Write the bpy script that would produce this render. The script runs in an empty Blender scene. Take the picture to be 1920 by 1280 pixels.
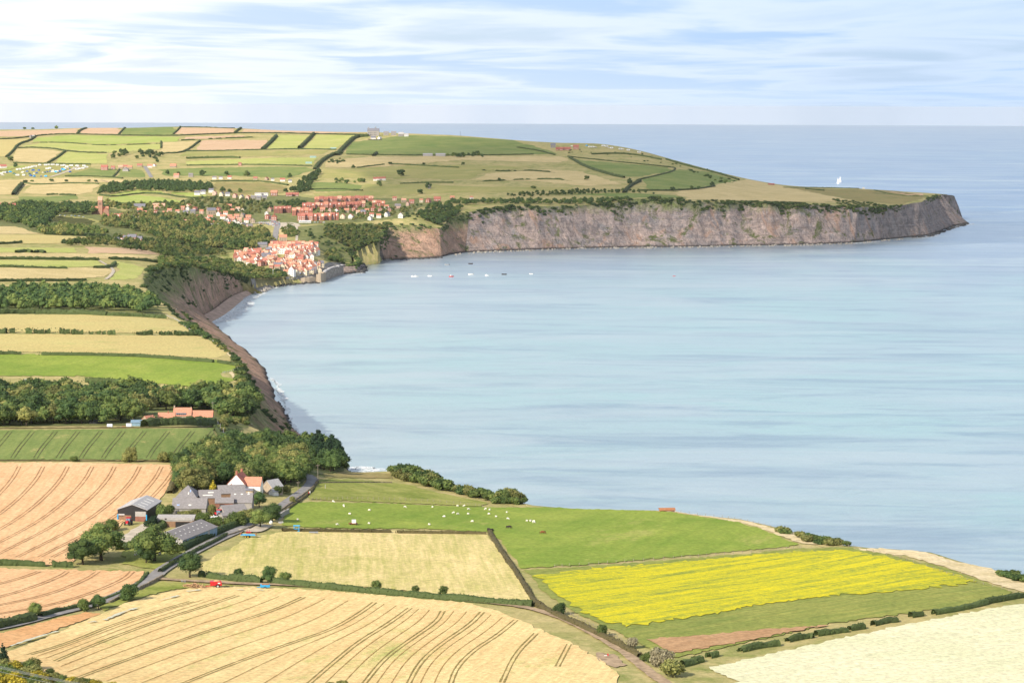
import bpy, bmesh, math, random
import numpy as np
from mathutils import Matrix, Vector
from mathutils.geometry import delaunay_2d_cdt
rnd = random.Random(7)
rs = np.random.RandomState(11)
SC = bpy.context.scene
COL = SC.collection
# ------------------------------------------------------------------ camera
HC = 255.0                      # camera height above the sea
FP = 4670.0                     # focal length in photograph pixels (1920 wide)
PITCH = math.atan(442.0 / FP)
ROLL = math.radians(0.21)
cam = bpy.data.cameras.new('camera')
cam.sensor_width = 36.0
cam.lens = 36.0 * FP / 1920.0
cam.clip_start = 1.0
cam.clip_end = 300000.0
camo = bpy.data.objects.new('camera', cam)
COL.objects.link(camo)
RM = Matrix.Rotation(math.pi / 2 - PITCH, 3, 'X') @ Matrix.Rotation(ROLL, 3, 'Z')
camo.matrix_world = Matrix.Translation((0, 0, HC)) @ RM.to_4x4()
SC.camera = camo
# ------------------------------------------------------------------ world, sun, exposure
SUN_EL, SUN_AZ = 33.0, 219.0    # azimuth clockwise from the view direction (+Y)
w = bpy.data.worlds.new("World"); SC.world = w; w.use_nodes = True
nt = w.node_tree; nt.nodes.clear()
N = nt.nodes.new; L = nt.links.new
out = N('ShaderNodeOutputWorld'); bg = N('ShaderNodeBackground')
sky = N('ShaderNodeTexSky'); sky.sky_type = 'NISHITA'; sky.sun_disc = False
sky.sun_elevation = math.radians(SUN_EL); sky.sun_rotation = math.radians(SUN_AZ)
sky.altitude = 250; sky.air_density = 1.0; sky.dust_density = 1.2; sky.ozone_density = 1.5
bg.inputs['Strength'].default_value = 0.1
def mth(op, a=None, b=None, clamp=False):
    n = N('ShaderNodeMath'); n.operation = op; n.use_clamp = clamp
    for i, v in enumerate((a, b)):
        if v is None: continue
        if isinstance(v, (int, float)): n.inputs[i].default_value = v
        else: L(v, n.inputs[i])
    return n.outputs[0]
def ramp(fac, stops, mode='EASE'):
    n = N('ShaderNodeValToRGB'); n.color_ramp.interpolation = mode
    e = n.color_ramp.elements
    while len(e) < len(stops): e.new(0.5)
    for i, (p, c) in enumerate(stops):
        e[i].position = p; e[i].color = (*c, 1) if len(c) == 3 else c
    L(fac, n.inputs[0]); return n.outputs[0]
def mixc(f, a, b):
    n = N('ShaderNodeMix'); n.data_type = 'RGBA'
    if isinstance(f, (int, float)): n.inputs[0].default_value = f
    else: L(f, n.inputs[0])
    for k, v in ((6, a), (7, b)):
        if isinstance(v, tuple): n.inputs[k].default_value = (*v, 1)
        else: L(v, n.inputs[k])
    return n.outputs[2]
tc = N('ShaderNodeTexCoord'); sep = N('ShaderNodeSeparateXYZ'); L(tc.outputs['Generated'], sep.inputs[0])
# cloud layer seen in perspective: direction divided by its own height, so banks close up towards the horizon
zz = mth('ADD', mth('MAXIMUM', sep.outputs[2], 0.0), 0.035)
cx = mth('DIVIDE', sep.outputs[0], zz); cy = mth('DIVIDE', sep.outputs[1], zz)
cmb = N('ShaderNodeCombineXYZ'); L(mth('MULTIPLY', cx, 1.5), cmb.inputs[0]); L(cy, cmb.inputs[1])
n1 = N('ShaderNodeTexNoise'); n1.inputs['Scale'].default_value = 0.36; n1.inputs['Detail'].default_value = 6
n1.inputs['Roughness'].default_value = 0.52; n1.inputs['Distortion'].default_value = 0.5
L(cmb.outputs[0], n1.inputs['Vector'])
n2 = N('ShaderNodeTexNoise'); n2.inputs['Scale'].default_value = 0.13; n2.inputs['Detail'].default_value = 4
L(cmb.outputs[0], n2.inputs['Vector'])
dens = mth('ADD', mth('MULTIPLY', n1.outputs[0], 0.62), mth('MULTIPLY', n2.outputs[0], 0.38))
cover = ramp(dens, [(0.34, (0, 0, 0)), (0.50, (1, 1, 1))])
low = ramp(sep.outputs[2], [(0.0, (1, 1, 1)), (0.02, (0.35, .35, .35)), (0.2, (0, 0, 0))], 'LINEAR')
# brightness of the veil grows towards the sun
sd = Vector((math.sin(math.radians(SUN_AZ)), math.cos(math.radians(SUN_AZ)), 0))
dt = mth('ADD', mth('MULTIPLY', sep.outputs[0], sd.x), mth('MULTIPLY', sep.outputs[1], sd.y))
toward = mth('DIVIDE', mth('ADD', dt, 0.87), 0.32, True)
CLB = 1.0
cdark = mixc(toward, (3.0, 4.9, 7.9), (5.2, 6.3, 8.3))
clite = mixc(toward, (6.3, 7.3, 8.9), (11.5, 11.0, 10.6))
ccol = mixc(ramp(dens, [(0.46, (1, 1, 1)), (0.57, (0, 0, 0))]), cdark, clite)
hi = ramp(sep.outputs[2], [(0.10, (1, 1, 1)), (0.55, (0, 0, 0))], 'LINEAR')
base = mixc(mth('MULTIPLY', hi, 0.55), sky.outputs[0], mixc(toward, (3.0, 5.1, 8.6), (7.0, 8.4, 10.0)))
cl = mixc(mth('MULTIPLY', cover, mth('ADD', mth('MULTIPLY', hi, 0.45), 0.30)), base, ccol)
veil = mixc(toward, (4.9, 6.2, 8.0), (9.8, 9.8, 10.0))
fin = mixc(mth('MULTIPLY', low, 0.75), cl, veil)
L(fin, bg.inputs[0]); L(bg.outputs[0], out.inputs[0])
sl = bpy.data.lights.new('sun', 'SUN'); sl.energy = 5.0; sl.angle = math.radians(0.6); sl.color = (1.0, 0.90, 0.76)
slo = bpy.data.objects.new('sun', sl); COL.objects.link(slo)
e_, a_ = math.radians(SUN_EL), math.radians(SUN_AZ)
SUNV = Vector((math.sin(a_) * math.cos(e_), math.cos(a_) * math.cos(e_), math.sin(e_)))
slo.rotation_euler = SUNV.to_track_quat('Z', 'Y').to_euler()
vs = SC.view_settings; vs.view_transform = 'Standard'; vs.look = 'None'; vs.exposure = 0.36; vs.gamma = 1.0
vs.use_curve_mapping = False
SC.cycles.max_bounces = 4; SC.cycles.diffuse_bounces = 2; SC.cycles.glossy_bounces = 2
SC.cycles.transparent_max_bounces = 6; SC.cycles.volume_bounces = 0
try: SC.cycles.use_denoising = True
except Exception: pass
# ------------------------------------------------------------------ helpers: noise, polygons
def hash2(ix, iy, s):
    h = (ix.astype(np.int64) * 374761393 + iy.astype(np.int64) * 668265263 + s * 1442695041) & 0xffffffff
    h = ((h ^ (h >> 13)) * 1274126177) & 0xffffffff
    return ((h ^ (h >> 16)) & 0xffff) / 65535.0
def vnoise(x, y, s=0):
    ix, iy = np.floor(x), np.floor(y); fx, fy = x - ix, y - iy
    fx = fx * fx * (3 - 2 * fx); fy = fy * fy * (3 - 2 * fy)
    a = hash2(ix, iy, s); b = hash2(ix + 1, iy, s); c = hash2(ix, iy + 1, s); d = hash2(ix + 1, iy + 1, s)
    return (a * (1 - fx) + b * fx) * (1 - fy) + (c * (1 - fx) + d * fx) * fy * 1.0
def fbm(x, y, o=4, s=0):
    r = 0; a = 0.5; t = 0
    for k in range(o):
        r = r + a * vnoise(x * 2 ** k, y * 2 ** k, s + k * 17); t += a; a *= 0.5
    return r / t
def inpoly(x, y, P):
    x = np.asarray(x, float); y = np.asarray(y, float); r = np.zeros(x.shape, bool); n = len(P)
    for i in range(n):
        x1, y1 = P[i]; x2, y2 = P[(i + 1) % n]
        if y1 == y2: continue
        c = ((y1 > y) != (y2 > y)) & (x < (x2 - x1) * (y - y1) / (y2 - y1) + x1)
        r ^= c
    return r
def pdist(x, y, P, closed=True):
    d2 = np.full(x.shape, 1e18); n = len(P)
    for i in range(n if closed else n - 1):
        x1, y1 = P[i]; x2, y2 = P[(i + 1) % n]
        dx, dy = x2 - x1, y2 - y1; l2 = dx * dx + dy * dy + 1e-9
        t = np.clip(((x - x1) * dx + (y - y1) * dy) / l2, 0, 1)
        d2 = np.minimum(d2, (x - x1 - t * dx) ** 2 + (y - y1 - t * dy) ** 2)
    return np.sqrt(d2)
def dens_poly(P, step, closed=False):
    P = [tuple(p) for p in P]; o = []; n = len(P)
    for i in range(n if closed else n - 1):
        a = np.array(P[i], float); b = np.array(P[(i + 1) % n], float)
        k = max(1, int(np.ceil(np.linalg.norm(b - a) / step)))
        for j in range(k): o.append(tuple(a + (b - a) * j / k))
    if not closed: o.append(tuple(map(float, P[-1])))
    return o
def smooth_line(P, it=2):
    P = [np.array(p, float) for p in P]
    for _ in range(it):
        Q = [P[0]]
        for a, b in zip(P[:-1], P[1:]): Q += [a * .75 + b * .25, a * .25 + b * .75]
        Q.append(P[-1]); P = Q
    return [tuple(p) for p in P]
# ------------------------------------------------------------------ rays of the photograph
RMn = np.array(RM)
def ray(px, py):
    v = np.stack([(np.asarray(px, float) - 960) / FP, -(np.asarray(py, float) - 640) / FP, -np.ones(np.shape(px))], -1)
    d = v @ RMn.T
    return d / d[..., 1:2]          # per metre of depth
S = 1.342
def at_z(px, py, z):
    d = ray(px, py); y = (z - HC) / d[..., 2]
    return float(d[..., 0] * y), float(y), float(z)
def at_d(px, py, dd):
    d = ray(px, py); return float(d[..., 0] * dd), float(dd), float(HC + d[..., 2] * dd)
# ------------------------------------------------------------------ the coast: cliff tops and cliff feet
def face(tx, ty, bx, by, run):
    b = at_z(bx, by, 0.0); t = at_d(tx, ty, b[1] + run * S)
    return t, b
def top_only(tx, ty, z, ox, oy):
    t = at_z(tx, ty, z * S); return t, (t[0] + ox, t[1] + oy, 0.0)
ST = []
ST.append(((1500.0, -200.0, 70.0), (1580.0, -120.0, 0.0)))
ST.append(((620.0, 620.0, 68.0), (700.0, 700.0, 0.0)))
for a in [(1985, 1110, 50, 65, 75), (1920, 1085, 50, 55, 75), (1880, 1072, 50, 45, 80), (1850, 1058, 51, 40, 85), (1800, 1053, 50, 35, 85), (1745, 1035, 51, 30, 85),
          (1690, 1026, 52, 28, 85), (1630, 1027, 51, 25, 85), (1580, 1022, 50, 25, 85), (1530, 1009, 48, 25, 85), (1460, 990, 48, 20, 85), (1385, 972, 47, 20, 80),
          (1310, 964, 46, 15, 80), (1250, 955, 46, 15, 80), (1150, 952, 45, 10, 80), (1050, 948, 44, 10, 80), (1000, 943, 44, 12, 80), (930, 931, 42, 16, 75),
          (850, 907, 42, 20, 75), (790, 890, 42, 22, 75), (740, 883, 42, 22, 70), (700, 884, 42, 25, 70), (655, 886, 41, 35, 80)]:
    ST.append(top_only(*a))
def tb(tx, ty, z, bx, by): ST.append((at_z(tx, ty, z * S), at_z(bx, by, 0.0)))
tb(628, 862, 37, 640, 874); tb(600, 843, 35, 600, 850); tb(570, 828, 34, 572, 834); tb(520, 815, 34, 556, 826)
tb(470, 800, 36, 550, 816); tb(455, 792, 38, 542, 800); tb(470, 783, 40, 533, 783); tb(478, 765, 41, 526, 768)
tb(448, 715, 45, 518, 745); tb(452, 688, 47, 507, 712); tb(430, 660, 48, 497, 694); tb(395, 634, 49, 482, 672)
tb(362, 608, 50, 462, 655); tb(335, 592, 50, 445, 645); tb(300, 570, 50, 420, 622); tb(268, 532, 52, 372, 599)
tb(268, 518, 53, 392, 588); tb(300, 503, 51, 412, 576); tb(350, 500, 46, 436, 557); tb(385, 506, 36, 460, 547)
tb(420, 514, 24, 480, 543); tb(478, 523, 11, 496, 539); tb(530, 520, 8, 530, 534); tb(560, 517, 7, 560, 530); tb(585, 515, 7, 590, 529)
tb(600, 506, 8, 607, 527); tb(622, 496, 10, 625, 519); tb(640, 492, 11, 645, 514); tb(662, 494, 10, 678, 510); tb(672, 490, 10, 690, 500)
tb(664, 476, 15, 668, 492); tb(690, 463, 21, 695, 490); tb(712, 447, 30, 722, 488)
_seg = ST[24:47]; _T = np.array([s[0] for s in _seg]); _B = np.array([s[1] for s in _seg]); _B = _B[np.argsort(_B[:, 1])]
_ty = np.maximum.accumulate(_T[:, 1] + np.arange(len(_T)) * .01)
_new = []
for _y in sorted(set(list(_ty[1:-1]) + list(_B[1:-1, 1]))):
    if _ty[0] + 5 < _y < _ty[-1] - 5:
        _new.append(((float(np.interp(_y, _ty, _T[:, 0])), float(_y), float(np.interp(_y, _ty, _T[:, 2]))), (float(np.interp(_y, _B[:, 1], _B[:, 0])), float(_y), 0.0)))
_w = [_new[0]]
for q_ in _new[1:]:
    if q_[0][1] - _w[-1][0][1] > 12: _w.append(q_)
NBAY = len(_w); ST[25:46] = _w
for a in [(722, 425, 745, 487, 75), (775, 420, 790, 485, 70), (825, 430, 828, 482, 55), (842, 418, 842, 477, 60), (880, 397, 872, 473, 55), (920, 390, 920, 471, 45),
          (1000, 386, 1000, 468, 40), (1100, 385, 1100, 465, 38), (1150, 383, 1150, 464, 45), (1185, 372, 1185, 463, 55), (1250, 372, 1250, 463, 50), (1310, 378, 1310, 462, 40),
          (1400, 381, 1400, 460, 40), (1500, 383, 1500, 459, 38), (1560, 385, 1560, 457, 38), (1610, 388, 1600, 455, 36), (1660, 388, 1650, 450, 36), (1700, 383, 1700, 445, 36),
          (1730, 378, 1742, 441, 38), (1745, 371, 1768, 432, 40), (1752, 367, 1787, 424, 45)]:
    ST.append(face(*a))
t = at_d(1766, 365.5, 4085 * S); ST.append((t, at_z(1814, 418, 0.0)))
b = at_z(1812, 416, 0.0); ST.append((at_d(1758, 364.5, 4130 * S), (b[0] + 10, b[1] + 90, 0)))
def flute(i0, i1, step, at, ab, ph, bias=.35):
    global ST
    out_ = []
    for k in range(i0, i1):
        (t0, b0), (t1, b1) = ST[k], ST[k + 1]; n_ = max(1, int(math.hypot(b1[0] - b0[0], b1[1] - b0[1]) / step))
        for j in range(n_): g = j / n_; out_.append((np.array(t0) * (1 - g) + np.array(t1) * g, np.array(b0) * (1 - g) + np.array(b1) * g))
    s_ = 0; res = []
    for k, (t_, b_) in enumerate(out_):
        if k: s_ += math.hypot(*(out_[k][1][:2] - out_[k - 1][1][:2]))
        o = b_[:2] - t_[:2]; o = o / (np.linalg.norm(o) + 1e-6); u_ = np.array([s_ / 52 + ph]); v_ = np.array([ph])
        nt_ = float((fbm(u_, v_, 4, 31) - .5)[0]) * 2.2; nb_ = float((fbm(u_ * .8 + 9, v_, 3, 41) - .5)[0]) * 2
        t2 = t_.copy(); b2 = b_.copy(); t2[:2] -= o * (nt_ * at + at * bias) if k else 0; b2[:2] += o * nb_ * ab
        res.append((tuple(t2), tuple(b2)))
    ST[i0:i1] = res
    return len(res) - (i1 - i0)
iV0 = 24 + NBAY + 1                     # first station of the village shore
iP = iV0 + 6; iS = iP + 5; iH = iS + 5; iTip = iH + 12; iEnd = len(ST) - 1
NST0 = [24, 31 - 0, iV0]
n1 = flute(iH, iTip, 9, 20, 9, 3.0); iTip += n1; iEnd += n1
n1 = flute(iTip, iEnd - 1, 9, 9, 6, 8.0); iEnd += n1
n1 = flute(iS, iH, 9, 6, 5, 5.0); iH += n1; iTip += n1; iEnd += n1
n1 = flute(25, iV0 - 1, 9, 6, 4, 1.0, 0); iV0 += n1; iP += n1; iS += n1; iH += n1; iTip += n1; iEnd += n1
SKY = [(-200, 243, 5000), (0, 243, 5000), (150, 240, 5000), (330, 237.5, 5000), (450, 241, 4950), (600, 247, 4900), (700, 248, 4850), (780, 251, 4780), (850, 254, 4720), (930, 261, 4650),
       (1010, 267, 4600), (1060, 268, 4580), (1120, 269, 4530), (1180, 278, 4470), (1250, 297, 4400), (1330, 319, 4320), (1400, 336, 4260), (1480, 349, 4220), (1600, 353, 4200), (1700, 360, 4170), (1740, 362.5, 4150)]
back = []
for (px, py, d) in SKY[::-1]:
    ex = 420 if px < 1300 else (260 if px < 1500 else 90)
    a = at_d(px, py, (d + ex) * S); back.append((a[0] + (60 if px > 1100 else 0), a[1]))
LAND = [(s[0][0], s[0][1]) for s in ST] + back + [(-9000, 7500), (-9000, -600), (1500, -600)]
# ------------------------------------------------------------------ terrain height
KZ = [(-150, 1330, 72), (0, 1300, 68), (300, 1290, 63), (700, 1290, 59), (1100, 1290, 58), (1500, 1290, 57), (1900, 1290, 57), (2150, 1300, 57), (0, 1180, 62), (300, 1110, 58),
 (700, 1125, 56), (1000, 1145, 55), (1300, 1185, 55), (1700, 1150, 54), (2050, 1160, 53), (-150, 1060, 61), (0, 1050, 60), (200, 1050, 58), (450, 1060, 56), (800, 1050, 53), (1000, 1040, 52),
 (1200, 1080, 52), (1500, 1060, 51), (1750, 1085, 52), (-150, 940, 60), (0, 940, 60), (250, 960, 58), (400, 965, 57), (550, 960, 54), (750, 970, 50), (1000, 985, 48.5), (1250, 985, 48), (0, 870, 58), (300, 870, 56),
 (450, 920, 56), (600, 925, 51), (700, 900, 44.5), (560, 880, 50), (450, 860, 50), (0, 805, 54), (-150, 805, 55), (200, 805, 53.5), (400, 805, 50), (0, 792, 52), (300, 790, 49), (400, 782, 47), (430, 820, 45), (480, 840, 42),
 (0, 750, 45), (150, 745, 43), (300, 745, 42), (400, 742, 43), (0, 708, 48), (100, 706, 47), (300, 716, 45.5), (400, 715, 46), (-150, 665, 52), (0, 665, 50.5), (200, 665, 50), (380, 672, 48), (0, 630, 53), (200, 630, 52), (350, 630, 50.2),
 (-150, 595, 56), (0, 592, 55), (200, 594, 54), (310, 596, 51), (0, 570, 52.5), (150, 568, 51), (260, 574, 51), (0, 535, 57.5), (180, 530, 54), (-150, 510, 64), (0, 508, 61.5), (200, 508, 57), (0, 480, 64.5), (200, 480, 60), (280, 484, 57),
 (0, 450, 66), (180, 452, 60), (0, 432, 65), (180, 435, 55), (100, 425, 56), (-150, 425, 66), (100, 408, 52), (20, 400, 58), (50, 385, 57), (150, 385, 55), (250, 407, 51), (250, 388, 54), (350, 420, 45), (350, 448, 34), (260, 452, 47),
 (300, 470, 47), (330, 492, 50), (390, 492, 33), (780, 398, 52),
 (820, 377, 58), (850, 400, 50)]
KD = [(y, d) for y, d in ((360, 3620), (340, 3790), (320, 3980), (300, 4190), (280, 4430), (262, 4680))]
C = []
def TD(py): return float(np.interp(py, [380, 400, 420, 440, 462, 480, 500, 512], [3430, 3250, 3090, 2960, 2860, 2800, 2740, 2700]))
for px, py in [(400, 440), (400, 470), (440, 470), (455, 490), (490, 500), (530, 506), (500, 482), (550, 493), (590, 498), (600, 480), (560, 474), (520, 464), (590, 463), (480, 455), (550, 440), (620, 440), (580, 420),
               (500, 420), (440, 420), (430, 405), (600, 400), (500, 400), (700, 400), (400, 382), (500, 380), (600, 380), (700, 380)]:
    C.append(at_d(px, py, (TD(py) + max(0, px - 600) * .3) * S))
for px, py, d in [(640, 474, 2920), (655, 452, 2975), (690, 444, 3040), (650, 416, 3130), (700, 418, 3150), (620, 486, 2845)]: C.append(at_d(px, py, d * S))
for px, py, z in KZ: C.append(at_z(px, py, z * S))
for px in (-150, 50, 250, 450, 650):
    for py, d in KD: C.append(at_d(px, py, d * S))
for px, py, d in [(850, 355, 3600), (850, 335, 3800), (850, 315, 4020), (850, 295, 4230), (850, 275, 4480), (1000, 360, 3560), (1000, 340, 3740), (1000, 320, 3950), (1000, 300, 4180), (1000, 282, 4400),
                  (1150, 362, 3560), (1150, 345, 3700), (1150, 325, 3920), (1150, 305, 4140), (1150, 288, 4340), (1250, 355, 3650), (1250, 335, 3870), (1250, 315, 4120), (1340, 365, 3600), (1340, 348, 3820), (1340, 332, 4080),
                  (1420, 372, 3620), (1420, 357, 3850), (1500, 372, 3660), (1500, 360, 3920), (1600, 376, 3660), (1600, 364, 3930), (1690, 376, 3780), (1690, 367, 3980), (1735, 370, 4000)]:
    C.append(at_d(px, py, d * S))
for px, py, d in SKY: C.append(at_d(px, py, d * S))
for px, py, d in SKY:
    a = at_d(px, py, (d + 420) * S); sky_z = at_d(px, py, d * S)[2]; C.append((a[0], a[1], sky_z - 30))
_last = (0, 0)
for t_, b_ in ST[2:]:
    if math.hypot(t_[0] - _last[0], t_[1] - _last[1]) > (14 if t_[1] < 1500 else 30): C.append(t_); _last = t_[:2]
for x, y, z in [(0, 60, 232), (-60, 60, 236), (60, 60, 228), (0, 300, 150), (-120, 300, 160), (120, 300, 145), (0, 520, 103), (-150, 520, 112), (150, 520, 100), (400, 700, 72)]: C.append((x, y, z))
C = np.array(C)
VS = 4.67 * 0.55
def uv(x, y): return np.stack([4.67 * x / y, np.log(y) * VS], -1)
CU = uv(C[:, 0], C[:, 1])
def ker(r): return np.sqrt(r * r + 0.0016)
D = np.sqrt(((CU[:, None] - CU[None]) ** 2).sum(-1)); n = len(C)
A = np.zeros((n + 3, n + 3)); A[:n, :n] = -ker(D) + np.eye(n) * 0.006
A[:n, n] = 1; A[:n, n + 1:] = CU; A[n, :n] = 1; A[n + 1:, :n] = CU.T
WT = np.linalg.solve(A, np.concatenate([C[:, 2], [0, 0, 0]]))
def rbf(x, y):
    U = uv(x, y).reshape(-1, 2); r = np.empty(len(U))
    for i in range(0, len(U), 20000):
        q = U[i:i + 20000]; dd = np.sqrt(((q[:, None] - CU[None]) ** 2).sum(-1))
        r[i:i + 20000] = -ker(dd) @ WT[:n] + WT[n] + q @ WT[n + 1:]
    return r.reshape(np.shape(x))
GPX = np.arange(-260, 2190, 6.0)
GU = (GPX - 960) / FP
GY = np.concatenate([np.linspace(60, 690, 30), 700 * 1.0045 ** np.arange(0, 560)])
GX2, GY2 = GU[:, None] * GY[None], np.repeat(GY[None], len(GU), 0)
GH = rbf(GX2, GY2) + (fbm(GX2 / 170, GY2 / 170, 3, 5) - .5) * 3.0 * np.clip((GY2 - 500) / 800, 0, 1)
GIN = inpoly(GX2, GY2, LAND)
GD = pdist(GX2, GY2, LAND); GD = np.where(GIN, -GD, GD)
GHS = np.where(GIN, np.maximum(GH, 1.0), -6.0)
def H(x, y):
    x = np.asarray(x, float); y = np.asarray(y, float)
    fi = np.clip((x / y * FP + 960 - GPX[0]) / 6.0, 0, len(GPX) - 1.001)
    fj = np.clip(np.interp(y, GY, np.arange(len(GY))), 0, len(GY) - 1.001)
    i = fi.astype(int); j = fj.astype(int); a = fi - i; b = fj - j
    return (GH[i, j] * (1 - a) + GH[i + 1, j] * a) * (1 - b) + (GH[i, j + 1] * (1 - a) + GH[i + 1, j + 1] * a) * b
_LX = np.array([p[0] for p in LAND]); _LY = np.array([p[1] for p in LAND]); _LX2 = np.roll(_LX, -1); _LY2 = np.roll(_LY, -1)
def inland(x, y):
    m = (_LY > y) != (_LY2 > y); xx = (_LX2[m] - _LX[m]) * (y - _LY[m]) / (_LY2[m] - _LY[m]) + _LX[m]
    return bool(np.sum(x < xx) % 2)
def on(px, py):
    """pixels of the photograph -> points of the terrain"""
    px = np.atleast_1d(np.asarray(px, float)); py = np.atleast_1d(np.asarray(py, float))
    d = ray(px, py); o = np.zeros((len(px), 3))
    for k in range(len(px)):
        fi = min(max((d[k, 0] * FP + 960 - GPX[0]) / 6.0, 0), len(GPX) - 1.001); i = int(fi); a = fi - i
        c = i if a < .5 else i + 1
        h = GH[i] * (1 - a) + GH[i + 1] * a; inn = GIN[c] & (h > .5)
        df = HC + d[k, 2] * GY - h
        if py[k] > 560:        # near land: read the height field on past its rim, then step back inside the rim
            hh = np.nonzero((df < 0) & (GY > 650))[0]
            if len(hh) and GY[hh[0]] < 2600:
                j = hh[0]; y = GY[j - 1] + (GY[j] - GY[j - 1]) * df[j - 1] / (df[j - 1] - df[j]); q_ = np.array([d[k, 0] * y, y])
                for _ in range(30):
                    if inland(q_[0], q_[1]): break
                    q_ = q_ + (np.array([-2.0, 0.0]) if q_[1] > 1300 else np.array([-.3, -2.0]))
                o[k] = (q_[0], q_[1], 0); continue
        hit = np.nonzero(inn & (df < 0) & (GY < HC / max(1e-6, -d[k, 2])))[0]
        if len(hit) and hit[0] > 0:
            j = hit[0]
            if df[j - 1] > 0 and inn[j - 1]: y = GY[j - 1] + (GY[j] - GY[j - 1]) * df[j - 1] / (df[j - 1] - df[j])
            else: y = GY[j]
        else:
            m = np.where(inn & (GY > 700) & (GY < HC / max(1e-6, -d[k, 2]) * 0.999), df, 1e9); y = GY[int(np.argmin(m))]; y = y if m.min() < 25 else (3 - HC) / d[k, 2]
        o[k] = (d[k, 0] * y, y, 0)
    o[:, 2] = H(o[:, 0], o[:, 1])
    return o
def on1(px, py): return Vector(on([px], [py])[0])
# ------------------------------------------------------------------ materials
class NT:
    def __init__(s, name, rough=0.9, spec=0.2):
        s.m = bpy.data.materials.new(name); s.m.use_nodes = True; s.t = s.m.node_tree
        s.b = s.t.nodes['Principled BSDF']; s.b.inputs['Roughness'].default_value = rough
        s.b.inputs['Specular IOR Level'].default_value = spec
        s.g = None
    def n(s, k, **kw):
        x = s.t.nodes.new(k)
        for a, v in kw.items(): setattr(x, a, v)
        return x
    def l(s, a, b): s.t.links.new(a, b)
    def set(s, inp, v):
        if isinstance(v, (int, float)): inp.default_value = v
        elif isinstance(v, tuple): inp.default_value = (*v, 1) if len(v) == 3 and inp.type == 'RGBA' else v
        else: s.l(v, inp)
    def pos(s, rot=0.0, sc=(1, 1, 1), obj=False):
        if obj: o = s.n('ShaderNodeTexCoord').outputs['Object']
        else:
            if s.g is None: s.g = s.n('ShaderNodeNewGeometry')
            o = s.g.outputs['Position']
        if rot:
            r = s.n('ShaderNodeMapping'); r.inputs['Rotation'].default_value = (0, 0, rot); s.l(o, r.inputs[0]); o = r.outputs[0]
        m = s.n('ShaderNodeMapping'); m.inputs['Scale'].default_value = sc; s.l(o, m.inputs[0])
        return m.outputs[0]
    def noise(s, v, scale=1.0, det=4, rough=0.55, dist=0.0):
        x = s.n('ShaderNodeTexNoise'); s.l(v, x.inputs['Vector'])
        x.inputs['Scale'].default_value = scale; x.inputs['Detail'].default_value = det
        x.inputs['Roughness'].default_value = rough; x.inputs['Distortion'].default_value = dist
        return x.outputs[0]
    def ramp(s, f, a, b):
        x = s.n('ShaderNodeMapRange'); x.inputs[1].default_value = a; x.inputs[2].default_value = b; s.l(f, x.inputs[0]); return x.outputs[0]
    def mix(s, f, a, b):
        x = s.n('ShaderNodeMix'); x.data_type = 'RGBA'; s.set(x.inputs[0], f); s.set(x.inputs[6], a); s.set(x.inputs[7], b); return x.outputs[2]
    def mul(s, c, f, base=0.0):
        x = s.n('ShaderNodeVectorMath'); x.operation = 'SCALE'; s.l(c, x.inputs[0]); s.set(x.inputs[3], f); return x.outputs[0]
    def math(s, op, a, b=0.0):
        x = s.n('ShaderNodeMath'); x.operation = op; s.set(x.inputs[0], a); s.set(x.inputs[1], b); return x.outputs[0]
    def bump(s, h, strength, dist):
        x = s.n('ShaderNodeBump'); x.inputs['Strength'].default_value = strength; x.inputs['Distance'].default_value = dist
        s.l(h, x.inputs['Height']); s.l(x.outputs[0], s.b.inputs['Normal'])
    def color(s, c): s.set(s.b.inputs['Base Color'], c); return s.m
MATS = {}
def plain(name, c, rough=0.8, spec=0.3, var=0.12, sc=0.6, metal=0.0):
    if name in MATS: return MATS[name]
    t = NT(name, rough, spec)
    k = t.noise(t.pos(), sc, 4); r = t.ramp(k, 0.3, 0.7)
    d = tuple(max(0, x * (1 - var * 2)) for x in c); u = tuple(min(1, x * (1 + var)) for x in c)
    t.b.inputs['Metallic'].default_value = metal
    MATS[name] = t.color(t.mix(r, d, u)); return MATS[name]
def field_mat(name, c1, c2, rot=0.0, row=3.0, rowamt=0.5, blotch=45.0, bamt=0.6, c3=None, thr=(0.5, 0.62), fine=0.5, c3s=None):
    """a crop or sward: row streaks, blotches and fine clumps, all in metres on the ground"""
    t = NT(name, 0.95, 0.08)
    st = t.ramp(t.noise(t.pos(rot, (1 / row, 1 / (row * 22), .02)), 1.0, 5, 0.75), 0.38, 0.62)
    bl = t.ramp(t.noise(t.pos(0, (1 / blotch,) * 3), 1.0, 5, 0.6, 0.6), 0.35, 0.65)
    fn = t.noise(t.pos(0, (fine, fine, fine)), 1.0, 6, 0.75)
    f = t.math('ADD', t.math('MULTIPLY', st, rowamt), t.math('MULTIPLY', bl, bamt))
    f = t.math('DIVIDE', f, rowamt + bamt)
    c = t.mix(f, c1, c2)
    if c3:
        if isinstance(c3s, tuple): k = t.ramp(t.math('ADD', t.math('MULTIPLY', t.noise(t.pos(c3s[0], (1 / c3s[1], 1 / c3s[2], .02)), 1.0, 7, 0.8), .62), t.math('MULTIPLY', t.noise(t.pos(0, (1 / 2.6,) * 3), 1.0, 5, 0.8), .38)), *thr)
        elif c3s: k = t.ramp(t.noise(t.pos(rot, (1 / c3s, 1 / (c3s * 3), .02)), 1.0, 8, 0.78), *thr)
        else: k = t.ramp(t.noise(t.pos(rot + .3, (1 / 28, 1 / 60, .02)), 1.0, 7, 0.75, 0.4), *thr)
        c = t.mix(k, c, c3)
    v = t.math('ADD', t.math('MULTIPLY', t.ramp(fn, 0.34, 0.66), 0.50), 0.74)
    c = t.mul(c, v)
    t.bump(fn, 0.5, 0.5)
    return t.color(c)
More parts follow.
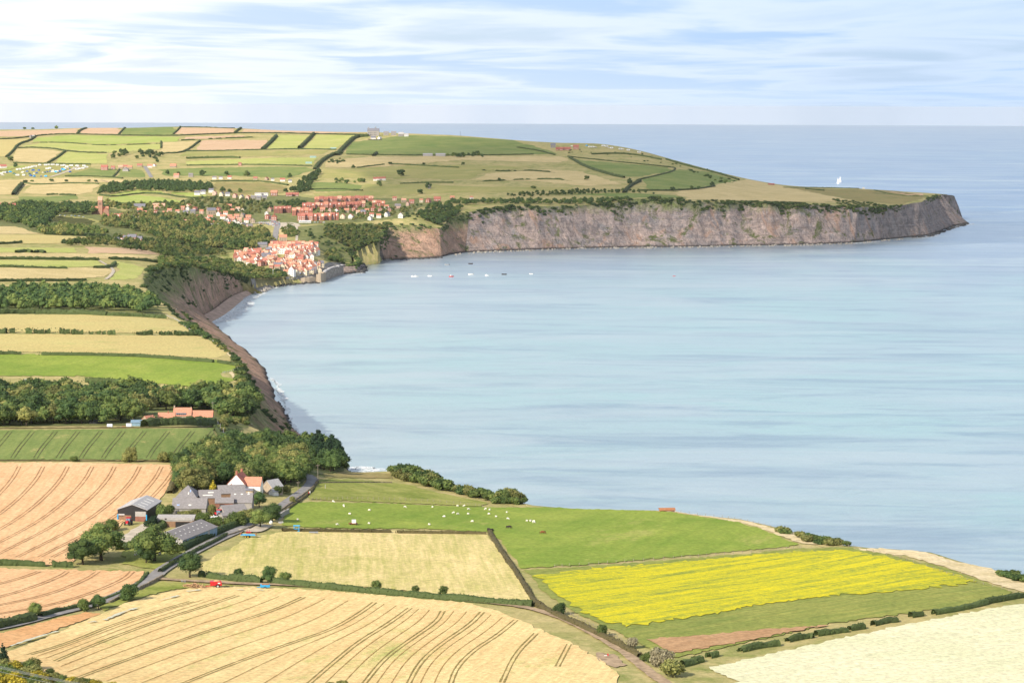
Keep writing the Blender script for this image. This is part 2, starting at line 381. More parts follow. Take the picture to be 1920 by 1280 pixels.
def leaf_mat(name, c1, c2, tr=0.25):
    t = NT(name, 0.75, 0.25)
    g = t.n('ShaderNodeNewGeometry'); oi = t.n('ShaderNodeObjectInfo')
    c = t.mix(g.outputs['Random Per Island'], c1, c2)
    v = t.math('ADD', t.math('MULTIPLY', oi.outputs['Random'], 0.5), 0.75)
    c = t.mul(c, v)
    k = t.ramp(t.noise(t.pos(0, (.09,) * 3), 1, 3), 0.3, 0.7)
    w_ = t.mul(c, 1.25); c = t.mix(k, c, w_)
    t.b.inputs['Base Color'].default_value = (*c1, 1); t.l(c, t.b.inputs['Base Color'])
    if tr:
        tl = t.n('ShaderNodeBsdfTranslucent'); mx = t.n('ShaderNodeMixShader'); mx.inputs[0].default_value = tr
        t.l(t.mul(c, 1.5), tl.inputs[0]); t.l(t.b.outputs[0], mx.inputs[1]); t.l(tl.outputs[0], mx.inputs[2])
        t.l(mx.outputs[0], t.t.nodes['Material Output'].inputs[0])
    return t.m
M = {}
M['leaf_dark'] = leaf_mat('leaf_dark', (0.034, 0.070, 0.026), (0.085, 0.130, 0.036))
M['leaf_mid'] = leaf_mat('leaf_mid', (0.060, 0.105, 0.030), (0.155, 0.190, 0.050))
M['leaf_olive'] = leaf_mat('leaf_olive', (0.11, 0.13, 0.04), (0.27, 0.26, 0.085))
M['leaf_yellow'] = leaf_mat('leaf_yellow', (0.18, 0.17, 0.02), (0.48, 0.38, 0.04))
M['leaf_pale'] = leaf_mat('leaf_pale', (0.20, 0.18, 0.12), (0.42, 0.38, 0.24))
M['leaf_pine'] = leaf_mat('leaf_pine', (0.010, 0.030, 0.016), (0.028, 0.055, 0.022), 0.1)
M['hedge'] = leaf_mat('hedge_leaf', (0.034, 0.062, 0.022), (0.090, 0.115, 0.034), 0.15)
M['hedge_dry'] = leaf_mat('hedge_dry', (0.05, 0.05, 0.02), (0.13, 0.105, 0.045), 0.15)
M['bark'] = plain('bark', (0.09, 0.07, 0.05), 0.9, 0.1, 0.3, 2.0)
def rpx(p, q):
    A_ = on([p[0], q[0]], [p[1], q[1]]); return math.pi / 2 - math.atan2(A_[1, 1] - A_[0, 1], A_[1, 0] - A_[0, 0])
R_w, R_g, R_l, R_t, R_m, R_y, R_p = rpx((851,1252),(963,1163)), rpx((109,948),(170,875)), rpx((94,1113),(180,1074)), rpx((20,858),(58,815)), rpx((800,1000),(830,1120)), rpx((1010,1100),(1500,1035)), rpx((1400,1260),(1900,1180))
M['wheat'] = field_mat('ripe_wheat', (0.66, 0.445, 0.20), (0.79, 0.64, 0.31), R_w, 1.5, 1.0, 60, 0.8, (0.46, 0.45, 0.15), (0.56, 0.68), .55, 22)
M['wheat_gold'] = field_mat('gold_wheat', (0.66, 0.385, 0.19), (0.80, 0.53, 0.29), R_g, 1.7, 1.0, 70, 0.5)
M['wheat_gold2'] = field_mat('gold_wheat_low', (0.66, 0.385, 0.19), (0.80, 0.53, 0.29), R_l, 1.7, 1.0, 70, 0.5)
M['orange_strip'] = field_mat('orange_stubble', (0.62, 0.33, 0.14), (0.70, 0.42, 0.20), 1.2, 3, 0.4, 25, 0.5)
M['tram_green'] = field_mat('young_crop', (0.15, 0.215, 0.055), (0.25, 0.29, 0.085), R_t, 2.0, 1.0, 60, 0.7, (0.50, 0.40, 0.16), (0.58, 0.72), .5, 16)
M['mown'] = field_mat('mown_grass', (0.40, 0.385, 0.11), (0.74, 0.59, 0.28), R_m, 2.2, 1.2, 50, 0.9, (.70, .56, .27), (.53, .68))
M['pasture'] = field_mat('pasture', (0.175, 0.265, 0.038), (0.30, 0.355, 0.066), 0.3, 6, 0.4, 45, 0.9, (0.38, 0.37, 0.11), (.58, .72), .5, 30)
M['pasture_rough'] = field_mat('rough_pasture', (0.17, 0.22, 0.035), (0.38, 0.37, 0.11), 1.2, 8, 0.4, 20, 0.9)
M['crop_green'] = field_mat('green_crop', (0.17, 0.22, 0.05), (0.33, 0.33, 0.085), R_y, 1.6, 1.2, 40, 0.6)
M['rape'] = field_mat('yellow_flower_crop', (0.72, 0.60, 0.02), (0.50, 0.48, 0.03), R_y, 1.4, 1.2, 30, 0.5, (0.22, 0.28, 0.05), (0.465, 0.60), 1.4, (R_y, 3.5, 55))
M['brown_strip'] = field_mat('bare_soil', (0.38, 0.22, 0.11), (0.52, 0.33, 0.18), R_y, 2, 0.6, 20, 0.6)
M['pale_crop'] = field_mat('pale_barley', (0.60, 0.61, 0.37), (0.76, 0.71, 0.49), R_p, 2.6, 1.0, 70, 0.8, (.62, .50, .30), (.62, .75))
M['tan'] = field_mat('dry_grass', (0.47, 0.38, 0.17), (0.64, 0.51, 0.26), 1.45, 4, 0.6, 45, 0.9)
M['pinktan'] = field_mat('pink_stubble', (0.52, 0.35, 0.21), (0.62, 0.44, 0.28), 0.5, 5, 0.9, 90, 0.5)
M['straw'] = field_mat('straw_stubble', (0.52, 0.41, 0.17), (0.54, 0.47, 0.19), 0.7, 6, 0.7, 70, 0.8, (.34, .36, .12), (.58, .72))
M['lime'] = field_mat('lime_grass', (0.35, 0.40, 0.10), (0.50, 0.48, 0.17), 1.4, 6, 0.5, 60, 0.8)
M['bright'] = field_mat('bright_grass', (0.29, 0.38, 0.07), (0.44, 0.46, 0.15), 1.4, 6, 0.4, 80, 0.8)
M['midgreen'] = field_mat('hill_grass', (0.14, 0.21, 0.055), (0.27, 0.29, 0.095), 1.1, 7, 0.5, 60, 0.9)
M['olive'] = field_mat('olive_grass', (0.27, 0.29, 0.085), (0.42, 0.36, 0.14), 1.3, 8, 0.5, 60, 0.9)
M['heath'] = field_mat('heath', (0.36, 0.27, 0.12), (0.24, 0.24, 0.08), 1.3, 8, 0.4, 40, 0.9, (0.10, 0.12, 0.04), (0.55, 0.66))
M['gardens'] = field_mat('village_gardens', (0.10, 0.13, 0.045), (0.24, 0.24, 0.09), 1.0, 9, 0.4, 14, 1.0, (.40, .34, .22), (.58, .66), .5, 9)
M['dune'] = field_mat('bleached_grass', (0.56, 0.46, 0.25), (0.72, 0.60, 0.38), 1.0, 4, 0.5, 18, 0.9, (.36, .30, .14), (.56, .66), .5, 9)
M['road'] = plain('road_asphalt', (0.30, 0.285, 0.275), 0.85, 0.2, 0.15, 0.3)
M['track'] = plain('dirt_track', (0.42, 0.31, 0.20), 0.95, 0.1, 0.2, 0.4)
M['yard'] = plain('yard_gravel', (0.55, 0.48, 0.38), 0.95, 0.1, 0.15, 0.25)
M['rut'] = plain('rut_green', (0.32, 0.25, 0.09), 0.95, 0.05, 0.25, 0.5)
M['rut2'] = plain('rut_brown', (0.44, 0.25, 0.12), 0.95, 0.05, 0.25, 0.5)
M['rut3'] = plain('rut_dark', (0.12, 0.12, 0.05), 0.95, 0.05, 0.25, 0.5)
M['rut4'] = plain('rut_faint', (0.46, 0.30, 0.11), 0.95, 0.05, 0.3, 0.7)
M['weeds'] = plain('white_weeds', (0.62, 0.62, 0.48), 0.95, 0.05, 0.15, 1.0)
M['sand'] = plain('sand', (0.55, 0.38, 0.28), 0.9, 0.2, 0.18, 0.15)
M['rock'] = plain('grey_rock', (0.36, 0.33, 0.29), 0.9, 0.2, 0.25, 0.3)
M['rock_dark'] = plain('dark_rock', (0.06, 0.06, 0.06), 0.7, 0.4, 0.3, 0.3)
M['seawall'] = plain('sea_wall_concrete', (0.36, 0.31, 0.26), 0.9, 0.2, 0.25, 0.25)
M['stonewall'] = plain('dry_stone', (0.30, 0.25, 0.18), 0.95, 0.1, 0.3, 0.8)
# default ground between the fields
t = NT('rough_ground', 0.95, 0.08)
a = t.ramp(t.noise(t.pos(0, (1 / 70,) * 3), 1, 6, 0.6, 0.8), 0.36, 0.62)
b_ = t.ramp(t.noise(t.pos(0, (1 / 12,) * 3), 1, 6, 0.7), 0.42, 0.66)
fn = t.noise(t.pos(0, (.6,) * 3), 1, 5, 0.75)
c = t.mix(a, (0.21, 0.25, 0.065), (0.44, 0.37, 0.16)); c = t.mix(b_, c, (0.52, 0.43, 0.20))
c = t.mul(c, t.math('ADD', t.math('MULTIPLY', t.ramp(fn, .3, .7), .45), .75)); t.bump(fn, .6, .6)
M['ground'] = t.color(c)
# cliffs: clay and shale, beds lying level, runnels down the face, scrub where it holds
def cliff_mat(name, rockA, rockB, rockC, green, gthr, beds=1.0, red=(0.36, 0.19, 0.11), top=None, rl=70):
    t = NT(name, 0.95, 0.1)
    p = t.pos()
    big = t.ramp(t.noise(t.pos(0, (1 / 60, 1 / 60, 1 / 60)), 1, 6, .65, 1.2), .42, .58)
    bed = t.ramp(t.noise(t.pos(0, (1 / 120, 1 / 120, 1 / 1.7)), 1, 3, .6, .15), .42, .60)
    run = t.ramp(t.noise(t.pos(0, (1 / 13, 1 / 13, 1 / rl)), 1, 6, .7, 1.2), .42, .62)
    blo = t.ramp(t.noise(t.pos(0, (1 / 26, 1 / 26, 1 / 15)), 1, 6, .7, 1.0), .44, .60)
    redk = t.ramp(t.noise(t.pos(0, (1 / 38, 1 / 38, 1 / 140)), 1, 4, .6, 1.2), .56, .66)
    gn = t.ramp(t.noise(t.pos(0, (1 / 30, 1 / 30, 1 / 30)), 1, 7, .72, .6), *gthr)
    fine = t.noise(t.pos(0, (.35, .35, .5)), 1, 6, .75)
    c = t.mix(big, rockA, rockB); c = t.mix(t.math('MULTIPLY', run, .75), c, rockC)
    c = t.mix(t.math('MULTIPLY', bed, .45 * beds), c, (0.12, 0.10, 0.09)); c = t.mix(t.math('MULTIPLY', blo, .5), c, tuple(min(.8, x * 1.35) for x in rockA))
    c = t.mix(t.math('MULTIPLY', redk, .8), c, red)
    c = t.mix(gn, c, green)
    if top:
        s0 = t.n('ShaderNodeSeparateXYZ'); t.l(t.pos(0.001, (1, 1, 1.0001)), s0.inputs[0])
        hz0 = t.math('ADD', s0.outputs[2], t.math('MULTIPLY', t.math('SUBTRACT', t.noise(t.pos(0, (1 / 24, 1 / 24, 1 / 50)), 1, 7, .75), .5), top[2]))
        c = t.mix(t.ramp(hz0, top[0], top[1]), c, t.mix(t.ramp(t.noise(t.pos(0, (.12,) * 3), 1, 5, .7), .35, .65), green, tuple(x * 2.1 for x in green)))
    sx = t.n('ShaderNodeSeparateXYZ'); t.l(p, sx.inputs[0])
    wet = t.ramp(sx.outputs[2], 4.0, 1.0); c = t.mix(wet, c, (0.075, 0.065, 0.06))
    c = t.mul(c, t.math('ADD', t.math('MULTIPLY', t.ramp(fine, .3, .7), .6), .66))
    h = t.math('ADD', t.math('MULTIPLY', run, 1.0), t.math('ADD', t.math('MULTIPLY', bed, .5 * beds), fine))
    t.bump(h, .9, 2.6)
    return t.color(c)
M['cliff'] = cliff_mat('shale_cliff', (0.56, 0.43, 0.37), (0.36, 0.33, 0.325), (0.24, 0.20, 0.195), (0.15, 0.17, 0.065), (.54, .62), .6, (.52, .33, .24), (60, 78, 60), 45)
M['cliff_end'] = cliff_mat('headland_cliff', (0.46, 0.36, 0.31), (0.37, 0.33, 0.31), (0.22, 0.185, 0.18), (0.15, 0.16, 0.07), (.60, .68), .8, (.44, .29, .22), (60, 74, 50))
M['clay'] = cliff_mat('clay_slope', (0.56, 0.355, 0.25), (0.48, 0.325, 0.235), (0.32, 0.215, 0.155), (0.17, 0.185, 0.07), (.54, .62), 0.2, (0.52, 0.30, 0.20), (34, 54, 60), 24)
M['grass_slope'] = cliff_mat('grass_slope', (0.22, 0.22, 0.07), (0.34, 0.29, 0.12), (0.15, 0.16, 0.05), (0.09, 0.12, 0.035), (.45, .6), 0.0, (0.34, 0.26, 0.13))
# ------------------------------------------------------------------ objects
def tag(o, label=None, cat=None, group=None, kind=None):
    if label: o['label'] = label
    if cat: o['category'] = cat
    if group: o['group'] = group
    if kind: o['kind'] = kind
    return o
def link(name, me, parent=None, mats=None):
    o = bpy.data.objects.new(name, me); COL.objects.link(o)
    if parent is not None: o.parent = parent
    if mats and me is not None and not me.materials:
        for m in mats: me.materials.append(m)
    return o
def mesh(name, V, F, mats, smooth=False, mi=None):
    me = bpy.data.meshes.new(name)
    V = np.asarray(V, np.float32).reshape(-1, 3)
    if isinstance(F, np.ndarray) and F.ndim == 2:
        k = F.shape[1]; me.vertices.add(len(V)); me.vertices.foreach_set('co', V.ravel())
        me.loops.add(F.size); me.loops.foreach_set('vertex_index', F.astype(np.int32).ravel())
        me.polygons.add(len(F)); me.polygons.foreach_set('loop_start', np.arange(0, F.size, k, dtype=np.int32))
        me.polygons.foreach_set('loop_total', np.full(len(F), k, np.int32))
    else:
        me.from_pydata(V.tolist(), [], F)
    for m in mats: me.materials.append(m)
    if mi is not None: me.polygons.foreach_set('material_index', np.asarray(mi, np.int32))
    if smooth: me.polygons.foreach_set('use_smooth', np.ones(len(me.polygons), bool))
    me.update(calc_edges=True)
    return me
def empty(name, loc, rz=0.0, label=None, cat=None, group=None):
    o = bpy.data.objects.new(name, None); o.empty_display_size = 0.3; COL.objects.link(o); o.location = loc; o.rotation_euler = (0, 0, rz)
    return tag(o, label, cat, group)
# ---- land sheet
keep = GD < 45
idx = np.full(GD.shape, -1, int); idx[keep] = np.arange(keep.sum())
Zs = GH - np.clip(GD + 7, 0, 60) * 6.0 - np.clip(GD, 0, 60) * 8
V = np.stack([GX2[keep], GY2[keep], np.maximum(Zs[keep], -12)], -1)
q = np.stack([idx[:-1, :-1], idx[1:, :-1], idx[1:, 1:], idx[:-1, 1:]], -1).reshape(-1, 4)
q = q[(q >= 0).all(1)]
tag(link('ground', mesh('ground', V, q, [M['ground']], True)), kind='structure')
# ---- sea: flat to 8 km, then round the earth
RE = 7.4e6
sy = np.concatenate([[-400, 300], np.linspace(600, 8000, 75), 8000 * (63500 / 8000) ** np.linspace(0.02, 1, 90)])
su = np.linspace(-1, 1, 61)
sxg = su[:, None] * (np.maximum(sy, 1200)[None] * 0.62 + 1500); syg = np.repeat(sy[None], len(su), 0)
rr = np.sqrt(sxg ** 2 + syg ** 2); szg = -np.where(rr > 8000, (rr - 8000) ** 2 / (2 * RE), 0)
ii = np.arange(sxg.size).reshape(sxg.shape)
q = np.stack([ii[:-1, :-1], ii[1:, :-1], ii[1:, 1:], ii[:-1, 1:]], -1).reshape(-1, 4)
t = NT('sea_water', 0.22, 1.0); t.b.inputs['IOR'].default_value = 1.33
far = t.ramp(t.noise(t.pos(0, (1 / 2600, 1 / 5200, 1)), 1, 3, .5, .4), .35, .65)
sx = t.n('ShaderNodeSeparateXYZ'); t.l(t.pos(), sx.inputs[0])
near = t.ramp(sx.outputs[1], 6500, 2600)
# sandy shallows in the bay: a broad lens of turquoise, ragged at its rim
vd = t.n('ShaderNodeVectorMath', operation='DISTANCE')
t.l(t.pos(0.18, (1 / 950, 1 / 1500, 0)), vd.inputs[0])
cx_, cy_ = 330.0, 2650.0
cr, sr = math.cos(0.18), math.sin(0.18)
vd.inputs[1].default_value = ((cx_ * cr - cy_ * sr) / 950, (cx_ * sr + cy_ * cr) / 1500, 0)
lens = t.math('ADD', vd.outputs['Value'], t.math('MULTIPLY', t.math('SUBTRACT', t.noise(t.pos(0, (1 / 420, 1 / 900, 1)), 1, 6, .65, .8), .5), 2.6))
lens = t.ramp(lens, 1.15, 0.25)
streak = t.ramp(t.noise(t.pos(0.12, (1 / 260, 1 / 60, 1)), 1, 6, .65, .8), .50, .64)
strk2 = t.ramp(t.noise(t.pos(-0.1, (1 / 520, 1 / 150, 1)), 1, 6, .7, 1.2), .50, .60)
c = t.mix(far, (0.055, 0.17, 0.36), (0.10, 0.24, 0.42))
c = t.mix(near, c, (0.37, 0.44, 0.46))
c = t.mix(t.math('MULTIPLY', lens, .9), c, (0.36, 0.60, 0.54))
strk3 = t.ramp(t.noise(t.pos(0.5, (1 / 700, 1 / 420, 1)), 1, 7, .7, 1.0), .44, .60)
c = t.mix(t.math('MULTIPLY', strk3, .35), c, (0.46, 0.50, 0.55))
strk4 = t.ramp(t.noise(t.pos(-.2, (1 / 120, 1 / 34, 1)), 1, 6, .75, .8), .52, .66)
c = t.mix(t.math('MULTIPLY', strk4, .40), c, (0.10, 0.20, 0.26))
c = t.mix(t.math('MULTIPLY', streak, .55), c, (0.08, 0.18, 0.26))
c = t.mix(t.math('MULTIPLY', strk2, .6), c, (0.50, 0.60, 0.58))
t.color(c)
w1 = t.noise(t.pos(0.3, (1 / 5, 1 / 2.2, 1)), 1, 6, .65, .3); w2 = t.noise(t.pos(0.2, (1 / 60, 1 / 22, 1)), 1, 5, .6, .5)
t.bump(t.math('ADD', t.math('MULTIPLY', w1, .55), t.math('MULTIPLY', w2, 2.2)), .55, 1.0)
t.l(t.ramp(t.noise(t.pos(0.1, (1 / 500, 1 / 130, 1)), 1, 5, .65, .8), -.6, 1.3), t.b.inputs['Roughness'])
gl = t.n('ShaderNodeBsdfGlossy'); gl.inputs['Color'].default_value = (0.93, 0.96, 0.97, 1); gl.inputs['Roughness'].default_value = 0.28
bn = [x for x in t.t.nodes if x.type == 'BUMP'][0]; t.l(bn.outputs[0], gl.inputs['Normal'])
df = t.n('ShaderNodeBsdfDiffuse'); t.l(t.mul(c, 0.85), df.inputs[0]); t.l(bn.outputs[0], df.inputs['Normal'])
fr = t.n('ShaderNodeFresnel'); fr.inputs['IOR'].default_value = 1.5; t.l(bn.outputs[0], fr.inputs['Normal'])
mx = t.n('ShaderNodeMixShader'); t.l(t.math('MINIMUM', t.math('ADD', fr.outputs[0], 0.08), 0.58), mx.inputs[0]); t.l(df.outputs[0], mx.inputs[1]); t.l(gl.outputs[0], mx.inputs[2])
t.l(mx.outputs[0], t.t.nodes['Material Output'].inputs[0])
M['sea'] = t.m
tag(link('sea', mesh('sea', np.stack([sxg, syg, szg], -1), q, [M['sea']], True)), kind='structure')
# seabed far under everything near, so that the sea is water over ground
# ---- cliff strip
def strip(i0, i1, name, mat, rough=3.2, step=4.0, extra=0.0):
    T = [np.array(s[0]) for s in ST[i0:i1 + 1]]; B = [np.array(s[1]) for s in ST[i0:i1 + 1]]
    cols = []
    for k in range(len(T) - 1):
        nseg = max(1, int(np.ceil(max(np.linalg.norm(T[k + 1] - T[k]), np.linalg.norm(B[k + 1] - B[k])) / step)))
        for j in range(nseg + (1 if k == len(T) - 2 else 0)):
            f = j / nseg; cols.append((T[k] * (1 - f) + T[k + 1] * f, B[k] * (1 - f) + B[k + 1] * f))
    T = np.array([c[0] for c in cols]); B = np.array([c[1] for c in cols])
    T[:, 2] = H(T[:, 0], T[:, 1])
    s = np.concatenate([[0], np.cumsum(np.linalg.norm(np.diff(B[:, :2], axis=0), axis=1))]) + i0 * 977.0
    dv = B[:, :2] - T[:, :2]; ln = np.linalg.norm(dv, axis=1, keepdims=True); o = dv / np.maximum(ln, 1e-6)
    # smoothed outward direction, across the run of the coast
    for _ in range(14): o[1:-1] = (o[:-2] + o[1:-1] * 2 + o[2:]) / 4
    o /= np.linalg.norm(o, axis=1, keepdims=True)
    tt = [-0.10, 0.0, .02, .05, .09, .14, .20, .26, .33, .40, .47, .54, .60, .66, .72, .78, .84, .89, .93, .97, 1.0]
    rows = []
    for t_ in tt:
        f = t_ ** (1.0) if t_ > 0 else t_
        # lower third lies back as scree, the upper part stands steeper
        g = np.interp(t_, [-0.1, 0, .35, .8, 1.0], [-0.05, 0, .48, .90, 1.0])
        xy = B[:, :2] * (1 - g) + T[:, :2] * g
        z = T[:, 2] * f if t_ > 0 else np.full(len(T), -3.0)
        rn = fbm(s / 26, np.full(len(s), t_ * 1.3 + 3), 4, 3); gu = np.abs(fbm(s / 42, np.full(len(s), t_ * .5), 3, 9) - .5) * 2.6
        am = rough * (rn * 1.3 + np.minimum(gu, 1) * 1.2) * np.interp(t_, [-.1, 0, .15, .85, 1.0], [.6, .5, 1.0, 1.1, .15])
        xy = xy + o * am[:, None]
        z = z + (fbm(s / 11, np.full(len(s), t_ * 9), 3, 21) - .5) * rough * .7 * (0 < t_ < .97)
        rows.append(np.concatenate([xy, z[:, None]], 1))
    for dd_ in (2.5, 6, 11, 18, 26, 36) if T[:, 1].mean() > 2200 else (2, 5, 9, 14, 20):
        xy = T[:, :2] - o * dd_; z = H(xy[:, 0], xy[:, 1]) + .14; z = np.where(inpoly(xy[:, 0], xy[:, 1], LAND), z, -4)
        rows.append(np.concatenate([xy, z[:, None]], 1))
    R = np.array(rows); nr, nc = R.shape[:2]; ii = np.arange(nr * nc).reshape(nr, nc)
    q = np.stack([ii[:-1, :-1], ii[:-1, 1:], ii[1:, 1:], ii[1:, :-1]], -1).reshape(-1, 4)
    mi = np.repeat(np.arange(nr - 1), nc - 1); mi = (mi >= len(tt) - 1).astype(int)
    return tag(link(name, mesh(name, R, q, [mat, M['ground']], True, mi)), kind='structure')
strip(0, 24, 'sea_cliff', M['clay'], 2.0, 9.0)
strip(24, iV0 - 1, 'bay_cliff', M['clay'], 2.6, 4.0)
strip(iV0 - 1, iP, 'village_foreshore', M['rock'], 0.6, 4.0)
strip(iP, iS, 'grassy_point', M['cliff_end'], 3.0, 4.0)
strip(iS, iH, 'bare_slump', M['clay'], 4.5, 4.0)
strip(iH, iTip, 'headland_cliff', M['cliff'], 5.0, 3.5)
strip(iTip, len(ST) - 1, 'headland_tip_cliff', M['cliff_end'], 4.0, 3.5)
# back of the headland: falls to the sea beyond the skyline
bk = dens_poly([(ST[-1][0][0], ST[-1][0][1])] + back, 60)
bx = np.array([p[0] for p in bk]); by = np.array([p[1] for p in bk]); hz = H(bx, by)
R = np.array([np.stack([bx + e * .35, by + e, z], -1) for e, z in ((-25, hz + .3 - 0.0 * hz), (0, hz - 2), (60, hz * .5), (120, hz * 0 - 3))])
nr, nc = R.shape[:2]; ii = np.arange(nr * nc).reshape(nr, nc)
q = np.stack([ii[:-1, :-1], ii[:-1, 1:], ii[1:, 1:], ii[1:, :-1]], -1).reshape(-1, 4)
tag(link('seaward_cliff', mesh('seaward_cliff', R, q, [M['cliff']], True)), kind='structure')
# ------------------------------------------------------------------ draped patches
SX, SY = GX2[GIN], GY2[GIN]
SU, SV = SX / SY * FP + 960, SY
def hash_n(n_, P): return float((len(n_) * 31 + int(P[0][0]) * 7 + int(P[0][1]) * 3) % 997)
def patch(name, P, mat, off=0.28, step=7.0, world=False, label=None):
    px = dens_poly(P, step, True)
    W = on([p[0] for p in px], [p[1] for p in px])[:, :2]
    _k = np.arange(len(W)) * 1.3; _a = (1.5 if name == 'flowering_crop' else 0.9) * W[:, 1] / 1000 * 1.2
    W = W + np.column_stack([(vnoise(_k, _k * 0 + hash_n(name, P), 1) - .5) * 2 * _a, (vnoise(_k, _k * 0 + hash_n(name, P), 2) - .5) * 4 * _a])
    keepi = [0]
    for k in range(1, len(W)):
        if np.linalg.norm(W[k] - W[keepi[-1]]) > 0.6: keepi.append(k)
    W = W[keepi]
    if np.linalg.norm(W[0] - W[-1]) < .6: W = W[:-1]
    x0, y0 = W.min(0); x1, y1 = W.max(0)
    m = (SX > x0) & (SX < x1) & (SY > y0) & (SY < y1)
    cx, cy = SX[m], SY[m]; poly = [tuple(p) for p in W]
    m2 = inpoly(cx, cy, poly); cx, cy = cx[m2], cy[m2]
    if len(cx):
        m3 = pdist(cx, cy, poly) > cy * 0.0012; cx, cy = cx[m3], cy[m3]
    ctr = W.mean(0)
    vin = [Vector((float(a - ctr[0]), float(b - ctr[1]))) for a, b in poly] + [Vector((float(a - ctr[0]), float(b - ctr[1]))) for a, b in zip(cx, cy)]
    nb = len(poly)
    r = delaunay_2d_cdt(vin, [(i, (i + 1) % nb) for i in range(nb)], [list(range(nb))], 1, 1e-4)
    V = np.array([(v.x + ctr[0], v.y + ctr[1]) for v in r[0]])
    F = [list(f) for f in r[2]]
    if not F: print('EMPTY PATCH', name, P[0]); return None
    z = H(V[:, 0], V[:, 1]) + off
    o = link(name, mesh(name, np.column_stack([V, z]), F, [mat], True))
    tag(o, kind='structure')
    return o
def ribbon(name, pts, width, mat, off=0.4, parent=None, step=6.0, kind='structure', wob=0.0, sm=2, world=None):
    P = smooth_line(pts, sm) if sm else pts
    P = dens_poly(P, step)
    W = on([p[0] for p in P], [p[1] for p in P])[:, :2] if world is None else np.array(P)
    k = [0]
    for i in range(1, len(W)):
        if np.linalg.norm(W[i] - W[k[-1]]) > 1.2: k.append(i)
    W = W[k]
    if len(W) < 2: return None
    d = np.gradient(W, axis=0); d /= np.linalg.norm(d, axis=1, keepdims=True) + 1e-9
    nrm = np.stack([-d[:, 1], d[:, 0]], -1)
    wd = width / 2 * (1 + wob * (vnoise(np.arange(len(W)) * .6, np.zeros(len(W)), len(W)) - .5) * 2)
    A = W + nrm * wd[:, None]; B = W - nrm * wd[:, None]
    V = []
    for X in (A, W, B): V.append(np.column_stack([X, H(X[:, 0], X[:, 1]) + off]))
    R = np.array(V); nr, nc = R.shape[:2]; ii = np.arange(nr * nc).reshape(nr, nc)
    q = np.stack([ii[:-1, :-1], ii[1:, :-1], ii[1:, 1:], ii[:-1, 1:]], -1).reshape(-1, 4)
    o = link(name, mesh(name, R, q, [mat], True), parent)
    if kind: tag(o, kind=kind)
    return o
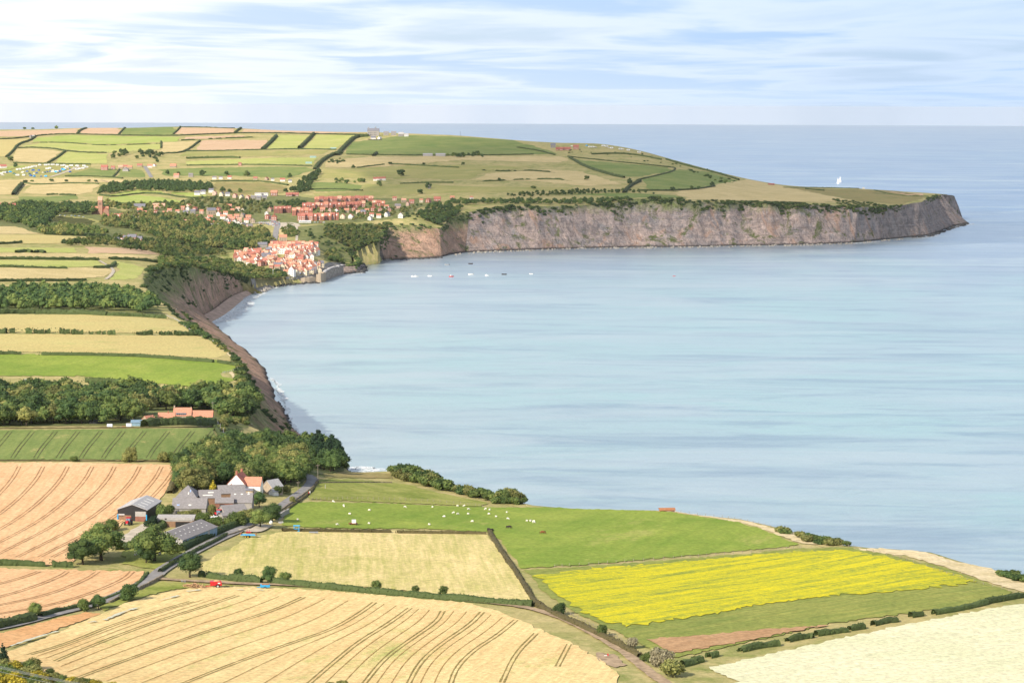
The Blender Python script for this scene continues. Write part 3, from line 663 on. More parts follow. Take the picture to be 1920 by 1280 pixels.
# ------------------------------------------------------------------ fields (outlines read off the photograph, laid on the terrain)
FIELD = {}
F = [
 ('wheat_field', 'wheat', [(20,1222),(60,1205),(100,1190),(170,1160),(240,1130),(300,1114),(330,1107),(400,1101),(480,1101),(620,1108),(760,1120),(870,1130),(920,1142),(975,1163),(1010,1180),(1060,1200),(1110,1228),(1145,1250),(1160,1268),(1140,1330),(-150,1330),(-150,1240),(0,1226)]),
 ('wheat_field', 'wheat_gold', [(-150,868),(100,867),(345,872),(330,895),(310,925),(290,950),(262,965),(232,980),(205,1005),(190,1015),(140,1045),(130,1060),(0,1058),(-150,1058)]),
 ('wheat_field', 'wheat_gold2', [(-150,1065),(0,1066),(130,1069),(272,1072),(262,1088),(235,1106),(180,1126),(100,1143),(40,1156),(-20,1168),(-150,1180)]),
 ('stubble_strip', 'orange_strip', [(-150,1210),(-20,1192),(60,1173),(120,1157),(160,1149),(190,1152),(150,1166),(90,1186),(20,1212),(-150,1236)]),
 ('crop_field', 'tram_green', [(-150,808),(100,806),(250,804),(400,803),(409,830),(400,850),(345,862),(200,862),(-150,862)]),
 ('mown_field', 'mown', [(530,997),(700,995),(915,998),(930,1025),(955,1060),(1000,1125),(1000,1132),(900,1122),(700,1102),(560,1092),(440,1080),(375,1078),(380,1055),(430,1030),(470,1008)]),
 ('sheep_pasture', 'pasture', [(590,941),(700,943),(900,951),(1050,952),(1150,956),(1250,959),(1300,967),(1385,979),(1430,994),(1500,1022),(1400,1032),(1200,1050),(1080,1060),(978,1066),(950,1030),(925,998),(800,992),(600,990),(530,985),(535,960),(560,943)]),
 ('upper_pasture', 'pasture_rough', [(603,899),(660,899),(760,907),(800,920),(850,930),(920,944),(900,950),(700,941),(580,937),(590,915)]),
 ('crop_field', 'crop_green', [(985,1069),(1100,1062),(1300,1047),(1500,1029),(1590,1027),(1660,1039),(1770,1064),(1900,1111),(1850,1129),(1700,1150),(1550,1170),(1420,1200),(1300,1226),(1250,1235),(1190,1202),(1120,1168),(1050,1135),(1010,1100)]),
 ('pale_field', 'pale_crop', [(1325,1252),(1400,1236),(1550,1203),(1700,1171),(1850,1143),(2120,1095),(2120,1330),(1300,1330),(1385,1278)]),
 ('green_field', 'pasture', [(-150,664),(80,665),(280,668),(420,677),(458,688),(440,696),(415,700),(418,706),(437,712),(410,722),(380,728),(330,722),(250,716),(150,705),(-150,705)]),
 ('hay_field', 'straw', [(-150,627),(150,627),(370,630),(415,648),(432,660),(405,672),(250,664),(80,660),(-150,660)]),
 ('hay_field', 'straw', [(-150,589),(150,590),(308,594),(335,606),(368,625),(200,624),(-150,622)]),
 ('stubble_field', 'tan', [(-150,503),(100,502),(200,503),(213,508),(195,519),(100,526),(-150,530)]),
 ('grass_strip', 'lime', [(-150,487),(180,489),(200,498),(150,501),(-150,500)]),
 ('straw_strip', 'tan', [(-150,474),(140,475),(300,480),(290,485),(210,486),(-150,484)]),
 ('grass_strip', 'lime', [(-150,464),(140,465),(148,474),(-150,473)]),
 ('stubble_field', 'pinktan', [(162,463),(262,466),(300,477),(170,475)]),
 ('straw_field', 'straw', [(-150,440),(100,441),(198,445),(213,451),(200,455),(80,457),(-150,458)]),
 ('cliff_top_meadow', 'lime', [(215,490),(245,495),(270,502),(266,515),(250,523),(205,526),(212,518),(224,505),(218,498)]),
 ('rough_meadow', 'tan', [(-150,427),(30,425),(62,434),(75,439),(-150,439)]),
 ('hill_field', 'pinktan', [(-150,249),(100,244),(147,241),(144,252),(100,252),(40,256),(-150,261)]),
 ('hill_field', 'pinktan', [(153,241),(231,239),(222,254),(147,252)]),
 ('hill_field', 'midgreen', [(233,239),(334,238),(324,254),(226,255)]),
 ('hill_field', 'pinktan', [(338,239),(446,241),(439,250),(327,252)]),
 ('hill_field', 'pinktan', [(455,242),(690,250),(600,250),(452,248)]),
 ('hill_field', 'bright', [(70,258),(130,254),(250,256),(339,257),(335,265),(250,270),(190,271),(120,266),(62,266)]),
 ('hill_field', 'lime', [(36,277),(80,267),(130,268),(190,273),(300,270),(300,280),(250,283),(200,287),(160,285),(110,279),(60,277)]),
 ('hill_field', 'straw', [(-150,262),(50,262),(40,270),(28,280),(12,294),(-150,296)]),
 ('hill_field', 'tan', [(30,280),(60,279),(117,284),(88,305),(20,304)]),
 ('hill_field', 'lime', [(126,285),(200,289),(197,307),(100,306)]),
 ('hill_field', 'pinktan', [(350,257),(459,254),(452,258),(345,262)]),
 ('hill_field', 'tan', [(305,267),(368,265),(358,280),(310,290),(302,285)]),
 ('hill_field', 'pinktan', [(380,263),(504,263),(488,281),(367,283)]),
 ('hill_field', 'lime', [(521,254),(580,254),(559,279),(500,279)]),
 ('hill_field', 'lime', [(592,253),(668,254),(650,268),(630,279),(570,279)]),
 ('hill_field', 'olive', [(345,285),(500,283),(618,282),(600,290),(450,294),(340,293)]),
 ('hill_field', 'lime', [(350,303),(480,297),(598,295),(585,309),(480,309),(350,310)]),
 ('hill_field', 'midgreen', [(300,318),(400,314),(570,313),(588,318),(540,335),(440,330),(310,330)]),
 ('hill_field', 'heath', [(402,342),(500,343),(538,350),(532,362),(420,366),(402,350)]),
 ('ridge_field', 'midgreen', [(655,267),(700,262),(760,254),(850,256),(960,263),(1020,279),(1045,290),(900,290),(760,291),(650,289)]),
 ('ridge_pasture', 'tan', [(612,301),(700,294),(900,293),(1050,294),(1068,300),(1050,305),(870,300),(700,314),(612,314)]),
 ('ridge_pasture', 'tan', [(1030,318),(1090,322),(1165,345),(1100,349),(1000,340),(890,338),(910,326)]),
 ('ridge_pasture', 'olive', [(605,319),(800,309),(1010,312),(900,325),(880,337),(700,334),(600,334)]),
 ('grass_field', 'midgreen', [(580,342),(640,343),(680,348),(668,358),(590,360)]),
 ('grass_field', 'olive', [(685,346),(800,345),(870,350),(1050,351),(1100,356),(800,364),(600,371),(590,363),(670,360)]),
 ('ridge_field', 'midgreen', [(1072,299),(1150,306),(1250,314),(1262,320),(1200,332),(1160,330),(1110,317)]),
 ('ridge_field', 'midgreen', [(1200,338),(1275,318),(1330,322),(1383,340),(1300,354),(1220,357)]),
 ('cliff_top_field', 'tan', [(1262,361),(1330,348),(1400,336),(1480,352),(1600,376),(1550,379),(1400,377),(1290,374)]),
 ('cliff_top_field', 'heath', [(1482,353),(1620,356),(1680,358),(1738,368),(1700,380),(1690,384),(1600,376),(1520,361)]),
 ('cliff_top_field', 'pinktan', [(1662,359),(1732,363.5),(1733,367),(1700,366)]),
 ('cliff_top_field', 'midgreen', [(1020,364),(1180,362),(1260,366),(1290,371),(1180,371),(1100,366)]),
 ('camping_field', 'olive', [(-150,322),(0,318),(50,312),(165,309),(172,314),(150,322),(110,331),(60,332),(-150,334)]),
 ('grass_field', 'midgreen', [(122,330),(168,316),(220,317),(213,331)]),
 ('grass_field', 'midgreen', [(225,318),(270,319),(276,333),(217,332)]),
 ('grass_field', 'bright', [(-150,324),(0,318),(30,310),(50,312),(20,322),(-150,330)]),
 ('stubble_field', 'tan', [(-150,345),(50,336),(130,333),(232,337),(225,342),(140,343),(62,345),(40,352),(25,365),(-150,368)]),
 ('stubble_field', 'tan', [(42,362),(60,347),(120,345),(188,346),(170,361),(140,366),(80,365)]),
 ('grass_field', 'midgreen', [(32,369),(80,369),(140,367),(148,372),(100,381),(50,385),(30,384)]),
 ('bright_meadow', 'bright', [(187,372),(220,362),(260,356),(300,359),(306,363),(250,364),(215,367)]),
 ('bright_meadow', 'bright', [(202,372),(230,368),(260,366),(300,370),(345,378),(340,383),(260,382),(215,382)]),
 ('bright_meadow', 'bright', [(312,360),(370,362),(400,369),(360,370)]),
 ('straw_meadow', 'straw', [(365,375),(450,377),(447,384),(400,383)]),
 ('grassy_bank', 'olive', [(85,411),(110,404),(165,409),(190,415),(170,427),(120,424)]),
 ('village_green', 'bright', [(740,396),(775,393),(776,397),(742,400)]),
 ('farm_paddock', 'pasture_rough', [(232,1035),(300,1012),(330,1030),(345,1040),(290,1068),(232,1058)]),
 ('farmyard', 'yard', [(236,1000),(262,985),(290,975),(308,980),(285,992),(262,1008),(225,1022),(215,1012)]),
 ('rough_verge', 'heath', [(660,886),(735,888),(735,897),(610,895),(604,889)]),
 ('dirt_patch', 'track', [(1118,1224),(1150,1226),(1175,1248),(1150,1252),(1120,1240)]),
 ('village_gardens', 'gardens', [(185,412),(230,402),(250,388),(330,384),(350,372),(420,366),(470,370),(540,366),(600,374),(700,372),(780,372),(830,372),(826,382),(790,388),(770,404),(735,412),(640,418),(560,421),(470,420),(440,430),(380,426),(320,412),(250,416)]),
 ('valley_floor', 'gardens', [(-150,412),(0,394),(100,390),(190,384),(250,404),(330,412),(400,426),(470,434),(520,450),(505,466),(430,474),(330,484),(250,460),(200,447),(100,440),(60,436),(30,424),(-150,424)]),
 ('hanging_slope', 'gardens', [(558,426),(600,422),(700,419),(716,436),(708,460),(690,462),(655,474),(660,490),(640,489),(612,496),(606,474),(590,458),(562,452)]),
 ('wood_floor', 'gardens', [(-150,742),(100,740),(330,742),(430,746),(480,760),(508,792),(430,812),(408,800),(400,797),(270,797),(-150,801)]),
 ('wood_floor', 'gardens', [(-150,590),(-150,545),(80,545),(200,546),(270,560),(312,594),(200,590)]),
 ('wood_floor', 'gardens', [(335,935),(345,885),(375,850),(420,838),(500,830),(560,826),(600,836),(640,862),(648,884),(600,890),(575,900),(540,916),(480,925),(430,940),(360,945)]),
 ('bleached_cliff_edge', 'dune', [(1600,1029),(1630,1029),(1690,1028),(1742,1037),(1800,1055),(1848,1061),(1900,1082),(1990,1113),(1990,1135),(1905,1107),(1850,1090),(1780,1066),(1700,1043),(1640,1036)]),
 ('bleached_cliff_edge', 'dune', [(1250,957),(1310,966),(1385,975),(1460,992),(1530,1012),(1580,1024),(1500,1019),(1430,992),(1385,979),(1300,966)]),
 ('bleached_cliff_edge', 'dune', [(385,628),(400,640),(432,662),(455,690),(440,704),(452,715),(430,700),(458,688),(430,668),(412,648)]),
 ('grass_bank', 'pasture_rough', [(300,1092),(340,1092),(400,1097),(460,1099),(390,1099),(320,1106),(250,1124),(195,1145),(188,1139),(250,1112)]),
 ('grass_bank', 'midgreen', [(432,822),(452,800),(455,815),(480,832),(450,834)]),
]
for nm, mt, P in F:
    FIELD[(nm, P[0])] = patch(nm, P, M[mt])
yel = patch('flowering_crop', [(1004,1080),(1080,1070),(1300,1052),(1500,1035),(1585,1032),(1650,1043),(1750,1066),(1835,1091),(1720,1106),(1560,1118),(1440,1132),(1350,1150),(1250,1165),(1180,1176),(1130,1164),(1080,1142),(1040,1112)], M['rape'], 0.5)
patch('soil_strip', [(1212,1200),(1300,1193),(1400,1184),(1550,1173),(1480,1187),(1380,1206),(1262,1226)], M['brown_strip'], 0.5)
# wheel tracks left by the sprayer, each a narrow lane of its own
def inpx(P, Q): return [p for p in P if inpoly(np.array([p[0]]), np.array([p[1]]), Q)[0]]
def lanes(fi, curves, mat, dx, width=0.55):
    fo = FIELD[(F[fi][0], F[fi][2][0])]; Q = F[fi][2]
    for c in curves:
        for s in ((0, dx) if dx else (0,)):
            P = [(x + s, y + (0.6 if s else 0)) for x, y in dens_poly(smooth_line(c, 2), 5)]
            P = inpx(P, Q)
            if len(P) > 3: ribbon('wheel_track', P, width, mat, 0.36, fo, 6, None, 0.45, 0)
lanes(0, [[(963,1163),(928,1192),(884,1219),(851,1252),(838,1290)], [(900,1148),(877,1172),(819,1210),(782,1243),(758,1290)], [(826,1146),(815,1166),(760,1203),(716,1235),(672,1290)],
          [(765,1140),(724,1170),(669,1203),(625,1239),(566,1290)], [(698,1130),(668,1152),(618,1181),(545,1205),(437,1243),(320,1290)], [(565,1120),(505,1147),(396,1180),(296,1215),(200,1250),(140,1272)],
          [(441,1117),(362,1143),(290,1165),(180,1206),(100,1240)], [(355,1128),(217,1168),(126,1206),(50,1228)], [(1001,1188),(962,1226),(937,1280)], [(1063,1208),(1041,1250)]], M['rut'], 8, 0.5)
WL = [[(963,1163),(928,1192),(884,1219),(851,1252),(838,1290)], [(900,1148),(877,1172),(819,1210),(782,1243),(758,1290)], [(826,1146),(815,1166),(760,1203),(716,1235),(672,1290)], [(765,1140),(724,1170),(669,1203),(625,1239),(566,1290)], [(698,1130),(668,1152),(618,1181),(545,1205),(437,1243),(320,1290)], [(565,1120),(505,1147),(396,1180),(296,1215),(200,1250),(140,1272)],
          [(441,1117),(362,1143),(290,1165),(180,1206),(100,1240)], [(355,1128),(217,1168),(126,1206),(50,1228)]]
def resam(P, n_):
    P = np.array(smooth_line(P, 2)); s_ = np.concatenate([[0], np.cumsum(np.hypot(*np.diff(P, axis=0).T))]); g = np.linspace(0, s_[-1], n_)
    return list(zip(np.interp(g, s_, P[:, 0]), np.interp(g, s_, P[:, 1])))
WL = [resam(q_, 10) for q_ in WL]
for A_, B_ in zip(WL[:-1], WL[1:]):
    for g in (.34, .67): lanes(0, [[(p[0] * (1 - g) + q[0] * g, p[1] * (1 - g) + q[1] * g) for p, q in zip(A_, B_)]], M['rut4'], 0, 0.34)
lanes(1, [[(tx, 875), (tx - 13, 900), (tx - 50, 940), (tx - 110, 985), (tx - 230, 1045)] for tx in (33, 78, 124, 170, 212, 259, 300, 325, 362)], M['rut2'], 6, 0.4)
lanes(2, [[(180,1072),(156,1088),(94,1113),(31,1128),(-60,1145)], [(244,1072),(231,1085),(187,1105),(141,1121),(78,1138),(-60,1160)], [(122,1072),(109,1081),(62,1100),(0,1119),(-60,1130)], [(69,1072),(31,1086),(-40,1103)]], M['rut2'], 8, 0.5)
lanes(4, [[(bx, 859), (bx + 12, 840), (bx + 25, 825), (bx + 38, 809)] for bx in (-22, 20, 63, 105, 148, 190, 230, 274, 320, 358)], M['rut3'], 7, 0.5)
# roads and tracks
ribbon('road', [(-40,1185),(30,1172),(100,1152),(165,1137),(200,1126),(250,1104),(290,1083),(302,1070),(345,1045),(400,1016),(440,998),(470,984),(500,970),(525,953),(550,936),(575,918),(586,905),(585,896),(575,890)], 5.6, M['road'], 0.5)
ribbon('road', [(433,840),(427,822),(418,806),(410,795),(404,790)], 5.2, M['road'], 0.5)
ribbon('farm_track', [(455,993),(475,999),(500,985)], 6, M['yard'], 0.6)
for s in (-1.1, 1.1):
    pass
ribbon('dirt_track', [(300,1086),(340,1089),(400,1092),(450,1095),(560,1098),(700,1110),(850,1125),(960,1134),(1030,1150),(1090,1176),(1140,1203),(1190,1238),(1218,1262),(1260,1290),(1300,1320)], 4.2, M['track'], 0.5, wob=.2)
ribbon('road', [(150,312),(118,325),(95,332)], 7, M['yard'], 0.6)
ribbon('road', [(271,312),(276,320),(284,333)], 8, M['road'], 0.6)
ribbon('lane', [(190,338),(212,345)], 4, M['track'], .6)
ribbon('coast_path', [(186,489),(205,500),(215,508),(205,520),(198,524)], 3.5, M['yard'], 0.6)
ribbon('village_road', [(505,405),(508,412),(522,420),(518,430),(516,445),(512,455)], 9, M['road'], 0.6)
ribbon('village_road', [(470,419),(520,418),(552,418),(560,424)], 8, M['yard'], 0.6)
ribbon('footpath', [(556,424),(557,440),(556,452)], 4, M['yard'], 0.6)
patch('car_park', [(482,417),(530,417),(560,424),(556,430),(530,430),(505,424)], M['yard'], .5)
patch('rough_bank', [(516,428),(548,430),(545,440),(524,442)], M['tan'], .5)
# white weeds along the edge of the wheat
for P in ([(196,1165),(235,1148),(265,1140)], [(300,1128),(338,1118)], [(350,1111),(375,1108)], [(440,1108),(462,1108)], [(480,1108),(496,1109)], [(165,1170),(180,1167)], [(20,1214),(60,1200),(108,1186)]):
    ribbon('weed_patch', P, 1.1, M['weeds'], 0.7, None, 4, 'stuff', 0.8, 1)
# ---- beach and surf
def sheet_between(name, A, B, za, zb, mat, n=6, jit=0.0, kind='structure'):
    A = dens_poly(smooth_line(A, 2), 3); B = dens_poly(smooth_line(B, 2), 3); k = max(len(A), len(B), 8)
    A = np.array(A)[np.linspace(0, len(A) - 1, k).astype(int)]; B = np.array(B)[np.linspace(0, len(B) - 1, k).astype(int)]
    R = []
    for j in range(n + 1):
        f = j / n; r = []
        for a_, b_ in zip(A, B):
            z = za * (1 - f) + zb * f; pa = at_z(a_[0], a_[1], za); pb = at_z(b_[0], b_[1], zb)
            r.append((pa[0] * (1 - f) + pb[0] * f, pa[1] * (1 - f) + pb[1] * f, z))
        R.append(r)
    R = np.array(R)
    if jit:
        for e in (0, -1):
            R[e, :, 0] += (fbm(np.arange(k) * .35, np.zeros(k), 3, 5 + e) - .5) * jit
    nr, nc = R.shape[:2]; ii = np.arange(nr * nc).reshape(nr, nc)
    q = np.stack([ii[:-1, :-1], ii[1:, :-1], ii[1:, 1:], ii[:-1, 1:]], -1).reshape(-1, 4)
    return tag(link(name, mesh(name, R, q, [mat], True)), kind=kind)
sheet_between('beach', [(356,602),(378,592),(402,580),(426,560),(446,550),(470,542)], [(394,606),(424,590),(448,570),(462,558),(474,550),(490,545)], 4.5, -0.25, M['sand'])
t = NT('sea_foam', 0.8, 0.2)
k = t.math('MULTIPLY', t.ramp(t.noise(t.pos(0, (1 / 5, 1 / 9, 1)), 1, 7, .75, 1.0), .40, .60), .8)
tr = t.n('ShaderNodeBsdfTransparent'); mx = t.n('ShaderNodeMixShader'); t.l(k, mx.inputs[0]); t.l(tr.outputs[0], mx.inputs[1]); t.l(t.b.outputs[0], mx.inputs[2])
t.l(mx.outputs[0], t.t.nodes['Material Output'].inputs[0]); M['foam'] = t.color((0.92, 0.93, 0.93))
def foam(A, B, z=0.5): sheet_between('surf', A, B, z, z, M['foam'], 3, 14.0, 'stuff')
foam([(388,607),(416,593),(440,576),(455,563),(468,553),(484,548)], [(412,606),(440,592),(462,578),(468,566),(480,558),(498,549)])
foam([(398,603),(430,588),(452,574),(462,562)], [(432,603),(456,588),(474,572),(476,564)], .4)
foam([(500,542),(512,538)], [(508,543),(524,538)])
foam([(506,705),(524,735),(532,765),(538,785),(548,805),(556,822)], [(516,712),(532,735),(540,765),(544,785),(552,800),(562,815)], .45)
foam([(508,725),(520,740),(526,752)], [(520,728),(534,738),(533,750)], .4)
foam([(1590,456),(1620,454.5),(1650,452)], [(1590,457.5),(1620,456),(1650,453.5)])
foam([(1710,446),(1740,443.5),(1760,440)], [(1710,447),(1742,445),(1764,441)])
foam([(1782,426),(1800,421),(1825,419)], [(1784,428),(1806,423),(1828,420)])
foam([(640,516),(680,511)], [(642,517),(684,512)], .4)
foam([(655,884),(690,886),(735,886)], [(650,876),(680,872),(730,880)], .45)
# ---- haze
hz_ = NT('haze'); hm = hz_.m; hz_.t.nodes.remove(hz_.b); pv = hz_.n('ShaderNodeVolumePrincipled')
pv.inputs['Color'].default_value = (0.95, 0.975, 1.0, 1); pv.inputs['Density'].default_value = 0.0000075; pv.inputs['Anisotropy'].default_value = 0.0
hz_.l(pv.outputs[0], hz_.t.nodes['Material Output'].inputs['Volume'])
X0, Y0, Z0, Z1 = 44000.0, 64500.0, -285.0, 262.0
V = [(x, y, z) for x in (-X0, X0) for y in (-1500, Y0) for z in (Z0, Z1)]
tag(link('haze', mesh('haze', V, [(0, 1, 3, 2), (4, 6, 7, 5), (0, 4, 5, 1), (2, 3, 7, 6), (0, 2, 6, 4), (1, 5, 7, 3)], [hm])), kind='stuff')

# ---- a bank of thin cloud high over the headland, far above the picture: its shade lies on the headland and its cliffs
_cr = np.random.RandomState(3); CE = 1500.0; off_ = SUNV / SUNV.z * CE
cxx, cyy = 420 + off_.x, 5500 + off_.y
nr_, na_ = 26, 90; VV = []
for side in (1, -1):
    for i in range(nr_):
        for j in range(na_):
            a_ = 2 * math.pi * j / na_; rim = 1 + .22 * math.sin(3 * a_ + 1) + .12 * math.sin(7 * a_) + .06 * math.sin(13 * a_ + 2); g = i / (nr_ - 1)
            x_ = cxx + 880 * rim * g * math.cos(a_); y_ = cyy + 1350 * rim * g * math.sin(a_)
            th_ = math.sqrt(max(0, 1 - g * g)) * (90 if side > 0 else 25)
            VV.append((x_, y_, CE + side * th_ + (55 * float(fbm(np.array([x_ / 260]), np.array([y_ / 260]), 4, 7)[0]) - 25) * (1 if side > 0 else .3) * (1 - g ** 6)))
FF = []
for s in (0, 1):
    o_2 = s * nr_ * na_
    for i in range(nr_ - 1):
        for j in range(na_):
            q4 = (o_2 + i * na_ + j, o_2 + (i + 1) * na_ + j, o_2 + (i + 1) * na_ + (j + 1) % na_, o_2 + i * na_ + (j + 1) % na_); FF.append(q4 if s == 0 else q4[::-1])
t = NT('cloud', 1.0, 0.0); t.color((0.9, 0.9, 0.92))
vd = t.n('ShaderNodeVectorMath', operation='DISTANCE'); t.l(t.pos(0, (1 / 880, 1 / 1350, 0)), vd.inputs[0]); vd.inputs[1].default_value = (cxx / 880, cyy / 1350, 0)
dn = t.math('ADD', vd.outputs['Value'], t.math('MULTIPLY', t.math('SUBTRACT', t.noise(t.pos(0, (1 / 420, 1 / 420, 1 / 420)), 1, 6, .6), .5), 1.3))
al = t.math('MULTIPLY', t.ramp(dn, 1.05, .60), .36)
tr = t.n('ShaderNodeBsdfTransparent'); mx = t.n('ShaderNodeMixShader'); t.l(al, mx.inputs[0]); t.l(tr.outputs[0], mx.inputs[1]); t.l(t.b.outputs[0], mx.inputs[2]); t.l(mx.outputs[0], t.t.nodes['Material Output'].inputs[0])
tag(link('cloud', mesh('cloud', VV, FF, [t.m], True)), kind='structure')
# ------------------------------------------------------------------ words for labels
ORD = ['first', 'second', 'third', 'fourth', 'fifth', 'sixth', 'seventh', 'eighth', 'ninth', 'tenth', 'eleventh', 'twelfth', 'thirteenth', 'fourteenth', 'fifteenth', 'sixteenth', 'seventeenth', 'eighteenth', 'nineteenth', 'twentieth']
TENS = {20: 'twenty', 30: 'thirty', 40: 'forty', 50: 'fifty', 60: 'sixty', 70: 'seventy', 80: 'eighty', 90: 'ninety'}
def ordw(i):
    if i < 20: return ORD[i]
    k = i + 1
    if k % 10 == 0: return {20: 'twentieth', 30: 'thirtieth', 40: 'fortieth', 50: 'fiftieth', 60: 'sixtieth', 70: 'seventieth', 80: 'eightieth', 90: 'ninetieth'}.get(k, str(k) + 'th')
    return TENS.get(k // 10 * 10, str(k // 10 * 10)) + '-' + ORD[k % 10 - 1]
# ------------------------------------------------------------------ trees
def blob_crown(blobs, nleaf, size, rr, core=True, flat=1.0, tri=False):
    """leaf clumps scattered through the outer shell of several overlapping blobs; unit tree height 1"""
    V, F = [], []; n0 = 0
    wts = np.array([b[3] ** 2 for b in blobs]); wts = wts / wts.sum()
    cen = np.array([b[:3] for b in blobs]); rad = np.array([b[3] for b in blobs])
    ks = rr.choice(len(blobs), nleaf, p=wts)
    d = rr.normal(size=(nleaf, 3)); d[:, 2] += .25; d /= np.linalg.norm(d, axis=1, keepdims=True)
    sh = rad[ks] * rr.uniform(.78, 1.10, nleaf)
    pos = cen[ks] + d * sh[:, None] * np.array([1, 1, flat])
    # drop clumps buried inside another blob
    ins = np.zeros(nleaf, bool)
    for c, r in zip(cen, rad): ins |= (np.linalg.norm((pos - c) / np.array([1, 1, flat]), axis=1) < r * .72)
    pos = pos[~ins]; d = d[~ins]; m = len(pos)
    nrm = d + rr.normal(size=(m, 3)) * .55; nrm /= np.linalg.norm(nrm, axis=1, keepdims=True)
    a = np.cross(nrm, rr.normal(size=(m, 3))); a /= np.linalg.norm(a, axis=1, keepdims=True); b = np.cross(nrm, a)
    s = size * rr.uniform(.6, 1.35, m)[:, None]
    if tri:
        P = np.stack([pos + a * s, pos - a * s * .6 + b * s * .8, pos - a * s * .6 - b * s * .8], 1); k = 3
    else:
        P = np.stack([pos + a * s, pos + b * s * .75 + nrm * s * .15, pos - a * s * .9, pos - b * s * .8 - nrm * s * .1], 1); k = 4
    V = P.reshape(-1, 3); F = np.arange(m * k).reshape(m, k)
    cv, cf = [], []
    if core:
        for (x, y, z, r) in blobs:
            nb = len(V) + len(cv); R_, S_ = 3, 6
            pts = [(x, y, z + r * .8 * flat)]
            for i in range(1, R_):
                th = math.pi * i / R_
                for j in range(S_):
                    ph = 2 * math.pi * (j + .5 * i) / S_; q = .80 * r * (1 + rr.uniform(-.12, .12))
                    pts.append((x + q * math.sin(th) * math.cos(ph), y + q * math.sin(th) * math.sin(ph), z + q * flat * math.cos(th)))
            pts.append((x, y, z - r * .75 * flat))
            for j in range(S_): cf.append((nb, nb + 1 + j, nb + 1 + (j + 1) % S_))
            for j in range(S_):
                cf.append((nb + 1 + j, nb + 1 + S_ + j, nb + 1 + (j + 1) % S_)); cf.append((nb + 1 + (j + 1) % S_, nb + 1 + S_ + j, nb + 1 + S_ + (j + 1) % S_))
                cf.append((nb + 1 + S_ + j, nb + 1 + 2 * S_, nb + 1 + S_ + (j + 1) % S_))
            cv += pts
    faces = [tuple(f) for f in F.tolist()] + cf
    VV = np.concatenate([V, np.array(cv).reshape(-1, 3)]) if cv else V
    return VV, faces
def tube(path, radii, seg=6):
    V, F = [], []
    P = [Vector(p) for p in path]
    for i, p in enumerate(P):
        d = (P[min(i + 1, len(P) - 1)] - P[max(i - 1, 0)]).normalized()
        a = d.orthogonal().normalized(); b = d.cross(a)
        for j in range(seg):
            t_ = 2 * math.pi * j / seg; V.append(tuple(p + (a * math.cos(t_) + b * math.sin(t_)) * radii[i]))
    for i in range(len(P) - 1):
        for j in range(seg): F.append((i * seg + j, i * seg + (j + 1) % seg, (i + 1) * seg + (j + 1) % seg, (i + 1) * seg + j))
    F.append(tuple(range(seg))[::-1]); F.append(tuple(range((len(P) - 1) * seg, len(P) * seg)))
    return V, F
def merge(parts):
    V, F = [], []
    for v, f in parts:
        o = len(V); V += [tuple(p) for p in v]; F += [tuple(i + o for i in q) for q in f]
    return V, F
def trunk(blobs, r=.028, h0=.24, seg=6, limbs=4, rr=None):
    parts = [tube([(0, 0, -.06), (0.004, 0.004, h0 * .5), (0, 0.006, h0), (.01, 0, h0 + .18)], [r * 1.35, r, r * .85, r * .5], seg)]
    for b in blobs[:limbs]: parts.append(tube([(0, 0, h0 * .75), ((b[0]) * .5, (b[1]) * .5, (h0 + b[2]) / 2), (b[0], b[1], b[2])], [r * .6, r * .4, r * .18], 5))
    return merge(parts)
TREES = {}
def make_kind(key, n, nleaf, size, shape, lod_trunk=True):
    L_ = []
    for v in range(n):
        rr = np.random.RandomState(hash_s(key) + v * 13); bl = shape(rr)
        if key[:5] in ('round', 'broad'): bl = [(x * 1.05, y * 1.05, z * .95 - .05, r * 1.14) for x, y, z, r in bl]
        V, Fc = blob_crown(bl, nleaf, size, rr, tri=(nleaf < 400))
        cme = mesh('crown_' + key, V, Fc, []); cme.polygons.foreach_set('use_smooth', [False] * len(cme.polygons))
        Vt, Ft = trunk(bl, limbs=4 if lod_trunk else 0, seg=6 if lod_trunk else 4)
        tme = mesh('trunk_' + key, Vt, Ft, [M['bark']], True)
        L_.append((cme, tme))
    TREES[key] = L_
def hash_s(s): return sum(ord(c) * (i + 3) for i, c in enumerate(s)) % 9973
def sh_round(rr):
    b = [(0, 0, .56, .27)]
    for i in range(11):
        a = rr.uniform(0, 6.28); d = rr.uniform(.12, .27); b.append((d * math.cos(a), d * math.sin(a), rr.uniform(.30, .78), rr.uniform(.12, .20)))
    b.append((rr.uniform(-.08, .08), rr.uniform(-.08, .08), .84, .15))
    return b
def sh_broad(rr):
    b = [(0, 0, .55, .27)]
    for i in range(17):
        a = rr.uniform(0, 6.28); d = rr.uniform(.18, .42); z = .76 - d * .85 + rr.uniform(-.12, .10); b.append((d * math.cos(a), d * math.sin(a), z, rr.uniform(.10, .18)))
    b.append((0.05, 0, .84, .15))
    return b
def sh_bush(rr):
    b = [(0, 0, .45, .38)]
    for i in range(6):
        a = rr.uniform(0, 6.28); d = rr.uniform(.2, .42); b.append((d * math.cos(a), d * math.sin(a), rr.uniform(.25, .62), rr.uniform(.2, .32)))
    return b
def sh_wood(rr):
    b = [(0, 0, .50, .34)]
    for i in range(11):
        a = rr.uniform(0, 6.28); d = rr.uniform(.18, .40); z = .74 - d * .8 + rr.uniform(-.14, .14); b.append((d * math.cos(a), d * math.sin(a), z, rr.uniform(.13, .23)))
    b.append((rr.uniform(-.1, .1), rr.uniform(-.1, .1), .80, .17))
    return b
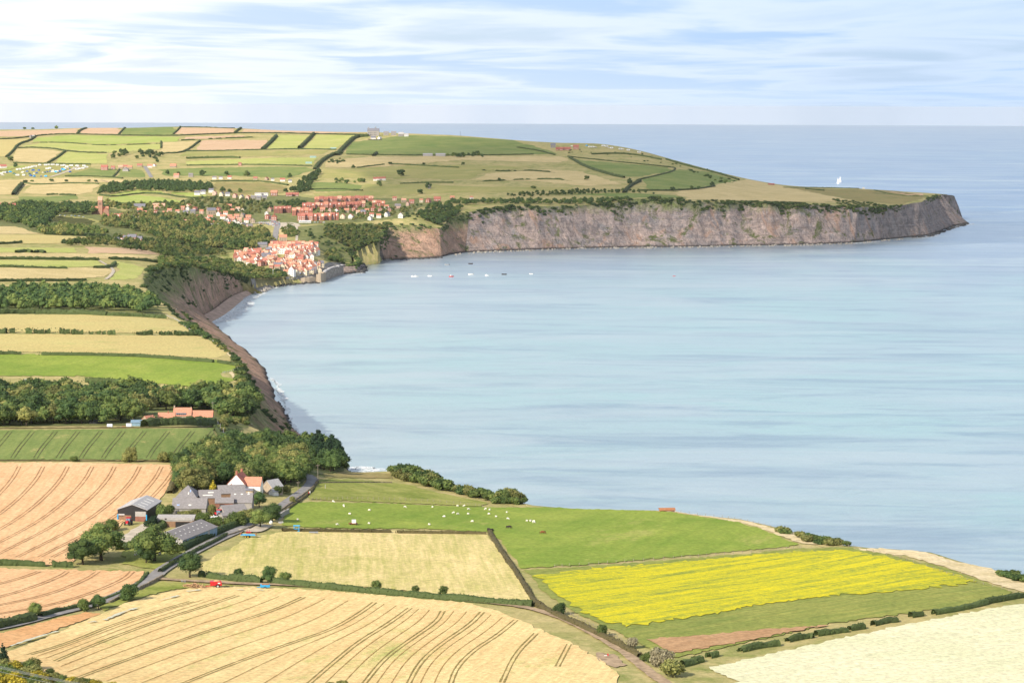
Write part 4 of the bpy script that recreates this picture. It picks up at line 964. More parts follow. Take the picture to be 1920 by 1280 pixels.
def sh_cone(rr):
    b = []
    for i in range(9):
        z = .12 + i * .1; r = .21 * (1 - i / 9.6) + .02
        for k in range(3 if i < 7 else 1):
            a = rr.uniform(0, 6.28); d = r * .55 if i < 7 else 0; b.append((d * math.cos(a), d * math.sin(a), z, r * .72))
    return b
def sh_pine(rr):
    b = []
    for i in range(10):
        z = .32 + i * .068; d = rr.uniform(.02, .2) * (1.15 - z); a = rr.uniform(0, 6.28); b.append((d * math.cos(a), d * math.sin(a), z, rr.uniform(.09, .15) * (1.35 - z * .7)))
    return b
make_kind('round_hi', 4, 2300, .021, sh_round); make_kind('broad_hi', 4, 3000, .021, sh_broad)
make_kind('round_mid', 4, 620, .040, sh_round); make_kind('broad_mid', 4, 760, .040, sh_broad)
make_kind('round_lo', 4, 190, .068, sh_round, False); make_kind('broad_lo', 4, 230, .068, sh_broad, False)
make_kind('wood_hi', 5, 1500, .030, sh_wood); make_kind('wood_mid', 5, 620, .045, sh_wood); make_kind('wood_lo', 5, 200, .075, sh_wood, False)
make_kind('bush_hi', 3, 1500, .045, sh_bush); make_kind('bush_mid', 3, 420, .08, sh_bush, False); make_kind('bush_lo', 3, 120, .14, sh_bush, False)
make_kind('cone_hi', 2, 1400, .022, sh_cone); make_kind('pine_hi', 3, 1100, .026, sh_pine)
CM = {}
def crown_mesh(key, v, mat):
    k = (key, v, mat)
    if k not in CM:
        me = TREES[key][v][0].copy(); me.materials.append(M[mat]); CM[k] = me
    return CM[k]
NB = {'n': 0}
def tree(px, py, h, key, mat, name, label, cat='tree', group=None, wx=1.0, loc=None, parts=True, wy=None):
    p = on1(px, py) if loc is None else Vector(loc)
    v = NB['n'] % len(TREES[key]); NB['n'] += 1
    rz = rnd.uniform(0, 6.28)
    r = empty(name, p, rz, label, cat, group); r.scale = (h * wx, h * (wy or wx), h)
    c = link('foliage' if 'bush' in key else 'crown', crown_mesh(key, v, mat), r)
    link('trunk' if 'bush' not in key else 'stem', TREES[key][v][1], r)
    return r
# near single trees: base pixel, height in metres
for px, py, h, k, m, nm, lb, w in [
 (190, 1050, 16.5, 'broad_hi', 'leaf_mid', 'oak_tree', 'big spreading oak at the corner of the golden wheat field, bare under its crown', 1.45),
 (155, 1058, 11.5, 'round_hi', 'leaf_dark', 'oak_tree', 'smaller leafy tree left of the big spreading oak', 1.4),
 (290, 1052, 16.5, 'broad_hi', 'leaf_mid', 'oak_tree', 'broad tree with visible limbs in the paddock below the long grey shed', 1.25),
 (274, 1056, 8.5, 'round_hi', 'leaf_dark', 'small_tree', 'low leafy tree tucked against the left side of the paddock oak', 1.1),
 (356, 1082, 10.6, 'round_hi', 'leaf_dark', 'roadside_tree', 'round dark green tree at the road junction beside the mown field', 1.25),
 (447, 1086, 5.0, 'round_hi', 'leaf_dark', 'hedge_tree', 'small open tree in the hedge under the mown field, nearest the junction', 1.2),
 (502, 1092, 7.2, 'round_hi', 'leaf_dark', 'hedge_tree', 'tallest round tree in the hedge under the mown field', 1.15),
 (535, 1094, 5.2, 'round_hi', 'leaf_mid', 'hedge_tree', 'small dark round tree in the hedge, right of the tallest one', 1.1),
 (706, 1108, 4.8, 'round_hi', 'leaf_mid', 'hedge_tree', 'lone round tree in the middle of the hedge under the mown field', 1.2),
 (779, 1113, 3.8, 'round_hi', 'leaf_mid', 'hedge_tree', 'small round tree, left one of the pair in the lower hedge', 1.2),
 (830, 1117, 4.4, 'round_hi', 'leaf_mid', 'hedge_tree', 'small round tree, right one of the pair in the lower hedge', 1.2),
 (1048, 1152, 5.0, 'bush_hi', 'leaf_dark', 'hawthorn', 'dark green bushy tree at the lower left corner of the yellow field', .9),
 (1131, 1192, 4.8, 'bush_hi', 'leaf_mid', 'hawthorn', 'greyish round bush on the hedge right of the sandy track', .9),
 (1188, 1215, 4.6, 'bush_hi', 'leaf_pale', 'elder_bush', 'pale flowering bush beside the brown soil strip', .95),
 (1214, 1240, 3.8, 'bush_hi', 'leaf_mid', 'hawthorn', 'low dark bush between the pale bush and the yellowish bush', 1.1),
 (1245, 1250, 7.0, 'bush_hi', 'leaf_pale', 'blossom_bush', 'large yellowish bush at the lower corner of the brown strip', 1.0),
 (1262, 1269, 6.6, 'bush_hi', 'leaf_olive', 'hawthorn', 'large dark rounded bush at the bottom, in front of the yellowish one', 1.25),
 (66, 1158, 6.2, 'round_hi', 'leaf_mid', 'roadside_tree', 'small dark tree left end of the roadside hedge', 1.15),
 (156, 1144, 5.0, 'bush_hi', 'leaf_mid', 'roadside_bush', 'greyish bush in the roadside hedge, between two small trees', 1.0),
 (185, 1142, 6.0, 'round_hi', 'leaf_dark', 'roadside_tree', 'small green tree on the verge where the road dips behind it', 1.1),
 (241, 1125, 7.0, 'bush_hi', 'leaf_dark', 'roadside_bush', 'dark rounded tree hiding a stretch of the grey road', .9),
 (488, 990, 9.5, 'round_hi', 'leaf_mid', 'roadside_tree', 'olive tree at the road bend beside the farm, front one', 1.25),
 (510, 978, 9.5, 'round_hi', 'leaf_dark', 'roadside_tree', 'dark tree at the road bend beside the farm, rear one', 1.25),
 (486, 950, 8.0, 'round_hi', 'leaf_dark', 'garden_tree', 'dark green tree right of the white farmhouse', 1.05),
 (400, 934, 9.0, 'cone_hi', 'leaf_yellow', 'golden_conifer', 'bright golden yellow conifer beside the farm sheds', 1.3),
 (485, 931, 3.0, 'cone_hi', 'leaf_yellow', 'golden_shrub', 'small golden shrub right of the farmhouse wall', 1.4),
 (243, 866, 8.5, 'bush_hi', 'leaf_olive', 'field_bush', 'round olive bush on the boundary between green crop and wheat', .75),
 (137, 865, 3.2, 'bush_hi', 'leaf_mid', 'field_bush', 'small dark bush on the boundary, left of the round olive one', 1.2),
 (305, 866, 6.5, 'bush_hi', 'leaf_olive', 'field_bush', 'left bush of the clump at the top right corner of the wheat', 1.0),
 (322, 867, 6.0, 'bush_hi', 'leaf_mid', 'field_bush', 'middle bush of the clump at the top right corner of the wheat', 1.0),
 (336, 869, 7.0, 'bush_hi', 'leaf_mid', 'field_bush', 'right dark bush of the clump at the top right corner of the wheat', 1.0),
 (206, 995, 6.0, 'bush_hi', 'leaf_mid', 'farm_bush', 'dark bush behind the tractor yard, at the edge of the wheat', .9),
 (216, 993, 4.5, 'bush_hi', 'leaf_olive', 'farm_bush', 'low olive bush right of the dark one near the tractor', .9),
 (303, 975, 7.5, 'bush_hi', 'leaf_mid', 'farm_bush', 'large green bush right of the open-fronted barn', .85),
 (318, 965, 5.5, 'bush_hi', 'leaf_mid', 'farm_bush', 'dark bush behind the large green one by the barn', .9),
 (284, 988, 5.5, 'bush_hi', 'leaf_pine', 'farm_bush', 'dark bush at the end of the curving farm hedge', .9),
 (345, 973, 4.5, 'bush_hi', 'leaf_olive', 'farm_bush', 'low bush in front of the long grey roofed shed', 1.4),
 (365, 972, 5.0, 'bush_hi', 'leaf_olive', 'farm_bush', 'pale green bush in the middle of the farm', 1.3),
 (378, 982, 5.5, 'bush_hi', 'leaf_mid', 'farm_bush', 'bush behind the ridge of the long low shed', 1.2),
 (397, 965, 5.5, 'bush_hi', 'leaf_olive', 'farm_bush', 'round grey-green bush beside the brick barn door', .9),
 (404, 985, 4.5, 'bush_hi', 'leaf_mid', 'farm_bush', 'bush in front of the small white gabled greenhouse', 1.5),
 (440, 985, 6.5, 'bush_hi', 'leaf_mid', 'farm_bush', 'big rounded bush on the road bend left of the two trees', 1.3),
 (460, 978, 6.5, 'bush_hi', 'leaf_olive', 'farm_bush', 'rounded bush joining the road bend trees to the shed', 1.1),
 (520, 928, 5.5, 'bush_hi', 'leaf_mid', 'garden_bush', 'clipped bright bush right of the pale roofed cottage', 1.1),
 (536, 925, 4.5, 'bush_hi', 'leaf_olive', 'garden_bush', 'olive bush above the bend of the lane', 1.0),
 (548, 942, 3.6, 'bush_hi', 'leaf_olive', 'garden_bush', 'yellowish bush on the left verge of the curving lane', 1.0)]:
    tree(px, py, h, k, m, nm, lb, 'tree' if 'tree' in nm or 'conifer' in nm else 'bush', None, w)
# ---- woods: every crown that can be told apart is a tree; ranks run from the front of a wood to its back
ALLT = []
def wood(P, sx_, sy_, h0, h1, key, mats, desc, jit=.35, wx=1.1):
    if 'bush' not in key: sx_ *= .84; sy_ *= .5
    else: sx_ *= .85; sy_ *= .7
    xs = [p[0] for p in P]; ys = [p[1] for p in P]
    y = max(ys); rk = 0
    while y >= min(ys):
        x = min(xs) + (rk % 2) * sx_ / 2
        row = []
        while x <= max(xs):
            a = x + rnd.uniform(-jit, jit) * sx_; b = y + rnd.uniform(-jit, jit) * sy_
            if inpoly(np.array([a]), np.array([b]), P)[0]: row.append((a, b))
            x += sx_
        for i, (a, b) in enumerate(row): ALLT.append((a, b, rnd.uniform(h0, h1), key, rnd.choice(mats), desc, rk, i, wx))
        if row: rk += 1
        y -= sy_
DK = ['leaf_dark', 'leaf_dark', 'leaf_mid']; MD = ['leaf_dark', 'leaf_mid', 'leaf_mid', 'leaf_olive']; OL = ['leaf_mid', 'leaf_olive', 'leaf_mid']; OLM = ['leaf_dark', 'leaf_mid', 'leaf_olive', 'leaf_olive']
wood([(340,925),(345,890),(375,860),(420,850),(445,875),(440,900),(425,912),(395,910),(375,925),(350,925)], 17, 10, 10, 14, 'wood_hi', MD, 'the wood left of the farmhouse')
wood([(455,915),(455,885),(470,870),(520,860),(575,868),(580,885),(565,905),(540,915),(500,905)], 21, 11, 9, 13, 'wood_hi', OL, 'the rounded wood above the farmhouse', wx=1.15)
wood([(420,856),(440,840),(500,836),(550,838),(600,845),(640,868),(650,884),(620,886),(590,880),(570,862),(500,858)], 17, 8, 9, 13, 'wood_hi', DK, 'the dark wood on the cliff end')
wood([(575,862),(600,850),(625,858),(642,876),(625,884),(600,880)], 15, 8, 11, 15, 'pine_hi', ['leaf_pine'], 'the pines on the cliff end', wx=1.3)
wood([(-40,800),(-40,748),(100,745),(200,746),(330,748),(430,750),(480,762),(505,787),(410,787),(400,768),(268,770),(258,794),(100,798)], 25, 9.5, 11, 17, 'wood_mid', MD + ['leaf_dark'], 'the wood behind the red farm', .42, 1.15)
wood([(-40,588),(-40,560),(80,552),(200,552),(270,568),(305,590),(200,584),(100,584)], 21, 8, 12, 17, 'wood_mid', DK + ['leaf_mid'], 'the wood above the hay fields', .42, 1.15)
wood([(408,790),(440,782),(500,788),(505,795),(470,797),(425,800),(415,815)], 14, 6, 3.5, 5.5, 'bush_mid', OL, 'the scrub right of the red farm')
wood([(-20,412),(-20,396),(40,388),(130,390),(190,385),(200,398),(165,405),(110,402),(95,412),(80,436),(40,424)], 13, 5.5, 11, 16, 'wood_lo', DK, 'the valley wood left of the church', .4, 1.15)
wood([(75,440),(70,425),(120,425),(180,428),(200,440),(198,445),(90,441)], 12, 5, 7, 11, 'wood_lo', OL, 'the trees above the straw field')
wood([(190,412),(260,405),(330,405),(400,420),(500,440),(515,450),(505,462),(430,470),(380,462),(300,448),(240,430),(200,425)], 13, 5.2, 9, 14, 'wood_lo', OLM, 'the wood between the village halves', .42, 1.15)
wood([(90,462),(200,463),(290,475),(330,490),(360,480),(430,480),(400,466),(300,452),(220,446),(150,455)], 13, 5, 6, 10, 'wood_lo', MD, 'the tree belt below the village', .42, 1.2)
wood([(185,366),(200,352),(260,345),(330,345),(395,350),(400,360),(330,362),(250,358),(215,364)], 11, 5, 11, 15, 'wood_lo', ['leaf_dark'], 'the dark wood above the bright meadows')
wood([(545,362),(560,345),(575,335),(600,322),(602,332),(585,352),(572,366)], 11, 5, 9, 13, 'wood_lo', ['leaf_dark'], 'the wooded gully behind the terraces')
wood([(300,488),(345,480),(430,490),(500,506),(545,518),(520,525),(480,528),(440,526),(400,520),(360,512),(300,507)], 9.5, 3.8, 4.5, 7.5, 'bush_mid', MD, 'the scrub left of the old village', .42, 1.3)
wood([(270,506),(300,503),(340,512),(345,526),(310,524),(275,516)], 11, 4.5, 3, 5.5, 'bush_mid', DK, 'the scrub above the clay slope', .4, 1.4)
wood([(606,430),(640,426),(700,424),(720,426),(722,455),(712,468),(690,468),(665,470),(648,462),(612,444)], 11, 5, 5, 8, 'wood_lo', MD, 'the hanging wood east of the old village', .42, 1.2)
wood([(790,398),(840,386),(900,384),(1000,384),(1100,384),(1180,382),(1178,376),(1000,378),(860,378),(800,388)], 13, 4.2, 7, 11, 'wood_lo', DK, 'the wood along the cliff top', .4, 1.25)
wood([(782,404),(835,388),(868,392),(850,414),(838,430),(820,422),(790,412)], 11, 5, 7, 11, 'wood_lo', DK, 'the gully wood west of the cliff', .4, 1.2)
wood([(940,368),(1010,362),(1100,358),(1180,358),(1240,366),(1180,363),(1080,366),(990,370)], 13, 3.5, 5, 8, 'wood_lo', DK, 'the tree belt under the ridge fields')
wood([(1310,381),(1420,380),(1500,384),(1530,390),(1480,388),(1400,384)], 12, 3, 4, 6, 'bush_lo', DK, 'the scrub on the headland edge', .4, 1.5)
wood([(1560,374),(1640,382),(1660,388),(1620,390),(1570,384)], 11, 3, 3, 5, 'bush_lo', DK, 'the scrub near the headland tip', .4, 1.5)
wood([(380,372),(500,376),(515,392),(470,408),(380,398),(330,390),(250,392),(230,382),(330,384)], 11, 7, 5, 9, 'wood_lo', OLM, 'the gardens of the upper village', .42, 1.1)
wood([(180,418),(250,414),(300,416),(340,412),(380,428),(470,432),(500,426),(510,440),(430,436),(300,428),(200,428)], 10, 6, 5, 8, 'wood_lo', OLM, 'the trees under the estate houses')
wood([(560,384),(600,382),(700,380),(730,384),(735,404),(690,404),(640,402),(560,398)], 12, 9, 4, 7, 'wood_lo', OLM, 'the trees among the brick terraces')
wood([(200,380),(250,388),(320,380),(350,388),(330,396),(250,398),(200,392)], 11, 7, 7, 10, 'wood_lo', OLM, 'the trees round the school')
wood([(690,462),(712,440),(722,428),(735,424),(728,445),(722,470),(705,476)], 8, 5, 4, 6.5, 'bush_lo', MD, 'the scrub beside the bare slump', .42, 1.4)
wood([(380,612),(420,628),(445,652),(458,690),(448,700),(440,670),(415,640)], 9, 7, 1.6, 3.2, 'bush_mid', OLM, 'the low scrub on the bay slope', .42, 1.6)
wood([(270,500),(300,498),(330,512),(350,540),(330,536),(290,520)], 9, 5, 2.5, 4.5, 'bush_mid', OLM, 'the scrub on the clay slope', .42, 1.5)
wood([(510,382),(560,378),(575,384),(545,392)], 10, 4, 6, 9, 'wood_lo', DK, 'the clump above the brick hotel')
wood([(655,400),(740,390),(790,386),(780,396),(700,412),(660,414)], 11, 6, 4, 7, 'wood_lo', OLM, 'the gardens along the cliff houses')
wood([(598,424),(640,420),(700,420),(690,432),(640,440),(612,438)], 12, 5, 3.5, 6.5, 'bush_lo', OL, 'the bushes under the brick terrace', .42, 1.3)
wood([(612,478),(625,470),(640,486),(642,500),(625,502)], 9, 5, 7, 10, 'wood_lo', MD, 'the copse right of the old village', .4, 1.2)
wood([(528,430),(548,426),(560,436),(555,448),(535,446)], 9, 5, 5, 8, 'wood_lo', OL, 'the trees above the old village')
wood([(415,618),(440,632),(455,650),(448,662),(430,650)], 10, 6, 1.8, 3, 'bush_mid', OL, 'the gorse on the cliff edge', .4, 1.4)
wood([(318,596),(345,604),(385,622),(402,636),(395,640),(360,625),(345,612)], 11, 6, 3, 5.5, 'bush_mid', DK, 'the thicket on the bay cliff edge', .4, 1.4)
wood([(440,700),(455,722),(478,745),(500,775),(490,782),(465,760),(445,735)], 11, 7, 3, 6, 'bush_mid', MD, 'the scrub on the cliff slope', .4, 1.4)
wood([(735,886),(770,889),(805,904),(840,918),(830,922),(790,908),(745,898)], 9, 5, 4.5, 7.5, 'bush_mid', MD, 'the thicket above the upper pasture', .4, 1.2)
wood([(845,918),(900,930),(930,938),(990,944),(985,948),(930,944),(860,926)], 10, 5, 4, 6.5, 'bush_mid', MD, 'the thicket at the cliff edge', .4, 1.25)
wood([(935,940),(960,940),(975,945),(950,946)], 12, 4, 7, 8, 'bush_hi', MD, 'the clump ending the coastal thicket', .3, 1.1)
wood([(1455,994),(1480,1000),(1475,1004),(1458,998)], 8, 4, 2.5, 3.5, 'bush_mid', OL, 'the clump on the cliff path', .3, 1.6)
wood([(1500,1008),(1540,1014),(1590,1024),(1560,1026),(1510,1016)], 9, 5, 2.6, 4.0, 'bush_mid', MD, 'the thicket above the yellow field', .4, 1.5)
wood([(1870,1078),(1900,1078),(1960,1096),(1900,1090)], 9, 5, 2.2, 3.2, 'bush_mid', MD, 'the scrub at the right cliff', .4, 1.5)
ALLT.sort(key=lambda q: -q[2] / on1(q[0], q[1]).y)
cnt = {'t': 0, 'b': 0}; REST = {}
for (a, b, h, key, mat, desc, rk, i, wx) in ALLT:
    isb = 'bush' in key; k = 'b' if isb else 't'; cnt[k] += 1
    if cnt[k] > (180 if isb else 255): REST.setdefault(desc, []).append((a, b, h, key, mat, wx)); continue
    nm = {'leaf_dark': 'dark green', 'leaf_mid': 'green', 'leaf_olive': 'olive green', 'leaf_pine': 'blackish'}[mat]
    kind = 'bush' if isb else ('pine' if 'pine' in key else ('spreading tree' if 'broad' in key else 'round tree'))
    D_ = desc[4:]; ww = D_.split(); loc_ = f"{ordw(i)} from left, rank {ordw(rk)} from front, of {desc}"
    tree(a, b, h, key, mat, 'wood_bush' if isb else ('pine_tree' if kind == 'pine' else 'woodland_tree'), f"{nm} {kind}, {ordw(i)} from left, {ordw(rk)} row, {D_}", 'bush' if isb else 'tree', 'plants of ' + desc, wx)
def merged_trees(name, items, label, cat, group=None, kind='stuff'):
    per = {}
    for (a, b, h, key, mat, wx) in items:
        p = on1(a, b); per.setdefault(mat, []).append((p, h, key, wx))
    mats = list(per); VV, FF, MI = [], [], []; o = 0
    for mi, m_ in enumerate(mats):
        for (p, h, key, wx) in per[m_]:
            key = key.replace('_mid', '_lo').replace('_hi', '_mid').replace('pine_mid', 'round_mid')
            me = TREES[key][rnd.randrange(len(TREES[key]))][0]
            if me.name not in MC:
                v = np.empty(len(me.vertices) * 3, np.float32); me.vertices.foreach_get('co', v)
                MC[me.name] = (v.reshape(-1, 3), [tuple(f.vertices) for f in me.polygons])
            v, f = MC[me.name]; c_, s_ = math.cos(a := rnd.uniform(0, 6.28)), math.sin(a)
            q_ = np.stack([(v[:, 0] * c_ - v[:, 1] * s_) * h * wx + p.x, (v[:, 0] * s_ + v[:, 1] * c_) * h * wx + p.y, v[:, 2] * h + p.z], -1)
            VV.append(q_); FF += [tuple(i + o for i in t_) for t_ in f]; MI += [mi] * len(f); o += len(v)
    ob = link(name, mesh(name, np.concatenate(VV), FF, [M[m_] for m_ in mats], False, MI))
    return tag(ob, label, cat, group, kind)
MC = {}
for desc, it in REST.items():
    merged_trees('scrub' if 'bush' in it[0][3] else 'woodland', it, ('massed low growth of ' if 'bush' in it[0][3] else 'massed smaller trees of ') + desc, 'scrub' if 'bush' in it[0][3] else 'wood')
# scrub rooted on the rims and upper faces of the cliffs
def rim_scrub(i0, i1, name, label, g0, step, h0, h1, dens_, key='bush_lo'):
    VV, FF, MI, o = [], [], [], 0; r_ = random.Random(hash_s(label)); sacc = 0
    for k in range(i0, i1):
        (t0, b0), (t1, b1) = ST[k], ST[k + 1]; t0, b0, t1, b1 = map(np.array, (t0, b0, t1, b1)); n_ = max(1, int(np.linalg.norm(t1[:2] - t0[:2]) / step))
        for j in range(n_):
            u_ = (j + r_.random()) / n_; T_ = t0 * (1 - u_) + t1 * u_; B_ = b0 * (1 - u_) + b1 * u_; sacc += step
            for q in range(3):
                g = 1 - abs(r_.gauss(0, (1 - g0))); m_ = float((fbm(np.array([sacc / 60]), np.array([g * 3]), 4, 5))[0])
                if m_ < dens_ + (1 - g) * .22: continue
                gx = float(np.interp(g, [0, .35, .8, 1.0], [0, .48, .90, 1.0])) if g < 1 else 1
                xy = B_[:2] * (1 - gx) + T_[:2] * gx; z = float(H(T_[0], T_[1])) * g
                h = r_.uniform(h0, h1); me = TREES[key][r_.randrange(3)][0]
                if me.name not in MC:
                    v = np.empty(len(me.vertices) * 3, np.float32); me.vertices.foreach_get('co', v); MC[me.name] = (v.reshape(-1, 3), [tuple(f_.vertices) for f_ in me.polygons])
                v, f_ = MC[me.name]; a_ = r_.uniform(0, 6); c_, s_ = math.cos(a_), math.sin(a_)
                VV.append(np.stack([(v[:, 0] * c_ - v[:, 1] * s_) * h * 1.6 + xy[0], (v[:, 0] * s_ + v[:, 1] * c_) * h * 1.6 + xy[1], v[:, 2] * h + z - h * .1], -1))
                FF += [tuple(i + o for i in t_) for t_ in f_]; MI += [r_.choice((0, 0, 1))] * len(f_); o += len(v)
    if VV: tag(link(name, mesh(name, np.concatenate(VV), FF, [M['leaf_dark'], M['leaf_mid']], False, MI)), label, 'scrub', None, 'stuff')
rim_scrub(iH, iTip, 'cliff_scrub', 'dark green scrub spilling over the rim of the long headland cliff', .86, 4.5, 3.5, 7.5, .34)
rim_scrub(iTip, len(ST) - 6, 'cliff_scrub', 'thin scrub along the rim towards the headland tip', .92, 9, 2.5, 4.5, .44)
rim_scrub(25, iV0 - 1, 'cliff_scrub', 'green scrub over the upper slopes of the brown bay cliff', .66, 4, 2.2, 5.2, .37)
rim_scrub(iP, iH, 'cliff_scrub', 'scrub on the low cliffs between the village and the headland', .72, 4, 2.5, 5.0, .36)
# ------------------------------------------------------------------ hedges
HMC = {}
def hedge(pts, h, wd, label, name='hedge', mat='hedge', gap=None, leafy=True, ragged=.35, group=None):
    d0 = on1(*pts[len(pts) // 2]).y
    stepm = max(1.2, d0 / 900 * 1.6)
    P = dens_poly(smooth_line(pts, 1), 4)
    W = on([p[0] for p in P], [p[1] for p in P])[:, :2]
    W = [W[0]] + [W[i] for i in range(1, len(W)) if np.linalg.norm(W[i] - W[i - 1]) > .3]
    W = np.array(dens_poly(W, stepm)); n = len(W)
    if n < 3: return None
    d = np.gradient(W, axis=0); d /= np.linalg.norm(d, axis=1, keepdims=True) + 1e-9; nr = np.stack([-d[:, 1], d[:, 0]], -1)
    s = np.arange(n) * stepm; sd = hash_s(label)
    hh = h * (1 - ragged + 2 * ragged * fbm(s / 7 + sd, s * 0, 3, 4)); ww = wd / 2 * (1 - ragged * .6 + 1.2 * ragged * fbm(s / 9 + sd, s * 0 + 5, 3, 8))
    if gap: 
        g = fbm(s / gap + sd * 3, s * 0 + 2, 2, 6) < .42; hh = np.where(g, hh * .12, hh); ww = np.where(g, ww * .5, ww)
    prof = [(-1.0, -.4), (-1.08, .35), (-.75, .85), (0, 1.0), (.75, .87), (1.08, .35), (1.0, -.4)]
    rows = []
    for k, (a, b) in enumerate(prof):
        j = (vnoise(s * .9 + sd, s * 0 + k, 3 + k) - .5) * .35
        xy = W + nr * (ww * (a + j * (0 if abs(a) == 1 else 1)))[:, None]; z = H(W[:, 0], W[:, 1]) + hh * (b + (j * .5 if b > 0 else 0)) - (.3 if b < 0 else 0)
        rows.append(np.column_stack([xy, z]))
    R = np.array(rows); a_, b_ = R.shape[:2]; ii = np.arange(a_ * b_).reshape(a_, b_)
    q = np.stack([ii[:-1, :-1], ii[1:, :-1], ii[1:, 1:], ii[:-1, 1:]], -1).reshape(-1, 4)
    V = R.reshape(-1, 3); F = q.tolist()
    if leafy:
        L_ = n * stepm; m = int(min(6000, L_ * (3.2 if d0 < 1300 else 1.0) * max(1, h / 2))); rr = np.random.RandomState(sd)
        lsz = .30 if d0 < 1300 else .55
        k = rr.randint(0, n - 1, m); th = rr.uniform(0, math.pi, m)
        ctr = np.column_stack([W[k] + nr[k] * (ww[k] * np.cos(th) * 1.08)[:, None] + d[k] * rr.uniform(-stepm, stepm, m)[:, None], H(W[k, 0], W[k, 1]) + hh[k] * (np.sin(th) ** .5) * rr.uniform(.6, 1.12, m)])
        a1 = rr.normal(size=(m, 3)); a1 /= np.linalg.norm(a1, axis=1, keepdims=True); b1 = np.cross(a1, rr.normal(size=(m, 3))); b1 /= np.linalg.norm(b1, axis=1, keepdims=True)
        sz = lsz * rr.uniform(.6, 1.4, m)[:, None]; T3 = np.stack([ctr + a1 * sz, ctr - a1 * sz * .5 + b1 * sz, ctr - a1 * sz * .5 - b1 * sz], 1)
        o = len(V); V = np.concatenate([V, T3.reshape(-1, 3)]); F += (np.arange(m * 3).reshape(m, 3) + o).tolist()
    ob = link(name, mesh(name, V, F, [M[mat]]))
    return tag(ob, label, 'hedge', group)
hedge([(185,1060),(230,1056),(300,1046),(340,1032),(400,1002),(450,984),(482,976)][3:], 2.6, 2.6, 'tall clipped hedge between the long shed and the grey road', ragged=.12)
hedge([(300,1074),(318,1062),(352,1042),(405,1016),(425,1004)], 1.6, 1.6, 'clipped hedge end running down to the road junction', ragged=.15)
hedge([(226,1032),(250,1022),(275,1005),(300,990),(316,980)], 2.6, 3.2, 'curving green hedge below the tractor yard')
hedge([(-40,1060),(20,1059),(85,1061)], 2.2, 2.4, 'dark hedge between the two golden wheat fields, left part')
hedge([(98,1062),(137,1063)], 2.2, 2.2, 'short dark hedge between the two golden wheat fields, right of the gap')
hedge([(-40,1183),(0,1176),(60,1162)], 3.2, 4.5, 'thick green roadside hedge at the left edge')
hedge([(75,1157),(110,1147),(150,1138),(190,1128)], 1.6, 2.4, 'ragged roadside hedge under the lower golden wheat')
hedge([(195,1125),(232,1110),(262,1094),(277,1075)], 1.0, 1.4, 'low hedge between the lower golden wheat and the road')
hedge([(375,1080),(400,1084),(430,1087)], 2.2, 2.6, 'hedge clump right of the junction tree', gap=9)
hedge([(430,1087),(470,1091),(490,1093)], 2.6, 2.8, 'dark hedge left of the tallest hedge tree')
hedge([(508,1093),(560,1099),(640,1106),(720,1114),(800,1121),(880,1128),(940,1133),(998,1137)], 2.3, 2.6, 'long dark hedge along the bottom of the mown field', ragged=.25)
hedge([(918,997),(932,1022),(958,1058),(985,1100),(1003,1130)], 1.1, 2.0, 'thin hedge down the right side of the mown field', mat='hedge_dry')
hedge([(1003,1133),(1050,1158),(1100,1180),(1150,1205),(1200,1232)], 1.8, 2.4, 'scrubby hedge beside the sandy track below the yellow field', mat='hedge_dry')
hedge([(1278,1250),(1300,1244),(1315,1240)], 2.0, 2.4, 'short dark hedge right of the large bottom bush')
for i, (P, tx) in enumerate([([(1328,1233),(1345,1230)], 'smallest'), ([(1388,1222),(1430,1213),(1460,1210)], 'left'), ([(1476,1203),(1515,1195),(1525,1196)], 'second'), ([(1530,1192),(1570,1186),(1588,1184)], 'third'), ([(1592,1182),(1620,1178)], 'short fourth'),
                             ([(1636,1173),(1660,1167),(1682,1165)], 'tallest'), ([(1707,1157),(1730,1154)], 'low'), ([(1750,1152),(1800,1144),(1850,1132)], 'long'), ([(1850,1131),(1900,1122),(1960,1112)], 'last')]):
    hedge(P, 2.0, 2.2, f'{tx} dark hedge piece between the green crop and the pale field', group='hedge pieces above the pale field')
hedge([(530,996),(600,997),(650,998),(732,999)], 1.5, 1.8, 'low wall-like hedge between sheep pasture and mown field, left part', mat='hedge_dry', ragged=.15)
hedge([(745,1000),(830,1001),(912,1002)], 1.5, 1.6, 'low dark hedge between sheep pasture and mown field, right of the gap', mat='hedge_dry', ragged=.15)
hedge([(-40,664),(40,664)], 2.4, 3, 'short trimmed hedge above the green field, left end')
hedge([(78,666),(180,667),(280,670),(400,680)], 2.6, 3, 'long trimmed hedge above the green field', ragged=.12)
hedge([(410,680),(455,688)], 2.6, 4, 'leafy hedge end near the cliff above the green field')
hedge([(160,716),(220,718),(272,725)], 3.0, 4, 'hedge below the green field in front of the wood')
hedge([(-40,589),(60,588),(150,589),(200,592)], 4.5, 5, 'tall dark hedge at the foot of the wood above the hay fields')
hedge([(200,592),(260,594),(312,598)], 3.2, 4, 'rounded hedge at the right foot of the wood', mat='hedge')
for i, (x0, x1, y0, y1, hh, tx) in enumerate([(-30,12,624,625,3.5,'leftmost'), (18,28,624,624,4,'small'), (48,60,625,625,3.6,'single round'), (64,82,625,625,3.2,'low'), (84,94,625,625,4.2,'round'), (112,130,626,626,4.0,'large'), (134,156,627,627,3.8,'wide'),
        (168,174,627,627,2.6,'tiny'), (181,188,627,627,3,'second tiny'), (192,198,627,627,2.6,'third tiny'), (202,216,628,628,3.2,'open'), (256,286,628,628,3.4,'long'), (300,322,628,628,3.2,'broken'), (328,366,629,629,3.6,'rightmost')]):
    hedge([(x0, y0), ((x0 + x1) / 2, y0), (x1, y1)], hh, 4.0, f'{tx} hawthorn clump in the gappy row between the two hay fields', 'hawthorn_clump', ragged=.5, group='hawthorn clumps between the hay fields')
